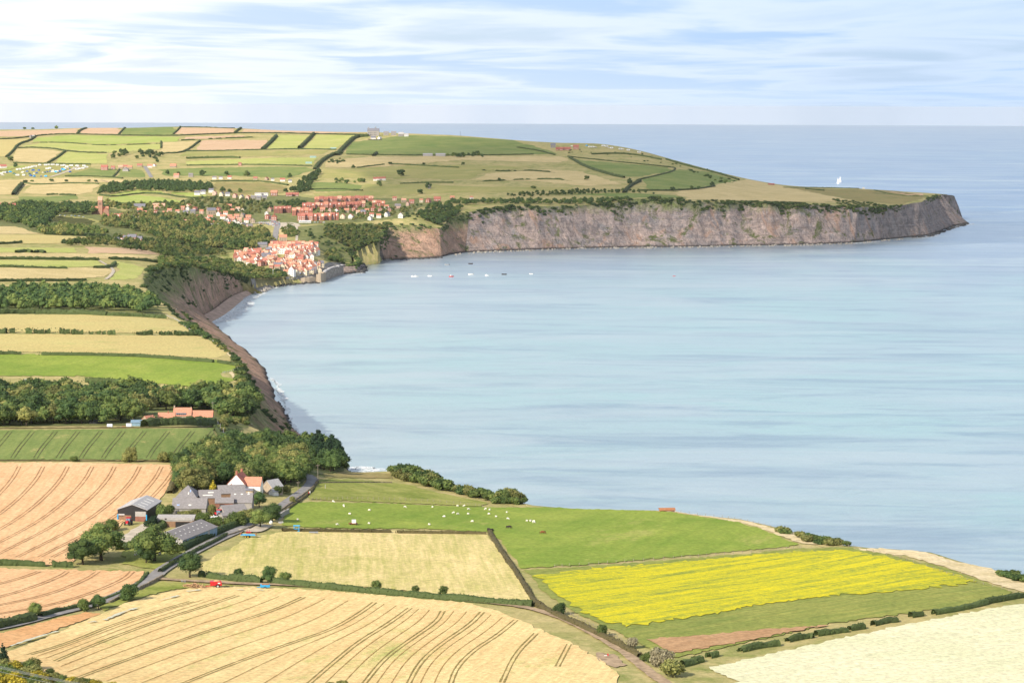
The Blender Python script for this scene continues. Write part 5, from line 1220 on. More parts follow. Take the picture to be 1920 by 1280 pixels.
hedge([(-40,864),(100,864),(230,865),(345,866)], .7, 1.0, 'thin dry hedge line between the striped green crop and the wheat', mat='hedge_dry', leafy=False)
hedge([(-40,804),(150,803),(400,801)], .8, 1.2, 'thin dry hedge line above the striped green crop', mat='hedge_dry', leafy=False)
hedge([(270,800),(300,797),(360,796),(400,798)], 4.6, 6, 'thick dark hedge in front of the red roofed farm', ragged=.3)
hedge([(402,800),(412,815),(425,838)], 2.2, 3.0, 'green hedge left of the small lane')
hedge([(412,790),(428,812),(438,835)], 1.2, 2.0, 'low hedge right of the small lane')
hedge([(318,925),(330,900),(345,875)], 2.0, 3.5, 'rough hedge at the right edge of the upper wheat', mat='hedge_dry')
hedge([(532,960),(560,940),(580,925),(595,905)], 1.0, 1.4, 'low bank hedge right of the curving lane', mat='hedge_dry')
FH = [([(-30,528),(40,527),(100,527),(160,526)], 2.6, 'below the upper stubble field'), ([(30,502),(80,503),(125,504)], 2.4, 'under the thin grass strip, middle'), ([(-30,500),(44,501)], 2.4, 'under the thin grass strip, left'), ([(178,503),(208,502),(216,494)], 3, 'curving beside the coast path'),
 ([(-30,486),(50,486),(100,487),(150,487),(185,488)], 3, 'between straw strip and thin grass strip'), ([(205,486),(260,488),(310,494)], 3.2, 'above the cliff-top meadow'), ([(30,474),(50,472),(60,474)], 3.2, 'isolated on the pale strip'), ([(65,474),(72,472),(84,475)], 3, 'small piece right of the isolated one'),
 ([(-30,459),(20,457),(40,456)], 3, 'below the straw field at far left'), ([(85,440),(150,442),(200,444)], 4, 'tall, above the straw field'), ([(30,383),(75,381)], 3, 'left of the valley grass field'), ([(88,366),(108,365)], 3, 'short, above the valley grass field'), ([(112,366),(142,367)], 3.2, 'long-short, above the valley grass field')]
for P, hh, tx in FH: hedge(P, hh, 4, 'dark field hedge ' + tx, group='hedges of the middle fields')
HH = [([(-40,263),(20,261),(50,258),(80,254),(120,252),(180,253),(250,255),(330,255)], 3.2, 'longest, under the pink stubble fields'), ([(330,255),(400,252),(460,250),(520,250),(600,252),(690,254)], 3, 'long, right of the ridge fields'),
 ([(145,251),(150,245),(162,241)], 4, 'short, between the two pink stubble fields'), ([(221,254),(228,246),(235,239)], 2.6, 'between pink stubble and green field'), ([(325,252),(335,243),(338,238)], 3, 'right of the ridge green field'), ([(440,250),(448,243),(452,241)], 4, 'right of the second pink field'),
 ([(336,239),(380,239),(420,241),(440,241)], 2.4, 'dark, along the skyline'), ([(12,295),(25,283),(32,273),(45,267)], 4, 'slanting, left of the tan field'), ([(48,267),(60,262),(66,256)], 4, 'short slanting, by the white hut'), ([(34,278),(60,277),(100,279),(120,283),(160,287),(200,287)], 3, 'above the tan field'),
 ([(122,284),(110,294),(90,306)], 3.6, 'slanting, between tan and lime fields'), ([(62,268),(120,268),(160,271),(190,273),(250,272),(300,270)], 2.4, 'gappy, under the bright hill field'), ([(25,306),(60,307),(100,308),(170,309)], 3, 'above the camping field'),
 ([(302,266),(302,278)], 3, 'upright short, right of the bright hill field'), ([(303,289),(340,287),(355,280),(370,268),(375,265)], 3.6, 'slanting, left of the pink hill field'), ([(340,264),(380,262),(420,260),(480,258)], 3.2, 'dotted, under the tan hill strip'),
 ([(345,284),(420,283),(500,281),(560,280),(630,281)], 2.6, 'level, below the pink hill field'), ([(492,281),(505,270),(518,256)], 6, 'thick slanting, left of the lime field'), ([(561,279),(575,266),(588,252)], 6, 'thick slanting, between the two lime fields'),
 ([(350,298),(380,297),(430,296),(450,297)], 4.5, 'bushy, above the striped lime field'), ([(350,311),(400,310),(480,309),(585,312)], 2.6, 'dark, below the striped lime field'), ([(395,341),(450,340),(500,341),(540,348)], 3, 'dark, above the heath field'),
 ([(632,292),(640,282),(650,272),(665,258),(690,256)], 7, 'thick climbing, left of the ridge field'), ([(590,318),(600,305),(620,292),(640,288)], 6, 'thick, under the climbing one'), ([(650,290),(760,292),(900,292),(1000,290)], 2.6, 'long, under the ridge field'),
 ([(670,315),(720,309)], 2.6, 'thin slanting, on the ridge pasture'), ([(735,308),(790,311),(860,315)], 2.8, 'thin, right of the thin slanting one'), ([(575,356),(630,355),(680,358)], 2.6, 'below the small green field'), ([(750,345),(800,343),(850,343)], 2.6, 'low, above the cliff houses'),
 ([(905,320),(950,322),(985,320),(1040,324)], 3, 'dotted, in the middle of the ridge pasture'), ([(900,341),(960,338),(1040,336),(1070,340)], 3, 'dotted, lower ridge pasture'), ([(1068,296),(1100,315),(1150,330),(1170,334)], 4.5, 'thick, left of the ridge green field'),
 ([(1065,294),(1120,300),(1200,308),(1265,315)], 2.4, 'dark wall-like, above the ridge green field'), ([(1195,338),(1230,330),(1262,322),(1266,316)], 2.4, 'slanting between the two ridge green fields'), ([(1200,358),(1260,358),(1300,356),(1340,350)], 3, 'below the right ridge green field'),
 ([(1170,362),(1180,350),(1200,340)], 5, 'bushy, at the west corner of the ridge green fields'), ([(187,366),(215,370),(260,363),(306,364),(345,372),(400,371)], 3, 'between the two bright meadows'), ([(200,382),(280,384),(345,384)], 3, 'below the bright meadows'), ([(212,332),(218,326),(224,318)], 2.6, 'between the two small green fields'),
 ([(122,331),(170,331),(212,333),(230,335)], 2.4, 'below the small green fields'), ([(40,343),(70,347),(140,343),(185,345)], 2.2, 'thin, above the stubble field'), ([(25,366),(32,356),(42,346)], 6, 'thick slanting, left of the stubble field'),
 ([(1250,300),(1290,312),(1340,324),(1385,338)], 4, 'dark, down the seaward skyline'), ([(1110,290),(1160,288),(1200,292),(1240,300)], 3.5, 'scrubby, under the cliff-top farm'), ([(970,277),(1010,283),(1040,291)], 3, 'dark rough, right end of the ridge field'),
 ([(1470,352),(1540,352),(1610,354)], 1.6, 'low wall-like, on the headland skyline'), ([(1640,357),(1665,364),(1700,368),(1740,369)], 1.8, 'thin, near the headland tip'), ([(1510,355),(1545,358)], 3, 'short scrubby, on the headland'), ([(700,293),(706,288)], 5, 'round, left of the farm on the ridge line')]
for P, hh, tx in HH: hedge(P, hh, max(3.8, hh * 1.3), 'hill hedge, ' + tx, group='hedges of the far hill', name='field_hedge', gap=30 if 'dotted' in tx or 'gappy' in tx else None)
# lone trees and bushes of the far hill
for i, (x, y, h, tx) in enumerate([(106,242,9,'on the skyline, largest'), (46,243,6,'on the skyline, left'), (62,242,5.5,'on the skyline, second'), (20,303,11,'beside the white hut roof at the left edge'), (29,314,10,'at the camping field corner'), (48,343,6,'left of a row on stubble'), (60,341,4,'second on stubble'),
    (97,341,6,'middle of the stubble row'), (125,341,5,'right of the middle of the stubble row'), (167,341,5,'near the end of the stubble row'), (180,342,5,'at the end of the stubble row'), (752,331,14,'lone large, in the ridge pasture'), (663,316,8,'thin upright, on the ridge pasture'), (732,309,6,'on the thin wall of the ridge pasture'),
    (795,309,5,'second on the thin wall'), (868,310,7,'third on the thin wall'), (418,360,10,'left on the heath field'), (431,362,8,'middle on the heath field'), (451,362,9,'round, right on the heath field'), (536,362,9,'beside the gully wood'), (314,327,9,'left on the hill grass'), (335,328,7,'right of it on the hill grass'),
    (380,330,12,'big, above the dark wood'), (425,329,9,'behind the white hill cottages'), (464,331,12,'round, between the hill cottages'), (543,333,9,'right of the hill cottages'), (936,340,7,'on the lower ridge pasture'), (1100,338,9,'pale round, on the lower ridge pasture'), (1180,346,12,'big dark, at the corner of the green ridge fields'),
    (1262,359,9,'dark round, below the right ridge field'), (1297,356,8,'dark round, right of it'), (1310,356,7,'last, below the right ridge field'), (1335,349,9,'by the seaward skyline, left'), (1360,344,8,'by the seaward skyline, middle'), (804,354,12,'above the cliff houses'), (788,364,9,'dark, above the red brick villas'), (1000,354,6,'left end of the ridge belt')]):
    tree(x, y, h * 1.2, 'round_lo' if h > 6 else 'bush_lo', 'leaf_dark' if i % 3 else 'leaf_mid', 'hill_tree' if h > 6 else 'hill_bush', 'dark tree ' + tx, 'tree' if h > 6 else 'bush', 'lone trees of the far hill', 1.25)
def clump(P, n, h, desc):
    it = []
    for _ in range(n * 6):
        a = rnd.uniform(min(p[0] for p in P), max(p[0] for p in P)); b = rnd.uniform(min(p[1] for p in P), max(p[1] for p in P))
        if inpoly(np.array([a]), np.array([b]), P)[0]: it.append((a, b, h * rnd.uniform(.7, 1.3), 'round_lo' if h > 5 else 'bush_lo', rnd.choice(DK), 1.3))
        if len(it) >= n: break
    merged_trees('copse', it, desc, 'copse')
clump([(200,300),(205,290),(230,284),(285,285),(305,292),(300,305),(270,304),(235,292),(215,300)], 34, 10, 'dark copse curving above the red brick farm cottages')
clump([(832,292),(900,290),(910,295),(835,296)], 14, 9, 'dark copse right of the long grey sheds on the ridge')
clump([(1290,320),(1340,327),(1400,343),(1395,350),(1350,343),(1300,326)], 16, 5, 'dark scrub on the seaward slope of the headland')
clump([(595,305),(650,296),(650,306),(600,312)], 14, 5, 'dark gorse patch on the left of the ridge pasture')
clump([(740,361),(700,345),(625,345),(630,338),(700,340)], 12, 8, 'trees left of the red roofed row under the ridge')
clump([(1040,280),(1200,285),(1330,318),(1320,324),(1180,300),(1060,292)], 26, 3.2, 'scrub patches below the cliff-top farm')
clump([(1350,383),(1500,384),(1515,400),(1440,392),(1390,395)], 20, 4, 'dark bushes hanging over the headland cliff')
clump([(760,402),(800,402),(835,412),(830,425),(800,415),(760,412)], 24, 4, 'bushes along the top of the bare slump')
clump([(560,430),(640,426),(655,440),(660,470),(630,480),(610,470),(600,455),(565,448)], 46, 4.0, 'bushes dotted over the slope right of the old village')
clump([(645,455),(690,455),(722,445),(726,475),(700,490),(664,490),(650,478)], 110, 5.0, 'scrub hanging over the low rock cliff')
clump([(425,870),(480,850),(560,850),(600,868),(560,880),(460,880)], 18, 9, 'undergrowth filling the wood above the farmhouse')
# ------------------------------------------------------------------ buildings
for nm, c, r_ in [('white_wall', (.80, .78, .74), .8), ('cream_wall', (.72, .64, .48), .8), ('brick_wall', (.36, .15, .105), .9), ('brick_dark', (.26, .12, .09), .9), ('stone_wall', (.42, .34, .25), .9), ('grey_stone', (.33, .31, .29), .9),
                  ('pink_wall', (.66, .46, .38), .8), ('orange_tile', (.56, .25, .165), .85), ('orange_tile_b', (.66, .37, .26), .85), ('red_tile', (.42, .165, .125), .85), ('red_tile_dark', (.36, .14, .11), .85), ('slate', (.20, .20, .23), .6), ('fibre_cement', (.25, .235, .235), .85),
                  ('fibre_pale', (.44, .43, .43), .8), ('black_steel_and_shade', (.022, .022, .024), .5), ('blue_cladding_and_shade', (.22, .34, .44), .5), ('grey_cladding', (.40, .38, .36), .6), ('timber_brown', (.26, .16, .10), .9), ('window_dark', (.04, .05, .065), .15), ('white_paint', (.82, .82, .80), .4),
                  ('skylight', (.70, .68, .62), .4), ('skylight_blue', (.30, .42, .70), .4), ('lead_grey', (.25, .26, .28), .5), ('copper_green', (.35, .50, .46), .6), ('brick_tower', (.42, .24, .17), .9), ('rust', (.40, .18, .09), .9), ('blue_paint', (.03, .32, .62), .4),
                  ('bright_blue', (.06, .40, .75), .4), ('red_paint', (.55, .025, .035), .35), ('orange_paint', (.75, .22, .03), .4), ('yellow_paint', (.80, .50, .02), .4), ('tyre', (.02, .02, .02), .8), ('steel', (.30, .31, .33), .35), ('wool', (.82, .78, .68), 1.0), ('horse_brown', (.22, .085, .035), .8),
                  ('horse_dark', (.04, .03, .03), .7), ('log', (.50, .31, .17), .9), ('glass_blue', (.16, .24, .33), .1), ('tent_blue', (.05, .12, .34), .7), ('tent_green', (.10, .20, .15), .7), ('tent_cream', (.62, .58, .46), .7), ('silver', (.62, .64, .66), .3), ('post_wood', (.28, .24, .19), .9), ('brown_wood', (.22, .13, .08), .9)]:
    M[nm] = plain(nm, c, r_, .35 if r_ < .6 else .15, .10, 1.2)
def boxv(x0, x1, y0, y1, z0, z1):
    V = [(x, y, z) for x in (x0, x1) for y in (y0, y1) for z in (z0, z1)]
    return V, [(0, 1, 3, 2), (4, 6, 7, 5), (0, 4, 5, 1), (2, 3, 7, 6), (0, 2, 6, 4), (1, 5, 7, 3)]
def prism(w, l, e, r, base=-1.5, hip=0.0):
    """walls with gable ends; ridge along Y"""
    a, b = w / 2, l / 2; rr_ = r - .12 if hip == 0 else e
    V = [(-a, -b, base), (a, -b, base), (a, -b, e), (0, -b, rr_), (-a, -b, e), (-a, b, base), (a, b, base), (a, b, e), (0, b, rr_), (-a, b, e)]
    return V, [(0, 1, 2, 3, 4), (6, 5, 9, 8, 7), (1, 6, 7, 2), (5, 0, 4, 9), (4, 3, 8, 9), (3, 2, 7, 8)]
def roofv(w, l, e, r, ov=.3, th=.22, hip=0.0, mono=False):
    a, b = w / 2 + ov, l / 2 + ov * .8; s = (r - e) / (w / 2); ez = e - s * ov
    if mono:
        V = [(-a, -b, r + .1), (a, -b, e + .1), (a, b, e + .1), (-a, b, r + .1)]; V += [(x, y, z + th) for x, y, z in V]
        return V, [(0, 3, 2, 1), (4, 5, 6, 7), (0, 1, 5, 4), (1, 2, 6, 5), (2, 3, 7, 6), (3, 0, 4, 7)]
    h = l / 2 - hip * l / 2
    lo = [(-a, -b, ez), (a, -b, ez), (a, b, ez), (-a, b, ez), (0, -b if not hip else -h, r), (0, b if not hip else h, r)]
    up = [(x, y, z + th) for x, y, z in lo]; V = lo + up; F = []
    for o in (0, 6):
        q = [(0, 4, 5, 3), (1, 2, 5, 4)] + ([(0, 1, 4), (2, 3, 5)] if hip else [])
        F += [tuple(i + o for i in (f if o else f[::-1])) for f in q]
    if hip: F += [(0, 1, 7, 6), (1, 2, 8, 7), (2, 3, 9, 8), (3, 0, 6, 9)]
    else: F += [(0, 3, 9, 6), (1, 7, 8, 2), (0, 6, 10, 4), (4, 10, 7, 1), (3, 5, 11, 9), (5, 2, 8, 11)]
    return V, F
def panel(face, u, z, w, h, W_, L_, out_=.06, th=.10):
    """a slab on a wall; u runs along the wall from its middle"""
    if face == 'front': return boxv(u - w / 2, u + w / 2, -L_ / 2 - out_, -L_ / 2 + th, z, z + h)
    if face == 'back': return boxv(u - w / 2, u + w / 2, L_ / 2 - th, L_ / 2 + out_, z, z + h)
    if face == 'left': return boxv(-W_ / 2 - out_, -W_ / 2 + th, u - w / 2, u + w / 2, z, z + h)
    return boxv(W_ / 2 - th, W_ / 2 + out_, u - w / 2, u + w / 2, z, z + h)
def slope_panel(side, u, f, w, h, W_, e, r, lift=.30):
    """a light lying on a roof slope: side -1/+1, u along ridge, f 0..1 up the slope"""
    a = W_ / 2; s = r - e; ln = math.hypot(a, s); V = []
    for df in (-h / 2, h / 2):
        g = f + df / ln
        for du in (-w / 2, w / 2):
            V.append((side * a * (1 - g), u + du, e + s * g + lift - .05)); V.append((side * a * (1 - g), u + du, e + s * g + lift))
    return V, [(0, 2, 3, 1), (4, 5, 7, 6), (0, 1, 5, 4), (2, 6, 7, 3), (1, 3, 7, 5), (0, 4, 6, 2)]
def building(name, label, px, py, w, l, e, r, yaw, wall, roof, cat='house', hip=0.0, ov=.3, chim=(), wins=(), doors=(), lights=(), group=None, mono=False, loc=None, dz=0.0, flush_roof=None):
    p = on1(px, py) if loc is None else Vector(loc)
    R_ = empty(name, (p.x, p.y, p.z + dz), -math.radians(yaw), label, cat, group)
    if mono:
        a, b = w / 2, l / 2; V = [(-a, -b, -1.5), (a, -b, -1.5), (a, -b, e), (-a, -b, r), (-a, b, -1.5), (a, b, -1.5), (a, b, e), (-a, b, r)]
        link('wall', mesh('wall', V, [(0, 1, 2, 3), (5, 4, 7, 6), (1, 5, 6, 2), (4, 0, 3, 7), (3, 2, 6, 7)], [M[wall]]), R_)
    else:
        V, F_ = prism(w, l, e, r, hip=hip); link('wall', mesh('wall', V, F_, [M[wall]]), R_)
    V, F_ = roofv(w, l, e, r, ov, hip=hip, mono=mono); ro = link('roof', mesh('roof', V, F_, [M[roof]]), R_)
    for (x, y, s, h, m_) in chim:
        zr = r - abs(x) * (r - e) / (w / 2)
        ch = link('chimney', mesh('chimney', *boxv(x - s / 2, x + s / 2, y - s / 2, y + s / 2, zr - .6, zr + h), [M[m_]]), ro)
    for (f, u, z, ww, h, m_) in wins: link('window', mesh('window', *panel(f, u, z, ww, h, w, l), [M[m_]]), R_)
    for (f, u, z, ww, h, m_) in doors: link('door', mesh('door', *panel(f, u, z, ww, h, w, l, .08), [M[m_]]), R_)
    for (sd, u, f, ww, h, m_) in lights: link('roof_light', mesh('roof_light', *slope_panel(sd, u, f, ww, h, w, e, r), [M[m_]]), ro)
    return R_
# --- the farm by the wheat
b1 = building('barn', 'tall open-fronted grey-roofed barn standing alone at the edge of the wheat', 262, 968, 12.8, 25, 5.0, 7.2, 6, 'black_steel_and_shade', 'fibre_pale', 'barn', ov=.35,
         doors=[('front', 3.6, 2.2, 4.6, 2.1, 'grey_cladding'), ('front', 3.6, 0.0, 4.6, 2.2, 'brick_dark'), ('front', -3.2, 0, 5.4, 2.6, 'timber_brown'), ('front', -4.7, 1.9, 2.7, 1.3, 'fibre_pale')],
         lights=[(1, u, f, 1.1, 3.4, 'skylight') for u in (-9, -4, 1, 6) for f in (.5,)] + [(-1, u, .5, 1.0, 3.6, 'skylight') for u in (-8, -3, 2, 7)])
for x in (-6.3, 6.2):
    link('door_post', mesh('door_post', *boxv(x - .25, x + .25, -12.75, -12.55, -1, 3.0), [M['blue_paint']]), b1)
building('farm_shed', 'pyramid-roofed grey shed with two small skylights at the back of the farmyard', 353, 944, 14, 9, 4.0, 8.2, 90, 'stone_wall', 'fibre_cement', 'shed', hip=.98, lights=[(1, 1.5, .5, .5, 1.5, 'skylight_blue'), (1, .8, .3, .5, 1.5, 'skylight')])
building('farm_shed', 'long grey shed with blue and white roof lights, middle of the farm', 357, 960, 10.5, 14.8, 2.6, 6.2, 90, 'grey_stone', 'fibre_cement', 'shed', lights=[(1, -4.8, .28, 1.1, .7, 'skylight_blue'), (1, .3, .28, 1.2, .7, 'skylight')], ov=.3)
building('farm_shed', 'grey shed with long pale skylight strips left of the farmhouse range', 393, 944, 9, 9.5, 3.4, 6.2, 80, 'timber_brown', 'fibre_cement', 'shed', lights=[(1, .5, .62, 2.6, .7, 'skylight'), (1, -1.0, .28, 4.4, .6, 'skylight')])
building('farm_shed', 'long grey roofed range running up to the white farmhouse', 433, 936, 9, 12, 3.6, 6.6, 76, 'timber_brown', 'fibre_cement', 'shed')
building('farm_shed', 'low lean-to with brown boarded front below the grey range', 421, 951, 6, 8, 2.6, 4.4, 85, 'brick_dark', 'fibre_cement', 'shed', mono=False, doors=[('right', -1, 0, 2.2, 2.0, 'black_steel_and_shade')])
building('farm_shed', 'brown roofed shed with three square white roof lights', 454, 951, 9.5, 9.6, 3.0, 6.4, 90, 'grey_stone', 'fibre_cement', 'shed', lights=[(1, u, .86, .9, .6, 'skylight') for u in (-3, 0, 3)])
building('farm_shed', 'low grey shed facing the road bend, red machinery at its door', 436, 968, 9.0, 10.5, 2.8, 5.2, 62, 'grey_stone', 'fibre_cement', 'shed', doors=[('front', -1.2, 0, 2.4, 2.4, 'brick_dark')])
building('farm_shed', 'small block shed beside the road bend hedge', 424, 975, 3.6, 4.6, 2.4, 3.4, 62, 'grey_stone', 'fibre_cement', 'shed')
building('open_shed', 'long narrow open-fronted shed with a pale boarded fascia', 330, 986, 6, 15.5, 3.0, 4.2, 90, 'timber_brown', 'grey_cladding', 'shed', mono=True, doors=[('right', -4.8, 2.6, 5.6, 1.5, 'grey_cladding'), ('right', 2.6, 2.6, 9.4, 1.5, 'grey_cladding'), ('right', 3.2, -.2, 6.0, 2.6, 'black_steel_and_shade'), ('right', -3.9, 3.1, .9, .8, 'black_steel_and_shade')])  # black panels paint the dark inside of the open front
lg = [(1, u, f, .8, .55, 'skylight') for u in np.arange(-13, 14, 4.2) for f in (.35, .68)] + [(-1, u, .4, 1.6, 2.6, 'skylight') for u in np.arange(-13, 14, 4.5)]
b10 = building('long_shed', 'long low grey-roofed shed with rows of small roof lights beside the clipped hedge', 345, 1011, 14.5, 34, 3.0, 5.6, 17, 'blue_cladding_and_shade', 'fibre_cement', 'shed', ov=.4, lights=lg)  # blue wall colour holds the bluish shade of the long side
link('end_wall', mesh('end_wall', [(-7.2, -17.1, -1), (7.2, -17.1, -1), (7.2, -17.1, 3.0), (0, -17.1, 5.45), (-7.2, -17.1, 3.0)] + [(-7.2, -16.9, -1), (7.2, -16.9, -1), (7.2, -16.9, 3.0), (0, -16.9, 5.45), (-7.2, -16.9, 3.0)], [(0, 1, 2, 3, 4), (9, 8, 7, 6, 5), (0, 5, 6, 1), (1, 6, 7, 2), (2, 7, 8, 3), (3, 8, 9, 4), (4, 9, 5, 0)], [M['grey_cladding']]), b10)  # paler end: the light falling on it is put into the colour
for k in range(6):
    x = -6 + k * 2.1; link('end_panel', mesh('end_panel', *boxv(x - .4, x + .4, -17.2, -17.1, .3, 3.2), [M['fibre_pale' if k % 2 else 'white_paint']]), b10)
for k in range(9):
    y = -15 + k * 3.8; link('side_panel', mesh('side_panel', *boxv(7.2, 7.32, y, y + 1.7, .2, 2.6), [M['blue_cladding_and_shade' if k % 3 else 'grey_cladding']]), b10)
fh = building('farmhouse', 'white farmhouse with red tiled roofs and a brick chimney among the sheds', 449, 924, 8.2, 9.6, 5.0, 9.4, 12, 'white_wall', 'red_tile', chim=[(0, -3.9, .9, 1.6, 'brick_wall'), (-.2, 4.2, .9, 1.7, 'brick_wall')], wins=[('front', -1.8, 3.4, .8, 1, 'window_dark')])
def sub(parent, nm, V, F_, m_): return link(nm, mesh(nm, V, F_, [M[m_]]), parent)
def wing(parent, dx, dy, w, l, e, r, rot, wall, roof, wins=()):
    q = Matrix.Rotation(math.radians(-rot), 3, 'Z')
    def T(V): return [tuple(q @ Vector(v) + Vector((dx, dy, 0))) for v in V]
    V, F_ = prism(w, l, e, r); a = sub(parent, 'wing_wall', T(V), F_, wall); V, F_ = roofv(w, l, e, r); sub(parent, 'wing_roof', T(V), F_, roof)
    for (f, u, z, ww, h, m_) in wins:
        V, F_ = panel(f, u, z, ww, h, w, l); sub(a, 'window', T(V), F_, m_)
wing(fh, 6.2, .8, 6.6, 8.5, 4.2, 7.6, 84, 'white_wall', 'orange_tile', [('right', -2.4, 1.0, .9, 1.1, 'window_dark'), ('right', 0.8, 1.0, .9, 1.1, 'window_dark')])
wing(fh, -2.2, -6.6, 4.2, 4.6, 2.6, 4.8, 0, 'white_wall', 'red_tile')
wing(fh, 4.9, -4.6, 3.2, 6.5, 2.4, 3.0, 84, 'stone_wall', 'slate', [('right', -1.6, .6, .8, 1, 'white_paint'), ('right', 1.4, .6, .8, 1, 'white_paint')])
ct = building('cottage', 'small stone cottage with a pale sheeted roof right of the farmhouse', 511, 925, 6.4, 7.4, 3.6, 6.6, 38, 'stone_wall', 'fibre_pale', ov=.3)
wing(ct, 3.6, -3.0, 3.0, 3.6, 1.8, 3.0, 0, 'white_wall', 'fibre_pale')
building('greenhouse', 'small white gabled greenhouse half hidden by bushes', 399, 979, 3.4, 4.2, 1.2, 2.5, 62, 'glass_blue', 'white_paint', 'greenhouse', ov=.1)
# --- the red roofed farm above
rf = building('farmhouse', 'stone farmhouse with red pantile roof and a dormer strip, end chimney', 343, 791, 7, 10.6, 4.4, 8.6, 90, 'stone_wall', 'orange_tile', chim=[(0, -5.0, .8, 1.4, 'stone_wall'), (0, 5.0, .7, .5, 'stone_wall')], wins=[('right', -2.5, .8, .9, 1.2, 'window_dark'), ('right', 3.0, 2.6, 1.0, 1.2, 'window_dark'), ('right', 3.4, .8, .9, 1.2, 'window_dark')])
V, F_ = boxv(1.6, 3.4, -3.6, 2.4, 4.2, 5.9); sub(rf, 'dormer', V, F_, 'lead_grey')
for k in range(5): V, F_ = boxv(3.4, 3.46, -3.3 + k * 1.15, -2.5 + k * 1.15, 4.6, 5.6); sub(rf, 'dormer_window', V, F_, 'window_dark')
building('farm_barn', 'long low barn with red pantile roof right of the stone farmhouse', 380, 790, 6, 12.6, 3.0, 6.6, 90, 'stone_wall', 'orange_tile', 'barn', wins=[('right', 0, .8, 1.6, 1.2, 'white_paint')])
building('farm_barn', 'low red roofed range left of the stone farmhouse', 313, 791, 5.6, 10.0, 2.8, 5.6, 90, 'stone_wall', 'orange_tile', 'barn', chim=[(0, .8, .6, 1.2, 'brick_wall')])
building('farm_barn', 'small red roofed gable end at the left of the upper farm', 279, 794, 5.2, 7, 2.4, 4.8, 35, 'stone_wall', 'orange_tile', 'barn')
building('blue_shed', 'pale blue flat-topped shed at the left end of the upper farm', 258, 798, 5, 7.4, 2.0, 2.9, 84, 'blue_cladding_and_shade', 'blue_cladding_and_shade', 'shed', mono=True)
building('dark_hut', 'low dark hut on the verge at the foot of the wood', 181, 795, 3, 8, 1.6, 2.2, 90, 'black_steel_and_shade', 'black_steel_and_shade', 'shed', mono=True)
building('field_hut', 'tiny white hut in the wood edge above the green field', 53, 717, 3, 4, 1.8, 2.4, 90, 'white_wall', 'white_paint', 'hut')
building('cliff_ruin', 'low broken brown brick building on the cliff edge right of the pasture', 1251, 957, 4.0, 7.0, .9, 1.5, 84, 'brick_wall', 'rust', 'ruin', ov=.5)
# --- many small houses: parts shared between houses alike
HS = {}
def hset(w, l, e, r, wall, roof, dorm=None, ch=2, storeys=2):
    k = (w, l, e, r, wall, roof, dorm, ch)
    if k in HS: return HS[k]
    D_ = {}
    D_['wall'] = mesh('wall', *prism(w, l, e, r), [M[wall]]); D_['roof'] = mesh('roof', *roofv(w, l, e, r, .25), [M[roof]])
    c_ = []
    if ch:
        c_.append(boxv(-.45, .45, -l / 2 + .1, -l / 2 + .9, r - .8, r + 1.2))
        if ch > 1: c_.append(boxv(-.45, .45, l / 2 - .9, l / 2 - .1, r - .8, r + 1.2))
    D_['chimney'] = [mesh('chimney', *c, [M['brick_wall' if wall != 'grey_stone' else 'grey_stone']]) for c in c_]
    wn = []
    for z in np.arange(.9, e - 1.2, 2.7):
        for f, L_ in (('left', l), ('right', l), ('front', w), ('back', w)):
            n_ = max(1, int(L_ / 2.6))
            for j in range(n_): wn.append(panel(f, (j - (n_ - 1) / 2) * (L_ / (n_ + .3)), z, .95, 1.35, w, l))
    V, F_ = merge(wn); D_['windows'] = mesh('windows', V, F_, [M['white_paint' if 'brick' in wall and dorm is None else 'window_dark']])
    if dorm:
        dm = []
        for sd in (-1, 1):
            zr = e + (r - e) * .28; a = w / 2 * .95
            x0, x1 = sorted((sd * a, sd * w * .12)); b = 1.0
            V = [(x0, -b, e - .2), (x1, -b, e - .2), (x1, b, e - .2), (x0, b, e - .2), (x0, -b, zr + .9), (x1, -b, zr + .9), (x1, b, zr + .9), (x0, b, zr + .9), (x0, 0, zr + 1.9), (x1, 0, zr + 1.9)]
            dm.append((V, [(0, 1, 5, 4), (2, 3, 7, 6), (0, 4, 8, 7, 3), (1, 2, 6, 9, 5), (4, 5, 9, 8), (7, 8, 9, 6), (0, 3, 2, 1)]))
        V, F_ = merge(dm); D_['dormer'] = mesh('dormer', V, F_, [M[dorm]])
    HS[k] = D_; return D_
def house(px, py, w, l, e, r, yaw, wall, roof, label, group, name='house', dorm=None, ch=2, cat='house', dz=0, loc=None):
    p = on1(px, py) if loc is None else Vector(loc); D_ = hset(w, l, e, r, wall, roof, dorm, ch)
    R_ = empty(name, (p.x, p.y, p.z + dz), -math.radians(yaw), label, cat, group)
    link('wall', D_['wall'], R_); ro = link('roof', D_['roof'], R_)
    for c in D_['chimney']: link('chimney', c, ro)
    tag(link('windows', D_['windows'], R_), kind='stuff')
    if dorm: link('dormer', D_['dormer'], R_)
    return R_
WN = {'white_wall': 'white', 'cream_wall': 'cream', 'brick_wall': 'red brick', 'brick_dark': 'dark brick', 'stone_wall': 'stone', 'grey_stone': 'grey stone', 'pink_wall': 'pink'}
RN = {'orange_tile': 'orange roofed', 'orange_tile_b': 'pale orange roofed', 'red_tile': 'red roofed', 'red_tile_dark': 'dark red roofed', 'slate': 'slate roofed', 'fibre_cement': 'grey roofed', 'fibre_pale': 'pale roofed'}
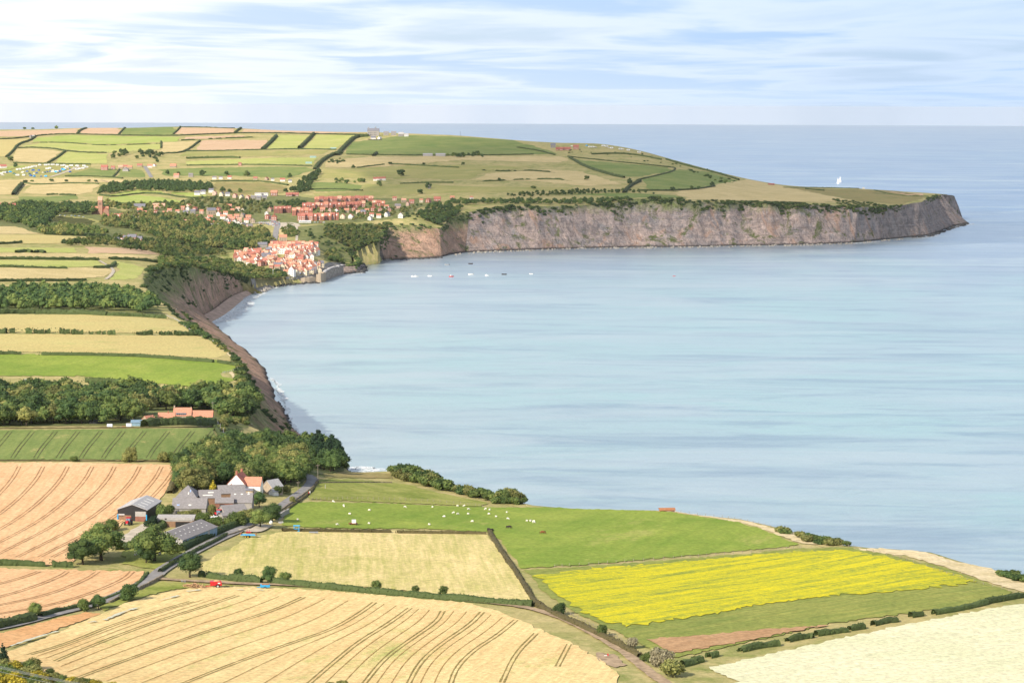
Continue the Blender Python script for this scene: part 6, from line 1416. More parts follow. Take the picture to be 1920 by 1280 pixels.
def terrace(x0, x1, y0, y1, n_, w, e, r, wall, roof, desc, dorm=None, yaw=90, alt=None):
    for i in range(n_):
        f = (i + .5) / n_; x = x0 + (x1 - x0) * f; y = y0 + (y1 - y0) * f; p = on1(x, y); l = abs(x1 - x0) / n_ * p.y / FP
        l = round(l * 4) / 4 - .02
        wl = wall if not alt or i % 3 else alt
        rf2 = roof if roof == 'fibre_pale' else [roof, 'red_tile', roof, 'orange_tile_b', 'red_tile_dark', roof, 'orange_tile'][(i * 5 + n_) % 7]; e2 = e + (0, .5, -.3, .2)[i % 4]; y += (0, .35, -.3, .1)[(i + n_) % 4]
        house(x, y, w, l, e2, round(r + (0, .5, -.3, .2)[i % 4], 1), yaw, wl, rf2, f'{RN[rf2]} {WN[wl]} house, {ordw(i)} from left, {desc}', desc, 'terraced_house', dorm if i % 2 == 0 or wall != 'brick_wall' else None, 1 + (i == n_ - 1))
terrace(590, 700, 379, 377, 13, 8, 5.6, 10, 'brick_wall', 'red_tile', 'the rearmost long terrace', 'brick_wall')
terrace(567, 640, 393, 391, 9, 8.5, 7.4, 12, 'brick_wall', 'red_tile', 'second terrace, upper village', 'white_wall')
terrace(641, 685, 391, 388, 6, 8.5, 6.5, 11, 'brick_wall', 'red_tile', 'third terrace, upper village', 'brick_wall')
terrace(698, 722, 386, 387, 3, 8, 6.5, 10.5, 'brick_wall', 'red_tile', 'the short gabled terrace', 'white_wall')
terrace(514, 546, 400, 399, 4, 9, 8.0, 12, 'brick_dark', 'red_tile_dark', 'terrace left of the hotel', 'pink_wall')
terrace(588, 635, 414, 412, 7, 9, 7.6, 12.4, 'brick_wall', 'red_tile', 'dormered front terrace', 'white_wall')
terrace(548, 586, 404, 404, 5, 9, 9.0, 13.5, 'brick_wall', 'orange_tile', 'the rear wing of the brick hotel', 'pink_wall')
terrace(558, 587, 414, 414, 4, 9, 8.0, 13.0, 'brick_wall', 'red_tile', 'the front wing of the brick hotel', None)
terrace(190, 240, 413, 411, 7, 7.5, 5.6, 9.4, 'brick_wall', 'red_tile', 'the row below the church', 'white_wall', alt='white_wall')
terrace(478, 503, 368, 368, 4, 8, 5.5, 6.6, 'white_wall', 'fibre_pale', 'row under the heath field')
terrace(536, 560, 368, 368, 4, 7, 3.5, 7, 'brick_dark', 'red_tile_dark', 'row at the wood edge')
terrace(700, 723, 339, 338, 4, 7, 3.6, 7, 'white_wall', 'red_tile', 'row under the ridge pasture')
terrace(1042, 1070, 282, 282, 4, 7, 4, 7.5, 'brick_wall', 'red_tile', 'the cliff-top farm range')
terrace(222, 248, 316, 316, 3, 7, 4, 7.2, 'stone_wall', 'red_tile', 'range by the camping field')
terrace(427, 434, 335, 335, 1, 7, 3.4, 6.6, 'white_wall', 'red_tile', 'the hill cottage pair, white with red roof')
# scattered houses: pixel of the base, yaw, wall, roof, size factor, where
SCAT = [('the gardens between church and chapel', [(252,412,0,'white_wall','slate',1), (262,399,80,'pink_wall','orange_tile',1.1), (270,404,90,'stone_wall','orange_tile',1.1), (259,408,90,'white_wall','orange_tile',.9), (283,406,90,'brick_wall','orange_tile',1.1), (292,402,0,'brick_wall','orange_tile',1), (301,413,20,'brick_wall','red_tile',1.25), (309,404,90,'brick_wall','orange_tile',.9),
            (318,399,90,'pink_wall','orange_tile',.9), (293,394,90,'brick_wall','orange_tile_b',1), (343,394,90,'brick_wall','orange_tile',.8), (354,391,25,'cream_wall','orange_tile',1.1), (348,403,90,'pink_wall','slate',1), (362,401,90,'grey_stone','slate',1), (340,410,20,'stone_wall','fibre_cement',.9)]),
 ('the estate right of the chapel', [(352,415,90,'pink_wall','orange_tile',1), (362,412,30,'white_wall','orange_tile',.9), (374,412,90,'pink_wall','orange_tile',1.1), (371,419,10,'pink_wall','orange_tile',.9), (394,412,70,'white_wall','orange_tile',1.05), (411,405,20,'white_wall','orange_tile',1), (423,404,90,'white_wall','orange_tile',.9), (418,411,90,'white_wall','orange_tile',1.05), (431,411,90,'pink_wall','orange_tile',1),
            (444,410,90,'brick_wall','orange_tile',1.05), (455,408,20,'stone_wall','fibre_cement',1), (466,412,90,'brick_wall','orange_tile',1.1), (404,423,75,'white_wall','orange_tile',1), (413,425,20,'white_wall','fibre_cement',.9), (396,427,0,'white_wall','fibre_cement',.9), (422,421,80,'stone_wall','fibre_cement',1), (440,420,0,'white_wall','fibre_cement',.9), (447,423,0,'white_wall','fibre_cement',.9), (456,427,25,'white_wall','fibre_cement',1.2), (468,429,60,'pink_wall','fibre_cement',1.1)]),
 ('the houses under the heath field', [(370,366,90,'white_wall','slate',1.3), (381,364,90,'white_wall','slate',1.1), (396,361,90,'white_wall','slate',1.1), (403,366,10,'pink_wall','orange_tile_b',1.1), (416,368,20,'cream_wall','slate',1.1), (427,368,90,'white_wall','slate',1), (441,371,20,'pink_wall','red_tile',1.05), (453,373,20,'cream_wall','fibre_cement',1), (465,374,20,'pink_wall','orange_tile',1), (475,374,90,'grey_stone','fibre_cement',1), (485,375,90,'grey_stone','slate',1), (496,374,90,'grey_stone','slate',1), (514,367,90,'brick_dark','orange_tile',1.5)]),
 ('the cliff-top houses', [(643,410,10,'cream_wall','orange_tile',1.1), (658,410,10,'white_wall','orange_tile',1.2), (681,402,90,'brick_wall','slate',1.1), (665,396,20,'brick_wall','red_tile',1.1), (700,396,0,'brick_wall','red_tile',1.4), (713,397,0,'brick_wall','red_tile',1.2), (697,407,90,'white_wall','red_tile',.9), (694,413,20,'white_wall','slate',.9), (710,409,80,'white_wall','orange_tile',.9), (726,406,30,'white_wall','slate',1), (751,408,0,'white_wall','slate',1.3), (746,391,90,'pink_wall','fibre_cement',1.3),
            (740,376,90,'pink_wall','red_tile',.9), (772,382,90,'brick_wall','red_tile',1.1), (803,380,20,'brick_wall','red_tile',1.15), (820,379,90,'brick_wall','red_tile',1.5), (848,375,90,'brick_wall','orange_tile',1.0), (884,375,80,'white_wall','orange_tile',.7), (502,411,20,'brick_wall','red_tile',1.1), (514,413,0,'brick_wall','red_tile',1.4), (531,452,85,'stone_wall','orange_tile',1.4), (484,464,85,'grey_stone','slate',1.1), (495,464,85,'grey_stone','slate',1.2)]),
 ('the hill hamlets', [(196,319,90,'brick_wall','red_tile',1.7), (212,318,90,'brick_wall','red_tile',1), (262,313,90,'stone_wall','red_tile',1.3), (281,314,80,'white_wall','orange_tile',1.2), (290,312,20,'white_wall','orange_tile',.8), (325,314,90,'stone_wall','orange_tile',1.6), (331,333,90,'pink_wall','orange_tile',1.3), (358,332,90,'grey_stone','fibre_cement',1.1), (402,336,90,'white_wall','fibre_cement',1), (414,336,90,'white_wall','fibre_cement',.9), (479,337,90,'stone_wall','red_tile',1), (500,338,20,'stone_wall','red_tile',1),
            (511,339,80,'white_wall','fibre_cement',.8), (530,340,90,'white_wall','red_tile',1.2), (544,342,90,'white_wall','slate',.8), (450,311,90,'brick_wall','red_tile_dark',.8), (6,315,70,'white_wall','red_tile',1.6), (805,354,10,'grey_stone','slate',.8), (3,390,70,'brick_wall','red_tile',1.3), (22,393,80,'brick_wall','red_tile',1.6), (121,398,20,'brick_wall','red_tile',1.1), (62,258,80,'white_wall','fibre_pale',.9), (58,259,20,'grey_stone','fibre_cement',.8)]),
 ('the ridge farm', [(700,261,90,'white_wall','slate',1.5), (712,261,30,'white_wall','fibre_pale',1.1), (724,254,90,'grey_stone','fibre_cement',1.5), (738,254,90,'grey_stone','fibre_cement',1.5), (752,256,90,'grey_stone','fibre_pale',1.6), (762,256,90,'white_wall','fibre_pale',1.3), (1037,277,90,'grey_stone','slate',1.4), (1080,280,90,'brick_wall','red_tile',1.5)]),
 ('the middle estate', [(x_, y_, (90, 20, 80, 0, 90)[(i_ * 3) % 5], ('white_wall', 'brick_wall', 'pink_wall', 'white_wall', 'stone_wall', 'cream_wall')[(i_ * 7) % 6], ('orange_tile', 'red_tile', 'orange_tile_b', 'fibre_cement', 'orange_tile')[(i_ * 3) % 5], (.9, 1.05, .8)[i_ % 3]) for i_, (x_, y_) in enumerate([(266,411),(276,410),(290,413),(312,411),(326,407),(333,401),(352,395),(366,396),(378,401),(385,416),(392,419),(403,416),(428,417),(436,415),(449,416),(462,418),(474,418),(382,423),(432,425),(350,421),(341,418),(330,415),(507,397),(556,398),(575,397),(605,397),(618,398),(632,399),(650,399),(671,402),(688,399),(730,397),(765,386),(725,392),(757,380),(790,380),(500,404),(410,397),(436,399),(446,396),(430,391),(455,398)])]),
 ('the brick mansion group', [(238,453,90,'brick_wall','slate',1.2), (248,453,90,'brick_wall','slate',1.4), (260,454,90,'brick_wall','slate',1.2), (229,456,20,'white_wall','orange_tile_b',.7), (219,455,70,'white_wall','slate',.7)])]
for desc, lst in SCAT:
    lst = sorted(lst, key=lambda q: q[0])
    for i, (x, y, yw, wl, rf_, sf) in enumerate(lst):
        w = round(6.6 * sf, 1); l = round(8.4 * sf, 1); e = 5.0 if sf < 1.35 else 6.2; 
        if wl in ('white_wall', 'stone_wall') and y < 345: e = 3.4
        house(x, y, w, l, e, e + w * .42, yw, wl, rf_, f'{RN[rf_]} {WN[wl]} house, {ordw(i)} from left among {desc}', desc, 'house', None, 1 + (sf > 1.2))
# old village: cottages packed in rows up the ravine
rr = random.Random(5)
OV = [(438,480),(462,474),(478,474),(505,474),(508,462),(592,462),(598,470),(590,486),(588,500),(602,508),(604,521),(585,523),(562,522),(548,514),(543,508),(522,509),(500,501),(470,500),(440,492)]
rown = 0; y = 521.0
while y > 461:
    xs = [x for x in np.arange(436, 606, 1.0) if inpoly(np.array([x]), np.array([y]), OV)[0]]
    if xs:
        x = xs[0] + 3; i = 0
        while x < xs[-1]:
            if inpoly(np.array([x]), np.array([y]), OV)[0] and not (520 < x < 533 and 478 < y < 490) and not (540 < x < 552 and 486 < y < 496):
                wl = rr.choice(['white_wall', 'white_wall', 'cream_wall', 'cream_wall', 'brick_wall', 'pink_wall', 'stone_wall']); rf_ = rr.choice(['orange_tile', 'orange_tile', 'orange_tile_b', 'red_tile'])
                if rr.random() < .04: rf_ = 'slate'
                if x < 500 and rr.random() < .4: rf_ = 'red_tile'
                w = rr.choice([5.2, 6.0, 6.6]); l = rr.choice([6.0, 7.0, 8.4]); e = rr.choice([4.6, 5.6, 6.6]); yw = rr.choice([0, 15, 25, 90, 80, 100, 70]) + rr.choice([-6, 0, 6])
                if y > 512: wl = rr.choice(['white_wall', 'cream_wall', 'stone_wall'])
                if 463 < y < 474 and x > 505: wl = rr.choice(['white_wall', 'white_wall', 'cream_wall']); e = 7.6; yw = 90 + rr.choice([-4, 3])
                xx = x + rr.uniform(-1, 1); yy = y + rr.uniform(-1.2, 1.2)
                house(xx, yy, w, l, e, round(e + w * .5, 1), yw, wl, rf_, f'{RN[rf_]} {WN[wl]} cottage, {ordw(i)} from left, row {ordw(rown)} up from the sea', 'cottages packed in the old fishing village', 'cottage', None, 1 + (rr.random() < .4), 'cottage')
                i += 1
            x += rr.uniform(7.2, 9.6)
        rown += 1
    y -= 4.6
terrace(511, 548, 475.5, 475, 5, 8, 9.0, 12.5, 'white_wall', 'orange_tile', 'tall white terrace, old village', 'cream_wall')
terrace(549, 588, 475, 474, 5, 8, 8.0, 11.5, 'cream_wall', 'orange_tile', 'cream terrace, old village', 'white_wall')
terrace(512, 572, 465.5, 465, 8, 7, 7.6, 10.6, 'cream_wall', 'orange_tile', 'top terrace, old village', None, alt='white_wall')
building('gabled_house', 'tall white gabled house at the top right corner of the old village', 586, 470, 8, 9, 8, 13, 10, 'white_wall', 'orange_tile', chim=[(0, -3, 1, 1.5, 'brick_wall')], wins=[('front', u, z, 1, 1.4, 'window_dark') for u in (-2, 2) for z in (1, 4, 7)])
building('gabled_house', 'broad white house with curved end at the right edge of the old village', 593, 477, 8, 9, 7, 11, 30, 'white_wall', 'orange_tile', wins=[('front', u, z, 1, 1.4, 'window_dark') for u in (-2, 2) for z in (1, 4)])
building('chapel', 'stone chapel with a dark slate roof in the middle of the old village', 499, 489, 10, 14, 7, 12, 78, 'stone_wall', 'slate', 'chapel', wins=[('front', 0, 3, 1.4, 3.4, 'window_dark')])
building('seafront_inn', 'tall white inn with rows of dark windows standing on the sea wall', 585, 522, 10, 11, 8.5, 12.5, 25, 'white_wall', 'orange_tile', 'inn', chim=[(0, -4, 1, 1.5, 'brick_wall')], wins=[('front', u, z, 1, 1.5, 'window_dark') for u in (-3.2, 0, 3.2) for z in (.8, 3.6, 6.4)] + [('left', u, z, 1, 1.4, 'window_dark') for u in (-3, 0, 3) for z in (1, 4)])
building('seafront_house', 'pale blue-white house joined right of the seafront inn', 592, 521, 6.5, 7, 8, 11, 20, 'fibre_pale', 'slate', 'house', wins=[('front', u, z, .9, 1.4, 'window_dark') for u in (-1.6, 1.6) for z in (1, 3.6, 6)])
building('seafront_house', 'tall cream house with red roof left of the slipway', 548, 521, 8, 9, 9.5, 14, 15, 'white_wall', 'orange_tile', 'house', chim=[(0, -3.5, .9, 1.6, 'white_wall')], wins=[('front', u, z, .9, 1.3, 'window_dark') for u in (-2, 2) for z in (1, 4, 7)])
building('seafront_house', 'low cream house with orange roof above the seawall lamp', 538, 514, 7, 10, 4.2, 7, 75, 'cream_wall', 'orange_tile', 'house', wins=[('right', u, 1, .9, 1.3, 'window_dark') for u in (-3, 0, 3)])
building('seafront_house', 'stone house with blue-framed front at the slipway', 564, 521, 8, 8, 6, 9.5, 88, 'stone_wall', 'red_tile', 'house', wins=[('right', 0, .8, 3, 1.6, 'skylight_blue')])
# church with its saddleback tower
ch = building('church', 'brick church with red roof and tall saddleback tower left of the village', 188, 402, 10, 28, 6.5, 13.5, 88, 'brick_tower', 'orange_tile', 'church', wins=[('right', u, 2, 1, 2.6, 'window_dark') for u in (-10, -6, 6, 10)])
V, F_ = prism(6.6, 7.4, 24, 30); q = Matrix.Rotation(math.radians(0), 3, 'Z'); V = [(x + 3.5, y + .6, z) for x, y, z in V]; tw = sub(ch, 'tower', V, F_, 'brick_tower')
V, F_ = roofv(6.6, 7.4, 24, 30, .2); sub(tw, 'tower_roof', [(x + 3.5, y + .6, z) for x, y, z in V], F_, 'orange_tile_b')
for u in (-1.2, 1.4):
    sub(tw, 'louvre', *boxv(6.8, 6.9, u + .1, u + 1.1, 16, 20), 'window_dark')
wing(ch, 3.5, 10, 9, 12, 6, 12, 80, 'brick_tower', 'orange_tile')
building('chapel', 'stone chapel with slate roof and bell gable among the estate houses', 396, 403, 9, 15, 8, 12.5, 70, 'stone_wall', 'slate', 'chapel', chim=[(0, -7, 1.6, 1.6, 'stone_wall')], wins=[('right', u, 2, 1, 3, 'window_dark') for u in (-4, 0, 4)] + [('front', 0, 2.5, 1.6, 4, 'window_dark')])
building('school', 'long slate roofed school with white gable above the churchyard', 262, 391, 9, 20, 4.6, 8.6, 90, 'grey_stone', 'slate', 'school', wins=[('right', u, 1.4, 1.4, 1.8, 'white_paint') for u in (-7, -3.5, 3.5, 7)])
building('school', 'long low school range with orange roof right of the slate one', 298, 389, 8, 22, 4, 7.4, 90, 'pink_wall', 'orange_tile_b', 'school', wins=[('right', u, 1.2, 1.4, 1.6, 'window_dark') for u in (-8, -4, 0, 4, 8)])
building('conservatory', 'long white glazed restaurant in front of the brick hotel', 572, 418, 6, 20, 3.0, 3.8, 90, 'white_paint', 'white_paint', 'building', mono=True, wins=[('right', u, .8, 1.3, 1.5, 'window_dark') for u in np.arange(-8.5, 9, 1.9)])
building('ridge_hall', 'big grey stone hall with dark end block on the skyline', 700, 255, 14, 30, 13, 19, 90, 'grey_stone', 'slate', 'building', chim=[(0, 6, 3, 4, 'lead_grey'), (0, -12, 2, 3, 'grey_stone')], wins=[('right', u, z, 1.6, 2.4, 'window_dark') for u in (-11, -7, -3, 3, 7) for z in (2, 7)])
for x, lb in ((802, 'left'), (826, 'right')): building('long_barn', f'{lb} one of two long grey barns on the ridge slope', x, 293, 11, 22, 4, 6.5, 90, 'grey_cladding', 'fibre_pale', 'barn')
building('arched_barn', 'grey arched barn between the red roofs beside the camping field', 236, 321, 12, 16, 4, 7.6, 0, 'grey_cladding', 'fibre_cement', 'barn', hip=.3)
for x, y, tx in ((625, 280, 'upper'), (587, 296, 'middle'), (579, 307, 'lower')): building('poultry_shed', f'{tx} pale green long shed of the three left of the ridge field', x, y, 8, 14, 2.6, 4, 90, 'copper_green', 'copper_green', 'shed')
building('cliff_shelter', 'small white shelter on the skyline near the headland tip', 1619, 354, 5, 5, 2.6, 3.4, 90, 'white_wall', 'white_paint', 'hut')
building('barn_roof', 'dark red low roof on the skyline of the headland', 1446, 347, 6, 14, 1.5, 3.6, 90, 'brick_dark', 'red_tile_dark', 'barn')
# ------------------------------------------------------------------ animals
def ellips(c, r, seg=8, ring=6):
    V = [(c[0], c[1], c[2] + r[2])]; F = []
    for i in range(1, ring):
        th = math.pi * i / ring
        for j in range(seg):
            ph = 2 * math.pi * j / seg; V.append((c[0] + r[0] * math.sin(th) * math.cos(ph), c[1] + r[1] * math.sin(th) * math.sin(ph), c[2] + r[2] * math.cos(th)))
    V.append((c[0], c[1], c[2] - r[2])); n_ = len(V) - 1
    for j in range(seg): F.append((0, 1 + j, 1 + (j + 1) % seg)); F.append((n_, n_ - seg + (j + 1) % seg, n_ - seg + j))
    for i in range(ring - 2):
        for j in range(seg): a = 1 + i * seg; F.append((a + j, a + seg + j, a + seg + (j + 1) % seg, a + (j + 1) % seg))
    return V, F
def skin_body(name, joints, edges, radii, mat):
    """one continuous body grown over a skeleton"""
    me = bpy.data.meshes.new(name); me.from_pydata(joints, edges, []); ob = bpy.data.objects.new(name, me); COL.objects.link(ob)
    m = ob.modifiers.new('s', 'SKIN'); 
    for v, r in zip(me.skin_vertices[0].data, radii): v.radius = (r, r) if isinstance(r, float) else r
    me.skin_vertices[0].data[0].use_root = True
    ob.modifiers.new('d', 'SUBSURF').levels = 1
    dg = bpy.context.evaluated_depsgraph_get(); m2 = bpy.data.meshes.new_from_object(ob.evaluated_get(dg)); m2.name = name
    bpy.data.objects.remove(ob); m2.materials.clear(); m2.materials.append(mat); m2.polygons.foreach_set('use_smooth', [True] * len(m2.polygons))
    return m2
def quad_body(name, L_, Hh, mat, graze=True, fat=1.0, legr=.05):
    # y forward. spine root, withers, neck, head; four jointed legs
    b = Hh * .70
    J = [(0, 0, b), (0, -L_ * .32, b + .02), (0, L_ * .30, b + .02), (0, L_ * .46, b + (.02 if graze else .28)), (0, L_ * .62, (Hh * .22 if graze else Hh * 1.12)), (0, L_ * .72, (Hh * .08 if graze else Hh * 1.02)),
         (0, -L_ * .46, b - .1)]
    E = [(0, 1), (0, 2), (2, 3), (3, 4), (4, 5), (1, 6)]; R = [.28 * Hh * fat, .25 * Hh * fat, .24 * Hh * fat, .13 * Hh * fat, .085 * Hh, .05 * Hh, .04 * Hh]
    for sx in (-1, 1):
        x = sx * .12 * Hh * fat
        for front in (0, 1):
            y = L_ * (.27 if front else -.30); o = len(J)
            J += [(x, y, b * .62), (x, y + (.02 if front else .07) * L_, b * .42), (x, y + (.0 if front else -.03) * L_, b * .22), (x, y, 0.02)]
            E += [(2 if front else 1, o), (o, o + 1), (o + 1, o + 2), (o + 2, o + 3)]; R += [legr * 2.0, legr * 1.25, legr, legr * .9]
    return skin_body(name, J, E, R, mat)
sheep_me = quad_body('body', 1.25, .95, M['wool'], True, 1.35, .05)
sheep_head = mesh('face', *ellips((0, .90, .16), (.09, .17, .12)), [M['cream_wall']])
horse_b = quad_body('body', 2.3, 1.55, M['horse_brown'], True, 1.0, .075); horse_d = quad_body('body', 2.3, 1.55, M['horse_dark'], True, 1.0, .075)
mane_me = mesh('mane', *boxv(-.04, .04, .75, 1.35, .75, 1.35), [M['horse_dark']]); tail_me = mesh('tail', *tube([(0, -1.05, 1.05), (0, -1.2, .8), (0, -1.18, .35)], [.05, .09, .03]), [M['horse_dark']])
SHP = [(625,942),(644,949),(645,951),(656,965),(693,958),(632,985),(692,983),(759,952),(811,952),(858,950),(870,950),(878,956),(850,963),(858,965),(878,965),(833,970),(910,956),(918,957),(917,965),(930,970),(950,962),(952,974),(988,978),(995,978),(1001,979),(886,979),(558,976),(300,1041),(253,1042),(257,1041),(255,1037),(1001,981),(805,985)]
for i, (x, y) in enumerate(SHP):
    near_ = 'in the farm paddock' if y > 1020 else ('near the feeder in the pasture' if x < 720 else ('at the right end of the flock' if x > 940 else 'in the middle of the pasture'))
    s_ = empty('sheep', on1(x, y), rnd.uniform(0, 6.28), f'white sheep {near_}, {ordw(sorted(SHP).index((x, y)))} counting from the left', 'sheep', 'white sheep of the farm'); s_.scale = (1.08,) * 3
    link('body', sheep_me, s_); link('face', sheep_head, s_)
for x, y, m_, lb, rz in ((1017, 1001, horse_b, 'chestnut brown horse grazing alone right of the others', -1.4), (955, 991, horse_d, 'dark horse grazing in the pasture between the pair and the chestnut one', 1.5), (917, 996, horse_d, 'dark horse at the field corner, left one of the pair', .6), (922, 997, horse_d, 'dark horse at the field corner, right one of the pair', 2.2)):
    h_ = empty('horse', on1(x, y), rz, lb, 'horse', 'horses in the pasture'); link('body', m_, h_); link('mane', mane_me, h_); link('tail', tail_me, h_); h_.scale = (1.08,) * 3
# ------------------------------------------------------------------ machines
def wheelv(x, y, r, w=.35, seg=14):
    V, F = [], []
    for s in (-w / 2, w / 2):
        for j in range(seg): t_ = 2 * math.pi * j / seg; V.append((x + s, y + r * math.cos(t_), r + r * math.sin(t_)))
    F = [(j, (j + 1) % seg, seg + (j + 1) % seg, seg + j) for j in range(seg)] + [tuple(range(seg))[::-1], tuple(range(seg, 2 * seg))]
    return V, F
def wheel(parent, x, y, r, w=.35, rim='steel'):
    a = link('wheel', mesh('wheel', *wheelv(x, y, r, w), [M['tyre']]), parent); link('rim', mesh('rim', *wheelv(x, y, r * .5, w + .04), [M[rim]]), a)
    a.data = a.data
    for o in a.children: o.location = (0, 0, r * .5)
    return a
def tractor(px, py, rz, label, col='red_paint'):
    t_ = empty('tractor', on1(px, py), rz, label, 'tractor'); t_.scale = (1.15,) * 3
    sub(t_, 'bonnet', *boxv(-.42, .42, .5, 2.3, .8, 1.65), col); sub(t_, 'chassis', *boxv(-.3, .3, -.9, 2.2, .55, .85), 'steel')
    c = sub(t_, 'cab', *prism(1.5, 1.5, 2.5, 2.6, 1.0), 'glass_blue'); sub(c, 'cab_roof', *boxv(-.85, .85, -.9, .9, 2.55, 2.75), col)
    for sx in (-1, 1): sub(t_, 'mudguard', *boxv(sx * .95 - .25, sx * .95 + .25, -1.4, -.1, 1.5, 1.62), col); wheel(t_, sx * .95, -.75, .85, .5, 'fibre_pale'); wheel(t_, sx * .8, 1.8, .55, .35, 'fibre_pale')
    sub(t_, 'exhaust', *boxv(.3, .4, .9, 1.0, 1.6, 2.5), 'steel')
    return t_
tractor(241, 983, 3.0, 'red tractor with a dark rear parked in front of the open barn')
tractor(411, 968, 1.2, 'red tractor half hidden in the farmyard beside the low grey shed')
tr = empty('flatbed_trailer', on1(467, 1007), math.radians(-97), 'bright blue flatbed trailer with orange headboards at the mown field corner', 'trailer')
sub(tr, 'bed', *boxv(-1.2, 1.2, -3.4, 3.0, 1.0, 1.25), 'bright_blue'); sub(tr, 'headboard', *boxv(-1.2, 1.2, -3.5, -3.4, 1.1, 2.0), 'orange_paint'); sub(tr, 'tailboard', *boxv(-1.2, 1.2, 2.9, 3.0, 1.2, 1.7), 'orange_paint'); sub(tr, 'drawbar', *boxv(-.12, .12, 3.0, 4.8, .7, .85), 'steel')
for y_ in (-1.3, -.2):
    for sx in (-1, 1): wheel(tr, sx * 1.0, y_, .45, .3, 'yellow_paint')
bl = empty('muck_spreader', on1(406, 1101), math.radians(-80), 'red high-sided muck spreader with a load, parked beside the log pile', 'trailer')
sub(bl, 'hopper', [(-1.1, -2.3, .9), (1.1, -2.3, .9), (1.1, 2.0, .9), (-1.1, 2.0, .9), (-1.3, -2.4, 2.5), (1.3, -2.4, 2.5), (1.3, 1.7, 2.5), (-1.3, 1.7, 2.5)], [(3, 2, 1, 0), (4, 5, 6, 7), (0, 1, 5, 4), (1, 2, 6, 5), (2, 3, 7, 6), (3, 0, 4, 7)], 'red_paint')
sub(bl, 'load', *ellips((0, .2, 2.4), (1.0, 1.4, .6)), 'log'); sub(bl, 'drawbar', *boxv(-.15, .15, -4.2, -2.2, .6, .9), 'red_paint'); sub(bl, 'maker_plate', *boxv(1.3, 1.34, .4, 1.3, 1.7, 2.1), 'white_paint')
for sx in (-1, 1): wheel(bl, sx * 1.25, .4, .75, .5, 'fibre_pale')
bm = empty('field_roller', on1(497, 1103), math.radians(-85), 'blue tipping cart with a brown load beside the track under the hedge', 'trailer')
sub(bm, 'cart_body', *boxv(-1.0, 1.0, -1.8, 1.8, .7, 1.6), 'blue_paint'); sub(bm, 'load', *boxv(-.8, .8, -1.2, 1.5, 1.5, 1.75), 'rust'); sub(bm, 'drawbar', *boxv(-.1, .1, -3, -1.8, .5, .7), 'blue_paint')
for sx in (-1, 1): wheel(bm, sx * 1.0, 0, .5, .35, 'steel')
fd = empty('sheep_feeder', on1(662, 984), .2, 'dark trailer with a white tank standing among the sheep', 'trailer')
sub(fd, 'frame', *boxv(-1.9, 1.9, -1.0, 1.0, .6, 1.0), 'horse_brown'); sub(fd, 'tank', *boxv(-.5, 1.2, -.8, .8, 1.0, 2.4), 'white_paint')
for sx in (-1, 1): wheel(fd, sx * 1.4, -1, .5, .3, 'steel')
im = empty('lifting_frame', on1(556, 997), 0, 'bright blue upright implement frame against the hedge', 'farm machine')
for sx in (-1, 1): sub(im, 'post', *boxv(sx * 1.05 - .12, sx * 1.05 + .12, -.12, .12, 0, 2.5), 'bright_blue')
for z in (.4, 1.3): sub(im, 'crossbar', *boxv(-1.05, 1.05, -.1, .1, z, z + .2), 'bright_blue')
sub(im, 'top_bar', *boxv(-1.4, 1.4, .5, .8, 2.5, 2.9), 'bright_blue')
for k, (x, y, lb) in enumerate([(569, 996, 'orange two-pronged implement beside the blue frame'), (466, 999, 'red mower standing behind the blue flatbed trailer')]):
    o = empty('implement', on1(x, y), .3, lb, 'farm machine'); sub(o, 'base_bar', *boxv(-1.1, 1.1, -.4, .4, .2, .5), 'orange_paint' if k == 0 else 'red_paint')
    for sx in (-.6, .3): sub(o, 'prong', *boxv(sx - .12, sx + .12, -.1, .1, .5, 1.5), 'white_paint' if k == 0 else 'red_paint')
o = empty('harrow', on1(588, 1000), 0, 'dark grey low harrow lying at the top edge of the mown field', 'farm machine'); sub(o, 'frame', *boxv(-1.9, 1.9, -.7, .7, .5, .8), 'steel')
for x_ in np.arange(-1.7, 1.9, .55): sub(o, 'tine', *boxv(x_ - .08, x_ + .08, -.6, .6, 0, .5), 'steel')
o = empty('water_tank', on1(508, 983), 0, 'round white tank under the road bend trees', 'tank'); sub(o, 'drum', *ellips((0, 0, .9), (.8, .8, .9), 12, 8), 'white_paint'); sub(o, 'cap', *ellips((0, 0, 1.8), (.2, .2, .12)), 'steel')
o = empty('wall_block', on1(527, 981), .3, 'pale slab leaning beside the road wall', 'slab'); sub(o, 'slab', *boxv(-1, 1, -.1, .9, 0, .8), 'fibre_pale')
for i, (x, y, lb, c_) in enumerate([(206, 802, 'white caravan with dark window, left of the two at the upper farm', 'white_paint'), (242, 801, 'white caravan with a doorway, right of the two at the upper farm', 'white_paint'), (226, 802, 'small white box beside the rusty pile at the upper farm', 'white_paint')]):
    o = empty('caravan' if i < 2 else 'box', on1(x, y), math.radians(90), lb, 'caravan' if i < 2 else 'box'); s_ = 1 if i < 2 else .35
    sub(o, 'body', *prism(2.4 * s_, 3.0 * s_, 2.2 * s_, 2.5 * s_, .35), c_); sub(o, 'window', *boxv(1.2 * s_, 1.23 * s_, -.8 * s_, .8 * s_, .9 * s_, 1.5 * s_), 'window_dark')
    if i < 2: wheel(o, 1.0, 0, .35, .2)
o = empty('rusty_pile', on1(231, 802), 0, 'rusty heap of scrap between the caravans', 'heap')
for k in range(9): sub(o, 'scrap_piece', *ellips((rnd.uniform(-2, 2), rnd.uniform(-.6, .6), .4 + rnd.uniform(0, .5)), (.6, .4, .35), 6, 4), 'rust')
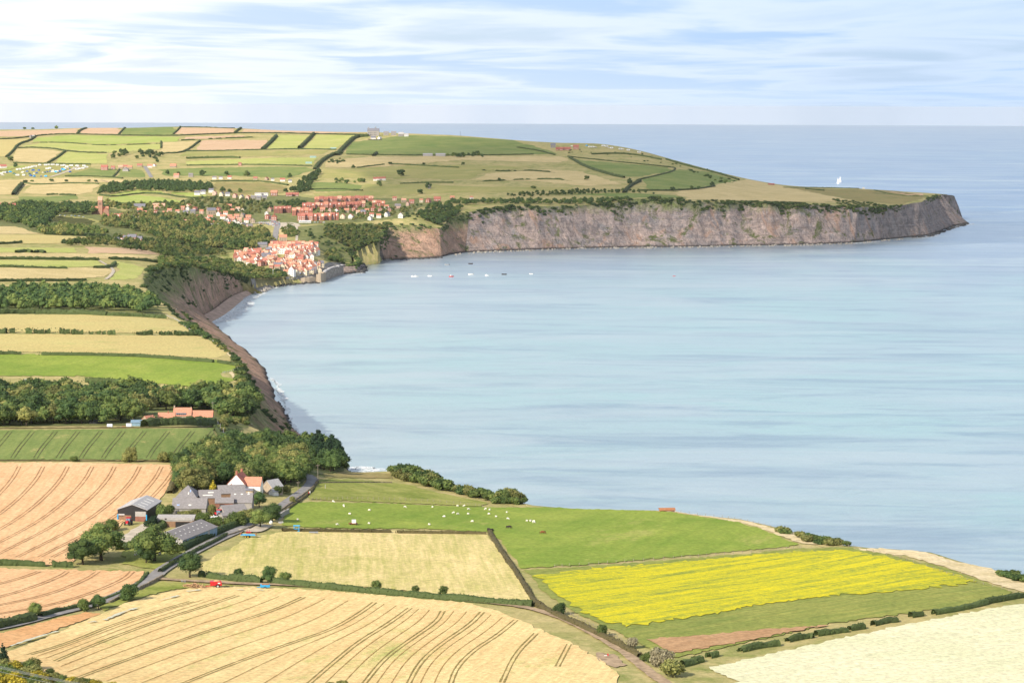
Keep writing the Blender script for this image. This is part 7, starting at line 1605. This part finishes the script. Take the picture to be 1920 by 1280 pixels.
# log pile
o = empty('log_pile', on1(362, 1101), 0, 'heap of split logs and brushwood beside the track junction', 'log pile')
lm = mesh('log', *tube([(-.9, 0, 0), (.9, 0, 0)], [.16, .14], 6), [M['log']])
for k in range(150):
    a = rnd.gauss(0, 2.2); b_ = rnd.gauss(0, .9); hmax = max(0, 1.5 * (1 - (a / 5) ** 2 - (b_ / 2.4) ** 2))
    g = link('log', lm, o); g.location = (a, b_, rnd.uniform(0, 1) * hmax + .1); g.rotation_euler = (rnd.uniform(-.4, .4), rnd.uniform(-.6, .6), rnd.uniform(0, 3.14)); g.scale = (rnd.uniform(.5, 1.1),) * 3
# ------------------------------------------------------------------ fences, walls, poles
def fence(pts, name, label, ph=1.2, sp=4.0, rails=2, mat='post_wood', pw=.09):
    P = smooth_line(pts, 1); W = on([p[0] for p in P], [p[1] for p in P])[:, :2]; W = np.array(dens_poly([tuple(q_) for q_ in W], sp))
    f = empty(name, (W[0][0], W[0][1], float(H(*W[0]))), 0, label, 'fence'); o = Vector(f.location)
    pm = mesh('post', *boxv(-pw, pw, -pw, pw, -.2, ph), [M[mat]]); zz_ = H(W[:, 0], W[:, 1]); T3 = [Vector((a, b, c)) - o for (a, b), c in zip(W, zz_)]
    for p in T3[:300]: g = link('post', pm, f); g.location = p
    for k in range(rails):
        h = ph * (.45 + .45 * k / max(1, rails - 1)); V, F_ = tube([p + Vector((0, 0, h)) for p in T3], [.025] * len(T3), 4); link('rail', mesh('rail', V, F_, [M[mat]]), f)
    return f
fence([(578,938),(640,936),(720,937),(800,940),(850,944),(905,950)], 'wire_fence', 'long post and wire fence between the sheep pasture and the upper pasture', 1.4)
fence([(1040,1063),(1150,1055),(1300,1044),(1400,1036),(1500,1027)], 'wire_fence', 'post and wire fence along the top of the yellow field', 1.2, 5)
fence([(1262,958),(1385,974),(1450,990),(1520,1012),(1600,1027),(1700,1050),(1800,1085),(1905,1112)], 'wire_fence', 'thin fence along the cliff path at the right', 1.2, 6)
fence([(1060,1148),(1120,1178),(1180,1208)], 'wire_fence', 'short wire fence beside the sandy track', 1.1, 4)
fence([(312,593),(332,600),(348,615),(368,626)], 'cliff_fence', 'pale fence curving round the end of the upper hay field', 1.6, 4, 3, 'fibre_pale', .12)
fence([(370,628),(400,640),(420,648)], 'cliff_fence', 'pale fence along the cliff edge beside the lower hay field', 1.6, 4, 3, 'fibre_pale', .12)
fence([(458,682),(460,690),(440,696),(418,700)], 'cliff_fence', 'pale fence round the seaward corner of the green field', 1.6, 4, 3, 'fibre_pale', .12)
fence([(340,1092),(348,1093)], 'farm_gate', 'grey metal gate panels lying at the junction by the mown field', 1.2, 1.5, 4, 'steel', .05)
def wall(name, pts, h, wd, mat, label, cat='wall', top=None, cope=None, sp=3.0, zb=None, jit=.15):
    P = smooth_line(pts, 1); W = on([p[0] for p in P], [p[1] for p in P])[:, :2] if zb is None else np.array([at_z(x, y, zb)[:2] for x, y in P])
    W = np.array(dens_poly([tuple(q_) for q_ in W], sp)); d = np.gradient(W, axis=0); d /= np.linalg.norm(d, axis=1, keepdims=True) + 1e-9; nr = np.stack([-d[:, 1], d[:, 0]], -1); rows = []
    z0 = H(W[:, 0], W[:, 1]) if zb is None else np.full(len(W), float(zb)); n_ = len(W); jj = 1 + (vnoise(np.arange(n_) * .7, np.zeros(n_), 4) - .5) * jit * 2
    for a, z in ((-1, -2), (-.8, h), (.8, h), (1, -2)):
        xy = W + nr * a * wd / 2; rows.append(np.column_stack([xy, z0 + (z * jj if z > 0 else z)]))
    R = np.array(rows); a_, b_ = R.shape[:2]; ii = np.arange(a_ * b_).reshape(a_, b_)
    q = np.stack([ii[:-1, :-1], ii[1:, :-1], ii[1:, 1:], ii[:-1, 1:]], -1).reshape(-1, 4).tolist(); q += [[int(ii[k, 0]) for k in range(4)], [int(ii[k, -1]) for k in (3, 2, 1, 0)]]
    ob = tag(link(name, mesh(name, R.reshape(-1, 3), q, [M[mat]])), label, cat)
    if cope:
        rows = [np.column_stack([W + nr * a * wd * .62, z0 + h * jj + z]) for a, z in ((-1, -.02), (-1, .3), (1, .3), (1, -.02))]
        R = np.array(rows); ii = np.arange(R.shape[0] * R.shape[1]).reshape(R.shape[:2])
        q = np.stack([ii[:-1, :-1], ii[1:, :-1], ii[1:, 1:], ii[:-1, 1:]], -1).reshape(-1, 4); link('coping', mesh('coping', R, q, [M[cope]]), ob)
    return ob, W, z0
wall('stone_wall', [(205,1131),(255,1108),(295,1088),(305,1082)], 1.1, .7, 'stonewall', 'low stone wall along the lower side of the road at the left')
wall('stone_wall', [(418,1008),(445,1000),(480,986)], 1.0, .6, 'stonewall', 'low stone wall between the road and the mown field corner')
wall('stone_wall', [(522,962),(545,945),(570,928),(592,910),(597,900)], 1.0, .7, 'stonewall', 'pale low wall along the outside of the curving lane')
wall('stone_wall', [(598,906),(650,905),(700,905),(735,906)], .8, .6, 'stonewall', 'thin dry wall across the top of the upper pasture')
wall('road_block', [(520,975),(530,968),(541,962)], 2.2, 1.2, 'grey_stone', 'concrete block wall at the lane side below the cottage')
wall('sea_wall', [(500,537),(520,534),(545,532),(560,530)], 6.5, 2.4, 'seawall', 'long grey sea wall left of the slipway, under the scrub', cope='fibre_pale', zb=0)
wall('sea_wall', [(560,530),(575,530),(592,529)], 7.5, 3.5, 'stone_wall', 'rough brown sea wall under the seafront houses', cope=None, zb=0)
sw, W_, z_ = wall('sea_wall', [(608,527),(620,521),(634,516),(642,514)], 14, 4, 'seawall', 'tall ribbed concrete sea wall right of the village', cope='fibre_pale', zb=0)
for p in W_[1::3]: g = link('buttress', mesh('buttress', *boxv(p[0] - .7, p[0] + .7, p[1] - 3.4, p[1] - 1.6, -1, 13.5), [M['fibre_pale']]), sw)
wall('sea_wall', [(593,529),(602,529),(608,527)], 13, 6, 'stone_wall', 'dark stone bastion at the corner of the sea wall', zb=0)
wall('hill_wall', [(690,262),(702,263),(716,263)], 2, 1.2, 'rock_dark', 'dark wall below the white house on the ridge')
def pole(px, py, h, label, name='utility_pole', arm=True, mat='post_wood', lamp=False, r=.14):
    o = empty(name, on1(px, py), .3, label, 'pole'); sub(o, 'shaft', *tube([(0, 0, -.3), (0, 0, h)], [r, r * .7], 6), mat)
    if arm: sub(o, 'crossarm', *boxv(-1.0, 1.0, -.08, .08, h - .8, h - .6), mat)
    if lamp: sub(o, 'lamp_head', *ellips((0, 0, h), (.7, .7, .5)), 'white_paint')
    return o
pole(596, 905, 9.5, 'tall wooden pole at the top of the lane beside the dark wood'); pole(559, 927, 6.5, 'wooden pole on the left of the lane below the rounded wood'); pole(399, 791, 12.5, 'tall pole behind the red barn end at the upper farm'); pole(405, 797, 9.5, 'dark pole beside the start of the small lane', mat='rock_dark')
pole(413, 811, 5.5, 'short pale pole on the left verge of the small lane', arm=False, mat='fibre_pale'); pole(419, 818, 5, 'second short pale pole on the left verge of the small lane', arm=False, mat='fibre_pale'); pole(452, 878, 10, 'bare pole standing in the wood above the farmhouse', arm=False); pole(512, 524, 11, 'lamp post with a white head on the sea wall', 'lamp_post', False, 'fibre_pale', True, .3)
pole(863, 253, 11, 'thin mast on the ridge skyline', 'mast', False, 'rock_dark', r=.3); pole(597, 906, 2.0, 'short stake by the lane wall', 'marker_post', False)
pole(610, 916, 2.2, 'short pale post at the pasture wall', 'marker_post', False, 'fibre_pale')
o = empty('scarecrow_post', on1(1138, 1230), 0, 'small red and white marker lying on the bare patch by the track', 'marker'); sub(o, 'red_flag', *boxv(.1, .5, -.1, .1, 0, 1.0), 'red_paint'); sub(o, 'white_bag', *boxv(-.9, .1, -.2, .2, 0, .4), 'white_paint')
for x, lb in ((579, 'red'), (581, 'white')): o = empty('road_marker', on1(x, 928 if lb == 'red' else 926), 0, f'{lb} post standing by the lane wall', 'post'); sub(o, 'stake', *boxv(-.2, .2, -.2, .2, 0, 1.5), lb + '_paint')
# overhead wires crossing the lower left corner, carried by poles outside the picture
wr = empty('overhead_wires', (-90, 330, float(H(-90, 330))), 0, 'bundle of thin overhead wires crossing the bottom left corner', 'wires')
o_ = Vector(wr.location)
for k, (y0, y1, d0, d1) in enumerate([(1236, 1281, 330, 352), (1238, 1283, 333, 355), (1240, 1285, 336, 358), (1246, 1292, 330, 352)]):
    A_ = Vector(at_d(-80, y0 - 8, d0)); B_ = Vector(at_d(330, y1 + 22, d1)); pts = []
    for j in range(17):
        f = j / 16; p = A_.lerp(B_, f); p.z -= 1.2 * math.sin(math.pi * f) * 0.6; pts.append(p - o_)
    link('wire', mesh('wire', *tube(pts, [.022] * 17, 4), [M['silver']]), wr)
for nm_, P in (('left', Vector(at_d(-80, 1230, 333))), ('right', Vector(at_d(330, 1306, 355)))):
    hz0 = float(H(P.x, P.y)); sub(wr, 'carrier_pole', *tube([Vector((P.x, P.y, hz0 - 1)) - o_, Vector((P.x, P.y, P.z + .5)) - o_], [.16, .12], 6), 'post_wood')
# gorse and scrub in the lower left corner, close to the camera
gk = 0
for x, y, h, m_, k in [(5,1245,7,'leaf_pine','cone_hi'),(-5,1262,4.6,'leaf_olive','bush_hi'),(12,1268,4.6,'leaf_mid','bush_hi'),(28,1264,4.4,'leaf_yellow','bush_hi'),(52,1272,4.6,'leaf_olive','bush_hi'),(68,1268,4,'leaf_mid','bush_hi'),(80,1284,4.6,'leaf_yellow','bush_hi'),(95,1284,4.0,'leaf_olive','bush_hi'),(0,1290,5,'leaf_yellow','bush_hi'),(30,1276,4.4,'leaf_mid','bush_hi'),(118,1284,3.6,'leaf_mid','bush_hi'),(134,1288,3.6,'leaf_yellow','bush_hi'),(150,1290,3.4,'leaf_olive','bush_hi'),(165,1288,3.2,'leaf_mid','bush_hi'),(182,1292,3.4,'leaf_yellow','bush_hi'),(205,1296,3.2,'leaf_yellow','bush_hi'),(45,1262,4,'leaf_mid','bush_hi'),(62,1254,4.2,'leaf_olive','bush_hi'),(20,1285,4.5,'leaf_yellow','bush_hi'),(-15,1280,4,'leaf_mid','bush_hi'),(8,1310,5,'leaf_mid','bush_hi'),(38,1300,4.6,'leaf_yellow','bush_hi'),(60,1290,4,'leaf_mid','bush_hi'),(72,1275,3.6,'leaf_yellow','bush_hi'),
                       (85,1300,4.4,'leaf_olive','bush_hi'),(95,1266,2.6,'leaf_mid','bush_hi'),(105,1275,2.8,'leaf_olive','bush_hi'),(110,1302,4,'leaf_mid','bush_hi'),(128,1296,3.4,'leaf_olive','bush_hi'),(145,1300,3,'leaf_mid','bush_hi'),(160,1296,3,'leaf_yellow','bush_hi'),(176,1302,3,'leaf_yellow','bush_hi'),(195,1300,2.6,'leaf_yellow','bush_hi'),
                       (212,1306,2.4,'leaf_olive','bush_hi'),(640,1288,2.6,'leaf_olive','bush_hi'),(622,1290,2.4,'leaf_olive','bush_hi'),(-30,1262,4.5,'leaf_yellow','bush_hi'),(-10,1330,6,'leaf_olive','bush_hi'),(30,1335,6,'leaf_mid','bush_hi'),(70,1330,5.4,'leaf_yellow','bush_hi'),(120,1330,5,'leaf_mid','bush_hi'),(160,1325,4.4,'leaf_olive','bush_hi')]:
    if k == 'cone_hi': tree(x, y, h, k, m_, 'dark_conifer', 'dark pointed conifer at the left edge above the gorse', 'tree', None, 1.2)
    else:
        c_ = {'leaf_mid': 'green', 'leaf_olive': 'olive', 'leaf_yellow': 'yellow'}[m_]
        where = 'at the bottom edge centre' if x > 400 else 'in the lower left corner'
        tree(x, y, h, k, m_, 'gorse_bush', f'{c_} gorse bush, {ordw(gk)} of the thicket {where}', 'bush', 'gorse bushes ' + where, 1.35); gk += 1
# ------------------------------------------------------------------ camp, cars, boats
car_b = mesh('body', [(-.85, -2.1, .35), (.85, -2.1, .35), (.85, 2.1, .35), (-.85, 2.1, .35), (-.85, -2.1, .95), (.85, -2.1, .95), (.85, 2.1, .85), (-.85, 2.1, .85)], [(3, 2, 1, 0), (4, 5, 6, 7), (0, 1, 5, 4), (1, 2, 6, 5), (2, 3, 7, 6), (3, 0, 4, 7)], [])
car_c = mesh('cabin', [(-.8, -1.9, .95), (.8, -1.9, .95), (.8, 1.0, .95), (-.8, 1.0, .95), (-.65, -1.4, 1.5), (.65, -1.4, 1.5), (.65, .3, 1.5), (-.65, .3, 1.5)], [(3, 2, 1, 0), (4, 5, 6, 7), (0, 1, 5, 4), (1, 2, 6, 5), (2, 3, 7, 6), (3, 0, 4, 7)], [M['glass_blue']])
whm = mesh('wheel', *merge([wheelv(sx * .75, y_, .33, .2, 8) for sx in (-1, 1) for y_ in (-1.3, 1.35)]), [M['tyre']])
CBM = {}
def car(px, py, rz, col, label, group):
    o = empty('parked_car', on1(px, py), rz, label, 'car', group); o.location.z += .5
    if col not in CBM: c2 = car_b.copy(); c2.materials.append(M[col]); CBM[col] = c2
    link('body', CBM[col], o); link('cabin', car_c, o); link('wheels', whm, o)['kind'] = 'stuff'
cw = {'white_paint': 'white', 'silver': 'silver', 'tent_blue': 'dark blue', 'red_paint': 'red', 'steel': 'grey'}
k = 0
for y_ in (417.5, 420.5, 423):
    for x_ in np.arange(486, 528, 4.2):
        c_ = rnd.choice(list(cw)); xx = x_ + rnd.uniform(-.8, .8)
        if y_ > 422 and x_ < 500: continue
        car(xx, y_ + rnd.uniform(-.4, .4), rnd.uniform(-.3, .3), c_, f'{cw[c_]} parked car, {ordw(int((x_ - 486) / 4.2))} from left, {"rear" if y_ < 419 else "middle" if y_ < 422 else "front"} row of the hotel car park', 'cars in the hotel car park')
for i, (x_, y_) in enumerate([(113,405),(122,405.5),(134,405.5),(141,406),(148,406),(156,408),(590,418),(596,418),(601,418),(607,418),(540,424),(546,424)]):
    c_ = rnd.choice(list(cw)); car(x_, y_, rnd.uniform(0, 3), c_, f'{cw[c_]} car parked ' + (f'above the grassy bank, {ordw(i)} from left' if i < 6 else (f'below the dormered terrace, {ordw(i - 6)} from left' if i < 10 else f'on the hotel forecourt, {ordw(i - 10)} of two')), 'roadside cars of the village')
tent_m = {c: mesh('canopy', [(-1.6, -2, 0), (1.6, -2, 0), (1.6, 2, 0), (-1.6, 2, 0), (0, -1.4, 1.8), (0, 1.4, 1.8)], [(0, 1, 4), (1, 2, 5, 4), (2, 3, 5), (3, 0, 4, 5), (3, 2, 1, 0)], [M[c]]) for c in ('tent_blue', 'tent_green', 'tent_cream', 'bright_blue')}
fly_m = mesh('porch', [(-.7, 2, 0), (.7, 2, 0), (.7, 3, 0), (-.7, 3, 0), (0, 1.9, 1.3), (0, 2.7, .9)], [(0, 1, 4), (1, 2, 5, 4), (2, 3, 5), (3, 0, 4, 5)], [M['grey_cladding']])
vb_m = mesh('body', *prism(2.3, 5.6, 2.5, 2.75, .4), [M['white_paint']]); vw_m = mesh('window_band', *merge([boxv(-1.19, -1.15, -1.8, 1.8, 1.3, 1.9), boxv(1.15, 1.19, -1.8, 1.8, 1.3, 1.9)]), [M['window_dark']])
def tent(px, py, c, label, group):
    o = empty('tent', on1(px, py), rnd.uniform(0, 3.1), label, 'tent', group); o.location.z += .4; o.scale = (rnd.uniform(1.3, 1.9),) * 3; link('canopy', tent_m[c], o); link('porch', fly_m, o)
def van(px, py, label, group):
    o = empty('camper_van', on1(px, py), rnd.uniform(-.6, .6) + 1.2, label, 'camper van', group); o.location.z += .3; o.scale = (1.35,) * 3; link('body', vb_m, o); link('window_band', vw_m, o); link('wheels', whm, o)['kind'] = 'stuff'
VN = [(33,318.5),(38,318),(45,317),(51,315.5),(56,314.5),(61,313.5),(66,312.5),(75,310),(86,310),(92,309.5),(99,309.5),(108,310),(117,311),(121,310.5),(126,313),(134,311),(145,311.5),(158,311.5),(89,317),(94,316),(100,321),(107,322),(144,318),(150,317),(156,316),(162,314),(33,329),(45,329),(2,326),(8,324),(122,317)]
for i, (x, y) in enumerate(sorted(VN)): van(x, y + 1, f'white camper van, {ordw(i)} counting from the left of the camping field', 'vans on the camping field')
TN = [(19,323,'bright_blue'),(12,324,'tent_blue'),(26,326,'tent_green'),(29,327,'tent_green'),(43,324,'tent_cream'),(51,322,'tent_blue'),(62,320,'tent_blue'),(55,327,'tent_green'),(58,330,'tent_blue'),(64,331,'bright_blue'),(69,325,'tent_blue'),(73,320,'tent_blue'),(77,331,'tent_blue'),(84,324,'tent_green'),(88,323,'tent_blue'),(94,322,'tent_blue'),(99,323,'tent_cream'),
      (104,323,'bright_blue'),(108,324,'tent_green'),(117,318,'bright_blue'),(120,319,'bright_blue'),(131,317,'tent_blue'),(128,315,'tent_cream'),(131,323,'tent_blue'),(139,315,'tent_cream'),(86,331,'bright_blue'),(64,326,'tent_cream'),(80,324,'tent_cream'),(112,322,'tent_blue'),(5,329,'tent_cream')]
tw_ = {'bright_blue': 'bright blue', 'tent_blue': 'dark blue', 'tent_green': 'green', 'tent_cream': 'cream'}
for i, (x, y, c) in enumerate(sorted(TN)): tent(x, y + .5, c, f'{tw_[c]} tent, {ordw(i)} counting from the left of the camping field', 'tents on the camping field')
for i, (x, y) in enumerate([(1100,274),(1106,277),(1112,277),(1117,277),(1131,275),(1137,276),(1142,278),(1147,279),(1163,281),(1168,281),(1178,283),(1198,287),(1072,275)]):
    if i % 3 == 0: tent(x, y, 'bright_blue' if i < 3 else 'tent_cream', f'tent on the cliff-top camp, {ordw(i)} from left', 'cliff-top camp')
    else: van(x, y, f'white van on the cliff-top camp, {ordw(i)} from left', 'cliff-top camp')
def hullv(L_=5, B_=1.7, Hh=.8):
    V, F = [], []; n_ = 9
    for i in range(n_):
        f = i / (n_ - 1); y = (f - .5) * L_; b = B_ / 2 * (1 - max(0, (f - .35) / .65) ** 2.2) * (1 if f > .02 else .85); s = .15 + f * .25
        V += [(-b, y, Hh + s * .6), (-b * .7, y, .1), (0, y, -.25 + f * .15), (b * .7, y, .1), (b, y, Hh + s * .6)]
    for i in range(n_ - 1):
        for j in range(4): a = i * 5 + j; F.append((a, a + 5, a + 6, a + 1))
        F.append((i * 5 + 4, i * 5 + 9, i * 5 + 5, i * 5))
    F.append((0, 1, 2, 3, 4)); return V, F
HULL = {c: mesh('hull', *hullv(), [M[c]]) for c in ('white_paint', 'red_paint', 'steel', 'horse_dark')}
cbn = mesh('cabin', *boxv(-.5, .5, .2, 1.4, 1.0, 2.0), [M['white_paint']]); mtr = mesh('outboard', *boxv(-.2, .2, -2.7, -2.4, .2, 1.3), [M['tyre']])
bw = {'white_paint': 'white', 'red_paint': 'red', 'steel': 'grey', 'horse_dark': 'dark'}
for i, (x, y, c, s_) in enumerate([(780,519,'white_paint',1.1),(806,518,'white_paint',1.1),(838,497,'steel',1.4),(846,519,'red_paint',1.2),(882,495,'horse_dark',1.3),(883,515,'white_paint',1.4),(913,517,'white_paint',1.0),(945,515,'horse_dark',1.3),(996,514,'white_paint',1.0),(774,519,'white_paint',.9),(1264,518,'red_paint',.7)]):
    p = at_z(x, y, 0); o = empty('moored_boat', p, rnd.uniform(1.2, 1.9), f'{bw[c]} {"open" if i % 3 else "cabin"} boat moored in the bay, {["first","second","fourth","fifth","sixth","seventh","eighth","ninth","tenth","furthest left","furthest right"][i]} from the shore side', 'boat', 'boats moored off the village'); o.scale = (s_ * 1.15,) * 3
    link('hull', HULL[c], o); link('outboard', mtr, o)
    if i % 3 == 0: link('cabin', cbn, o)
for i, (x, y, tx) in enumerate([(1571, 344, 'left'), (1575, 341, 'right')]):
    p = at_z(x, y + .5, 0); o = empty('sailing_boat', (p[0], p[1], -.4), .5, f'{tx} of two white sailing yachts beyond the headland', 'yacht', 'sailing yachts'); o.scale = (2.6,) * 3
    link('hull', HULL['white_paint'], o); sub(o, 'mast', *boxv(-.05, .05, .3, .4, .5, 8.5), 'silver')
    sub(o, 'mainsail', [(0, .2, 1.3), (.15, -2.3, 1.3), (0, .2, 8.2), (.04, .2, 1.3), (.19, -2.3, 1.3), (.04, .2, 8.2)], [(0, 1, 2), (5, 4, 3), (0, 3, 4, 1), (1, 4, 5, 2), (2, 5, 3, 0)], 'white_paint'); sub(o, 'jib', [(0, .5, 1.2), (.1, 2.3, 1.0), (0, .5, 6.6), (.04, .5, 1.2), (.14, 2.3, 1.0), (.04, .5, 6.6)], [(0, 1, 2), (5, 4, 3), (0, 3, 4, 1), (1, 4, 5, 2), (2, 5, 3, 0)], 'white_paint')
# ------------------------------------------------------------------ rocks along the shore
def rocks(name, P, n_, s0, s1, mat, label, z=0.0, ground=False):
    VV, FF = [], []; o = 0; r_ = random.Random(hash_s(label))
    tries = 0
    while n_ and tries < 20000:
        tries += 1; x = r_.uniform(min(p[0] for p in P), max(p[0] for p in P)); y = r_.uniform(min(p[1] for p in P), max(p[1] for p in P))
        if not inpoly(np.array([x]), np.array([y]), P)[0]: continue
        p = at_z(x, y, z); s = r_.uniform(s0, s1)
        V, F_ = ellips((0, 0, 0), (s, s * r_.uniform(.7, 1.3), s * r_.uniform(.5, .9)), 6, 4)
        a = r_.uniform(0, 6); VV += [((u * math.cos(a) - v * math.sin(a)) * r_.uniform(.75, 1.2) + p[0], (u * math.sin(a) + v * math.cos(a)) * r_.uniform(.75, 1.2) + p[1], w_ * r_.uniform(.8, 1.2) + z) for u, v, w_ in V]
        FF += [tuple(i + o for i in f) for f in F_]; o = len(VV); n_ -= 1
    tag(link(name, mesh(name, VV, FF, [M[mat]])), label, 'rocks', None, 'stuff')
rocks('boulders', [(466,546),(480,534),(500,532),(512,538),(500,545),(478,549)], 200, 1.6, 3.6, 'rock', 'grey armour boulders between the beach and the sea wall', 1.2)
rocks('boulders', [(500,541),(530,537),(560,533),(560,530),(500,537)], 60, 1.0, 2.0, 'rock_dark', 'dark rocks at the foot of the grey sea wall', .3)
rocks('boulders', [(560,533),(600,531),(606,528),(560,529)], 60, 1.2, 2.4, 'rock_dark', 'dark rocks under the seafront houses', .3)
rocks('boulders', [(658,492),(700,489),(735,488),(730,484),(690,487),(664,490)], 90, 1.4, 3.0, 'rock', 'pale boulders along the foot of the low cliff', 1.0)
rocks('rock_shelf', [(640,512),(680,511),(684,507),(680,497),(645,500)], 120, 3.0, 6.0, 'rock_dark', 'dark rocky shelf off the grassy point', .6)
rocks('boulders', [(745,488),(830,484),(832,481),(745,486)], 70, 1.2, 2.6, 'rock_dark', 'dark wet rocks under the bare slump', .3)
rocks('boulders', [(836,479),(900,474),(1100,467),(1300,464.5),(1500,461),(1600,457.5),(1700,448),(1700,446),(1600,455.5),(1300,462.5),(1100,465),(900,472)], 300, 1.2, 3.0, 'rock', 'line of fallen boulders at the foot of the long cliff', .5)
rocks('boulders', [(1700,447.5),(1745,444),(1790,428),(1820,420),(1812,417),(1785,426),(1742,441)], 90, 1.8, 4.5, 'rock_dark', 'dark rocks round the tip of the headland', .5)
rocks('boulders', [(520,750),(532,765),(548,800),(560,822),(552,822),(540,800),(524,768)], 110, .7, 1.8, 'rock_dark', 'dark rocks in the surf below the clay cliff', .3)
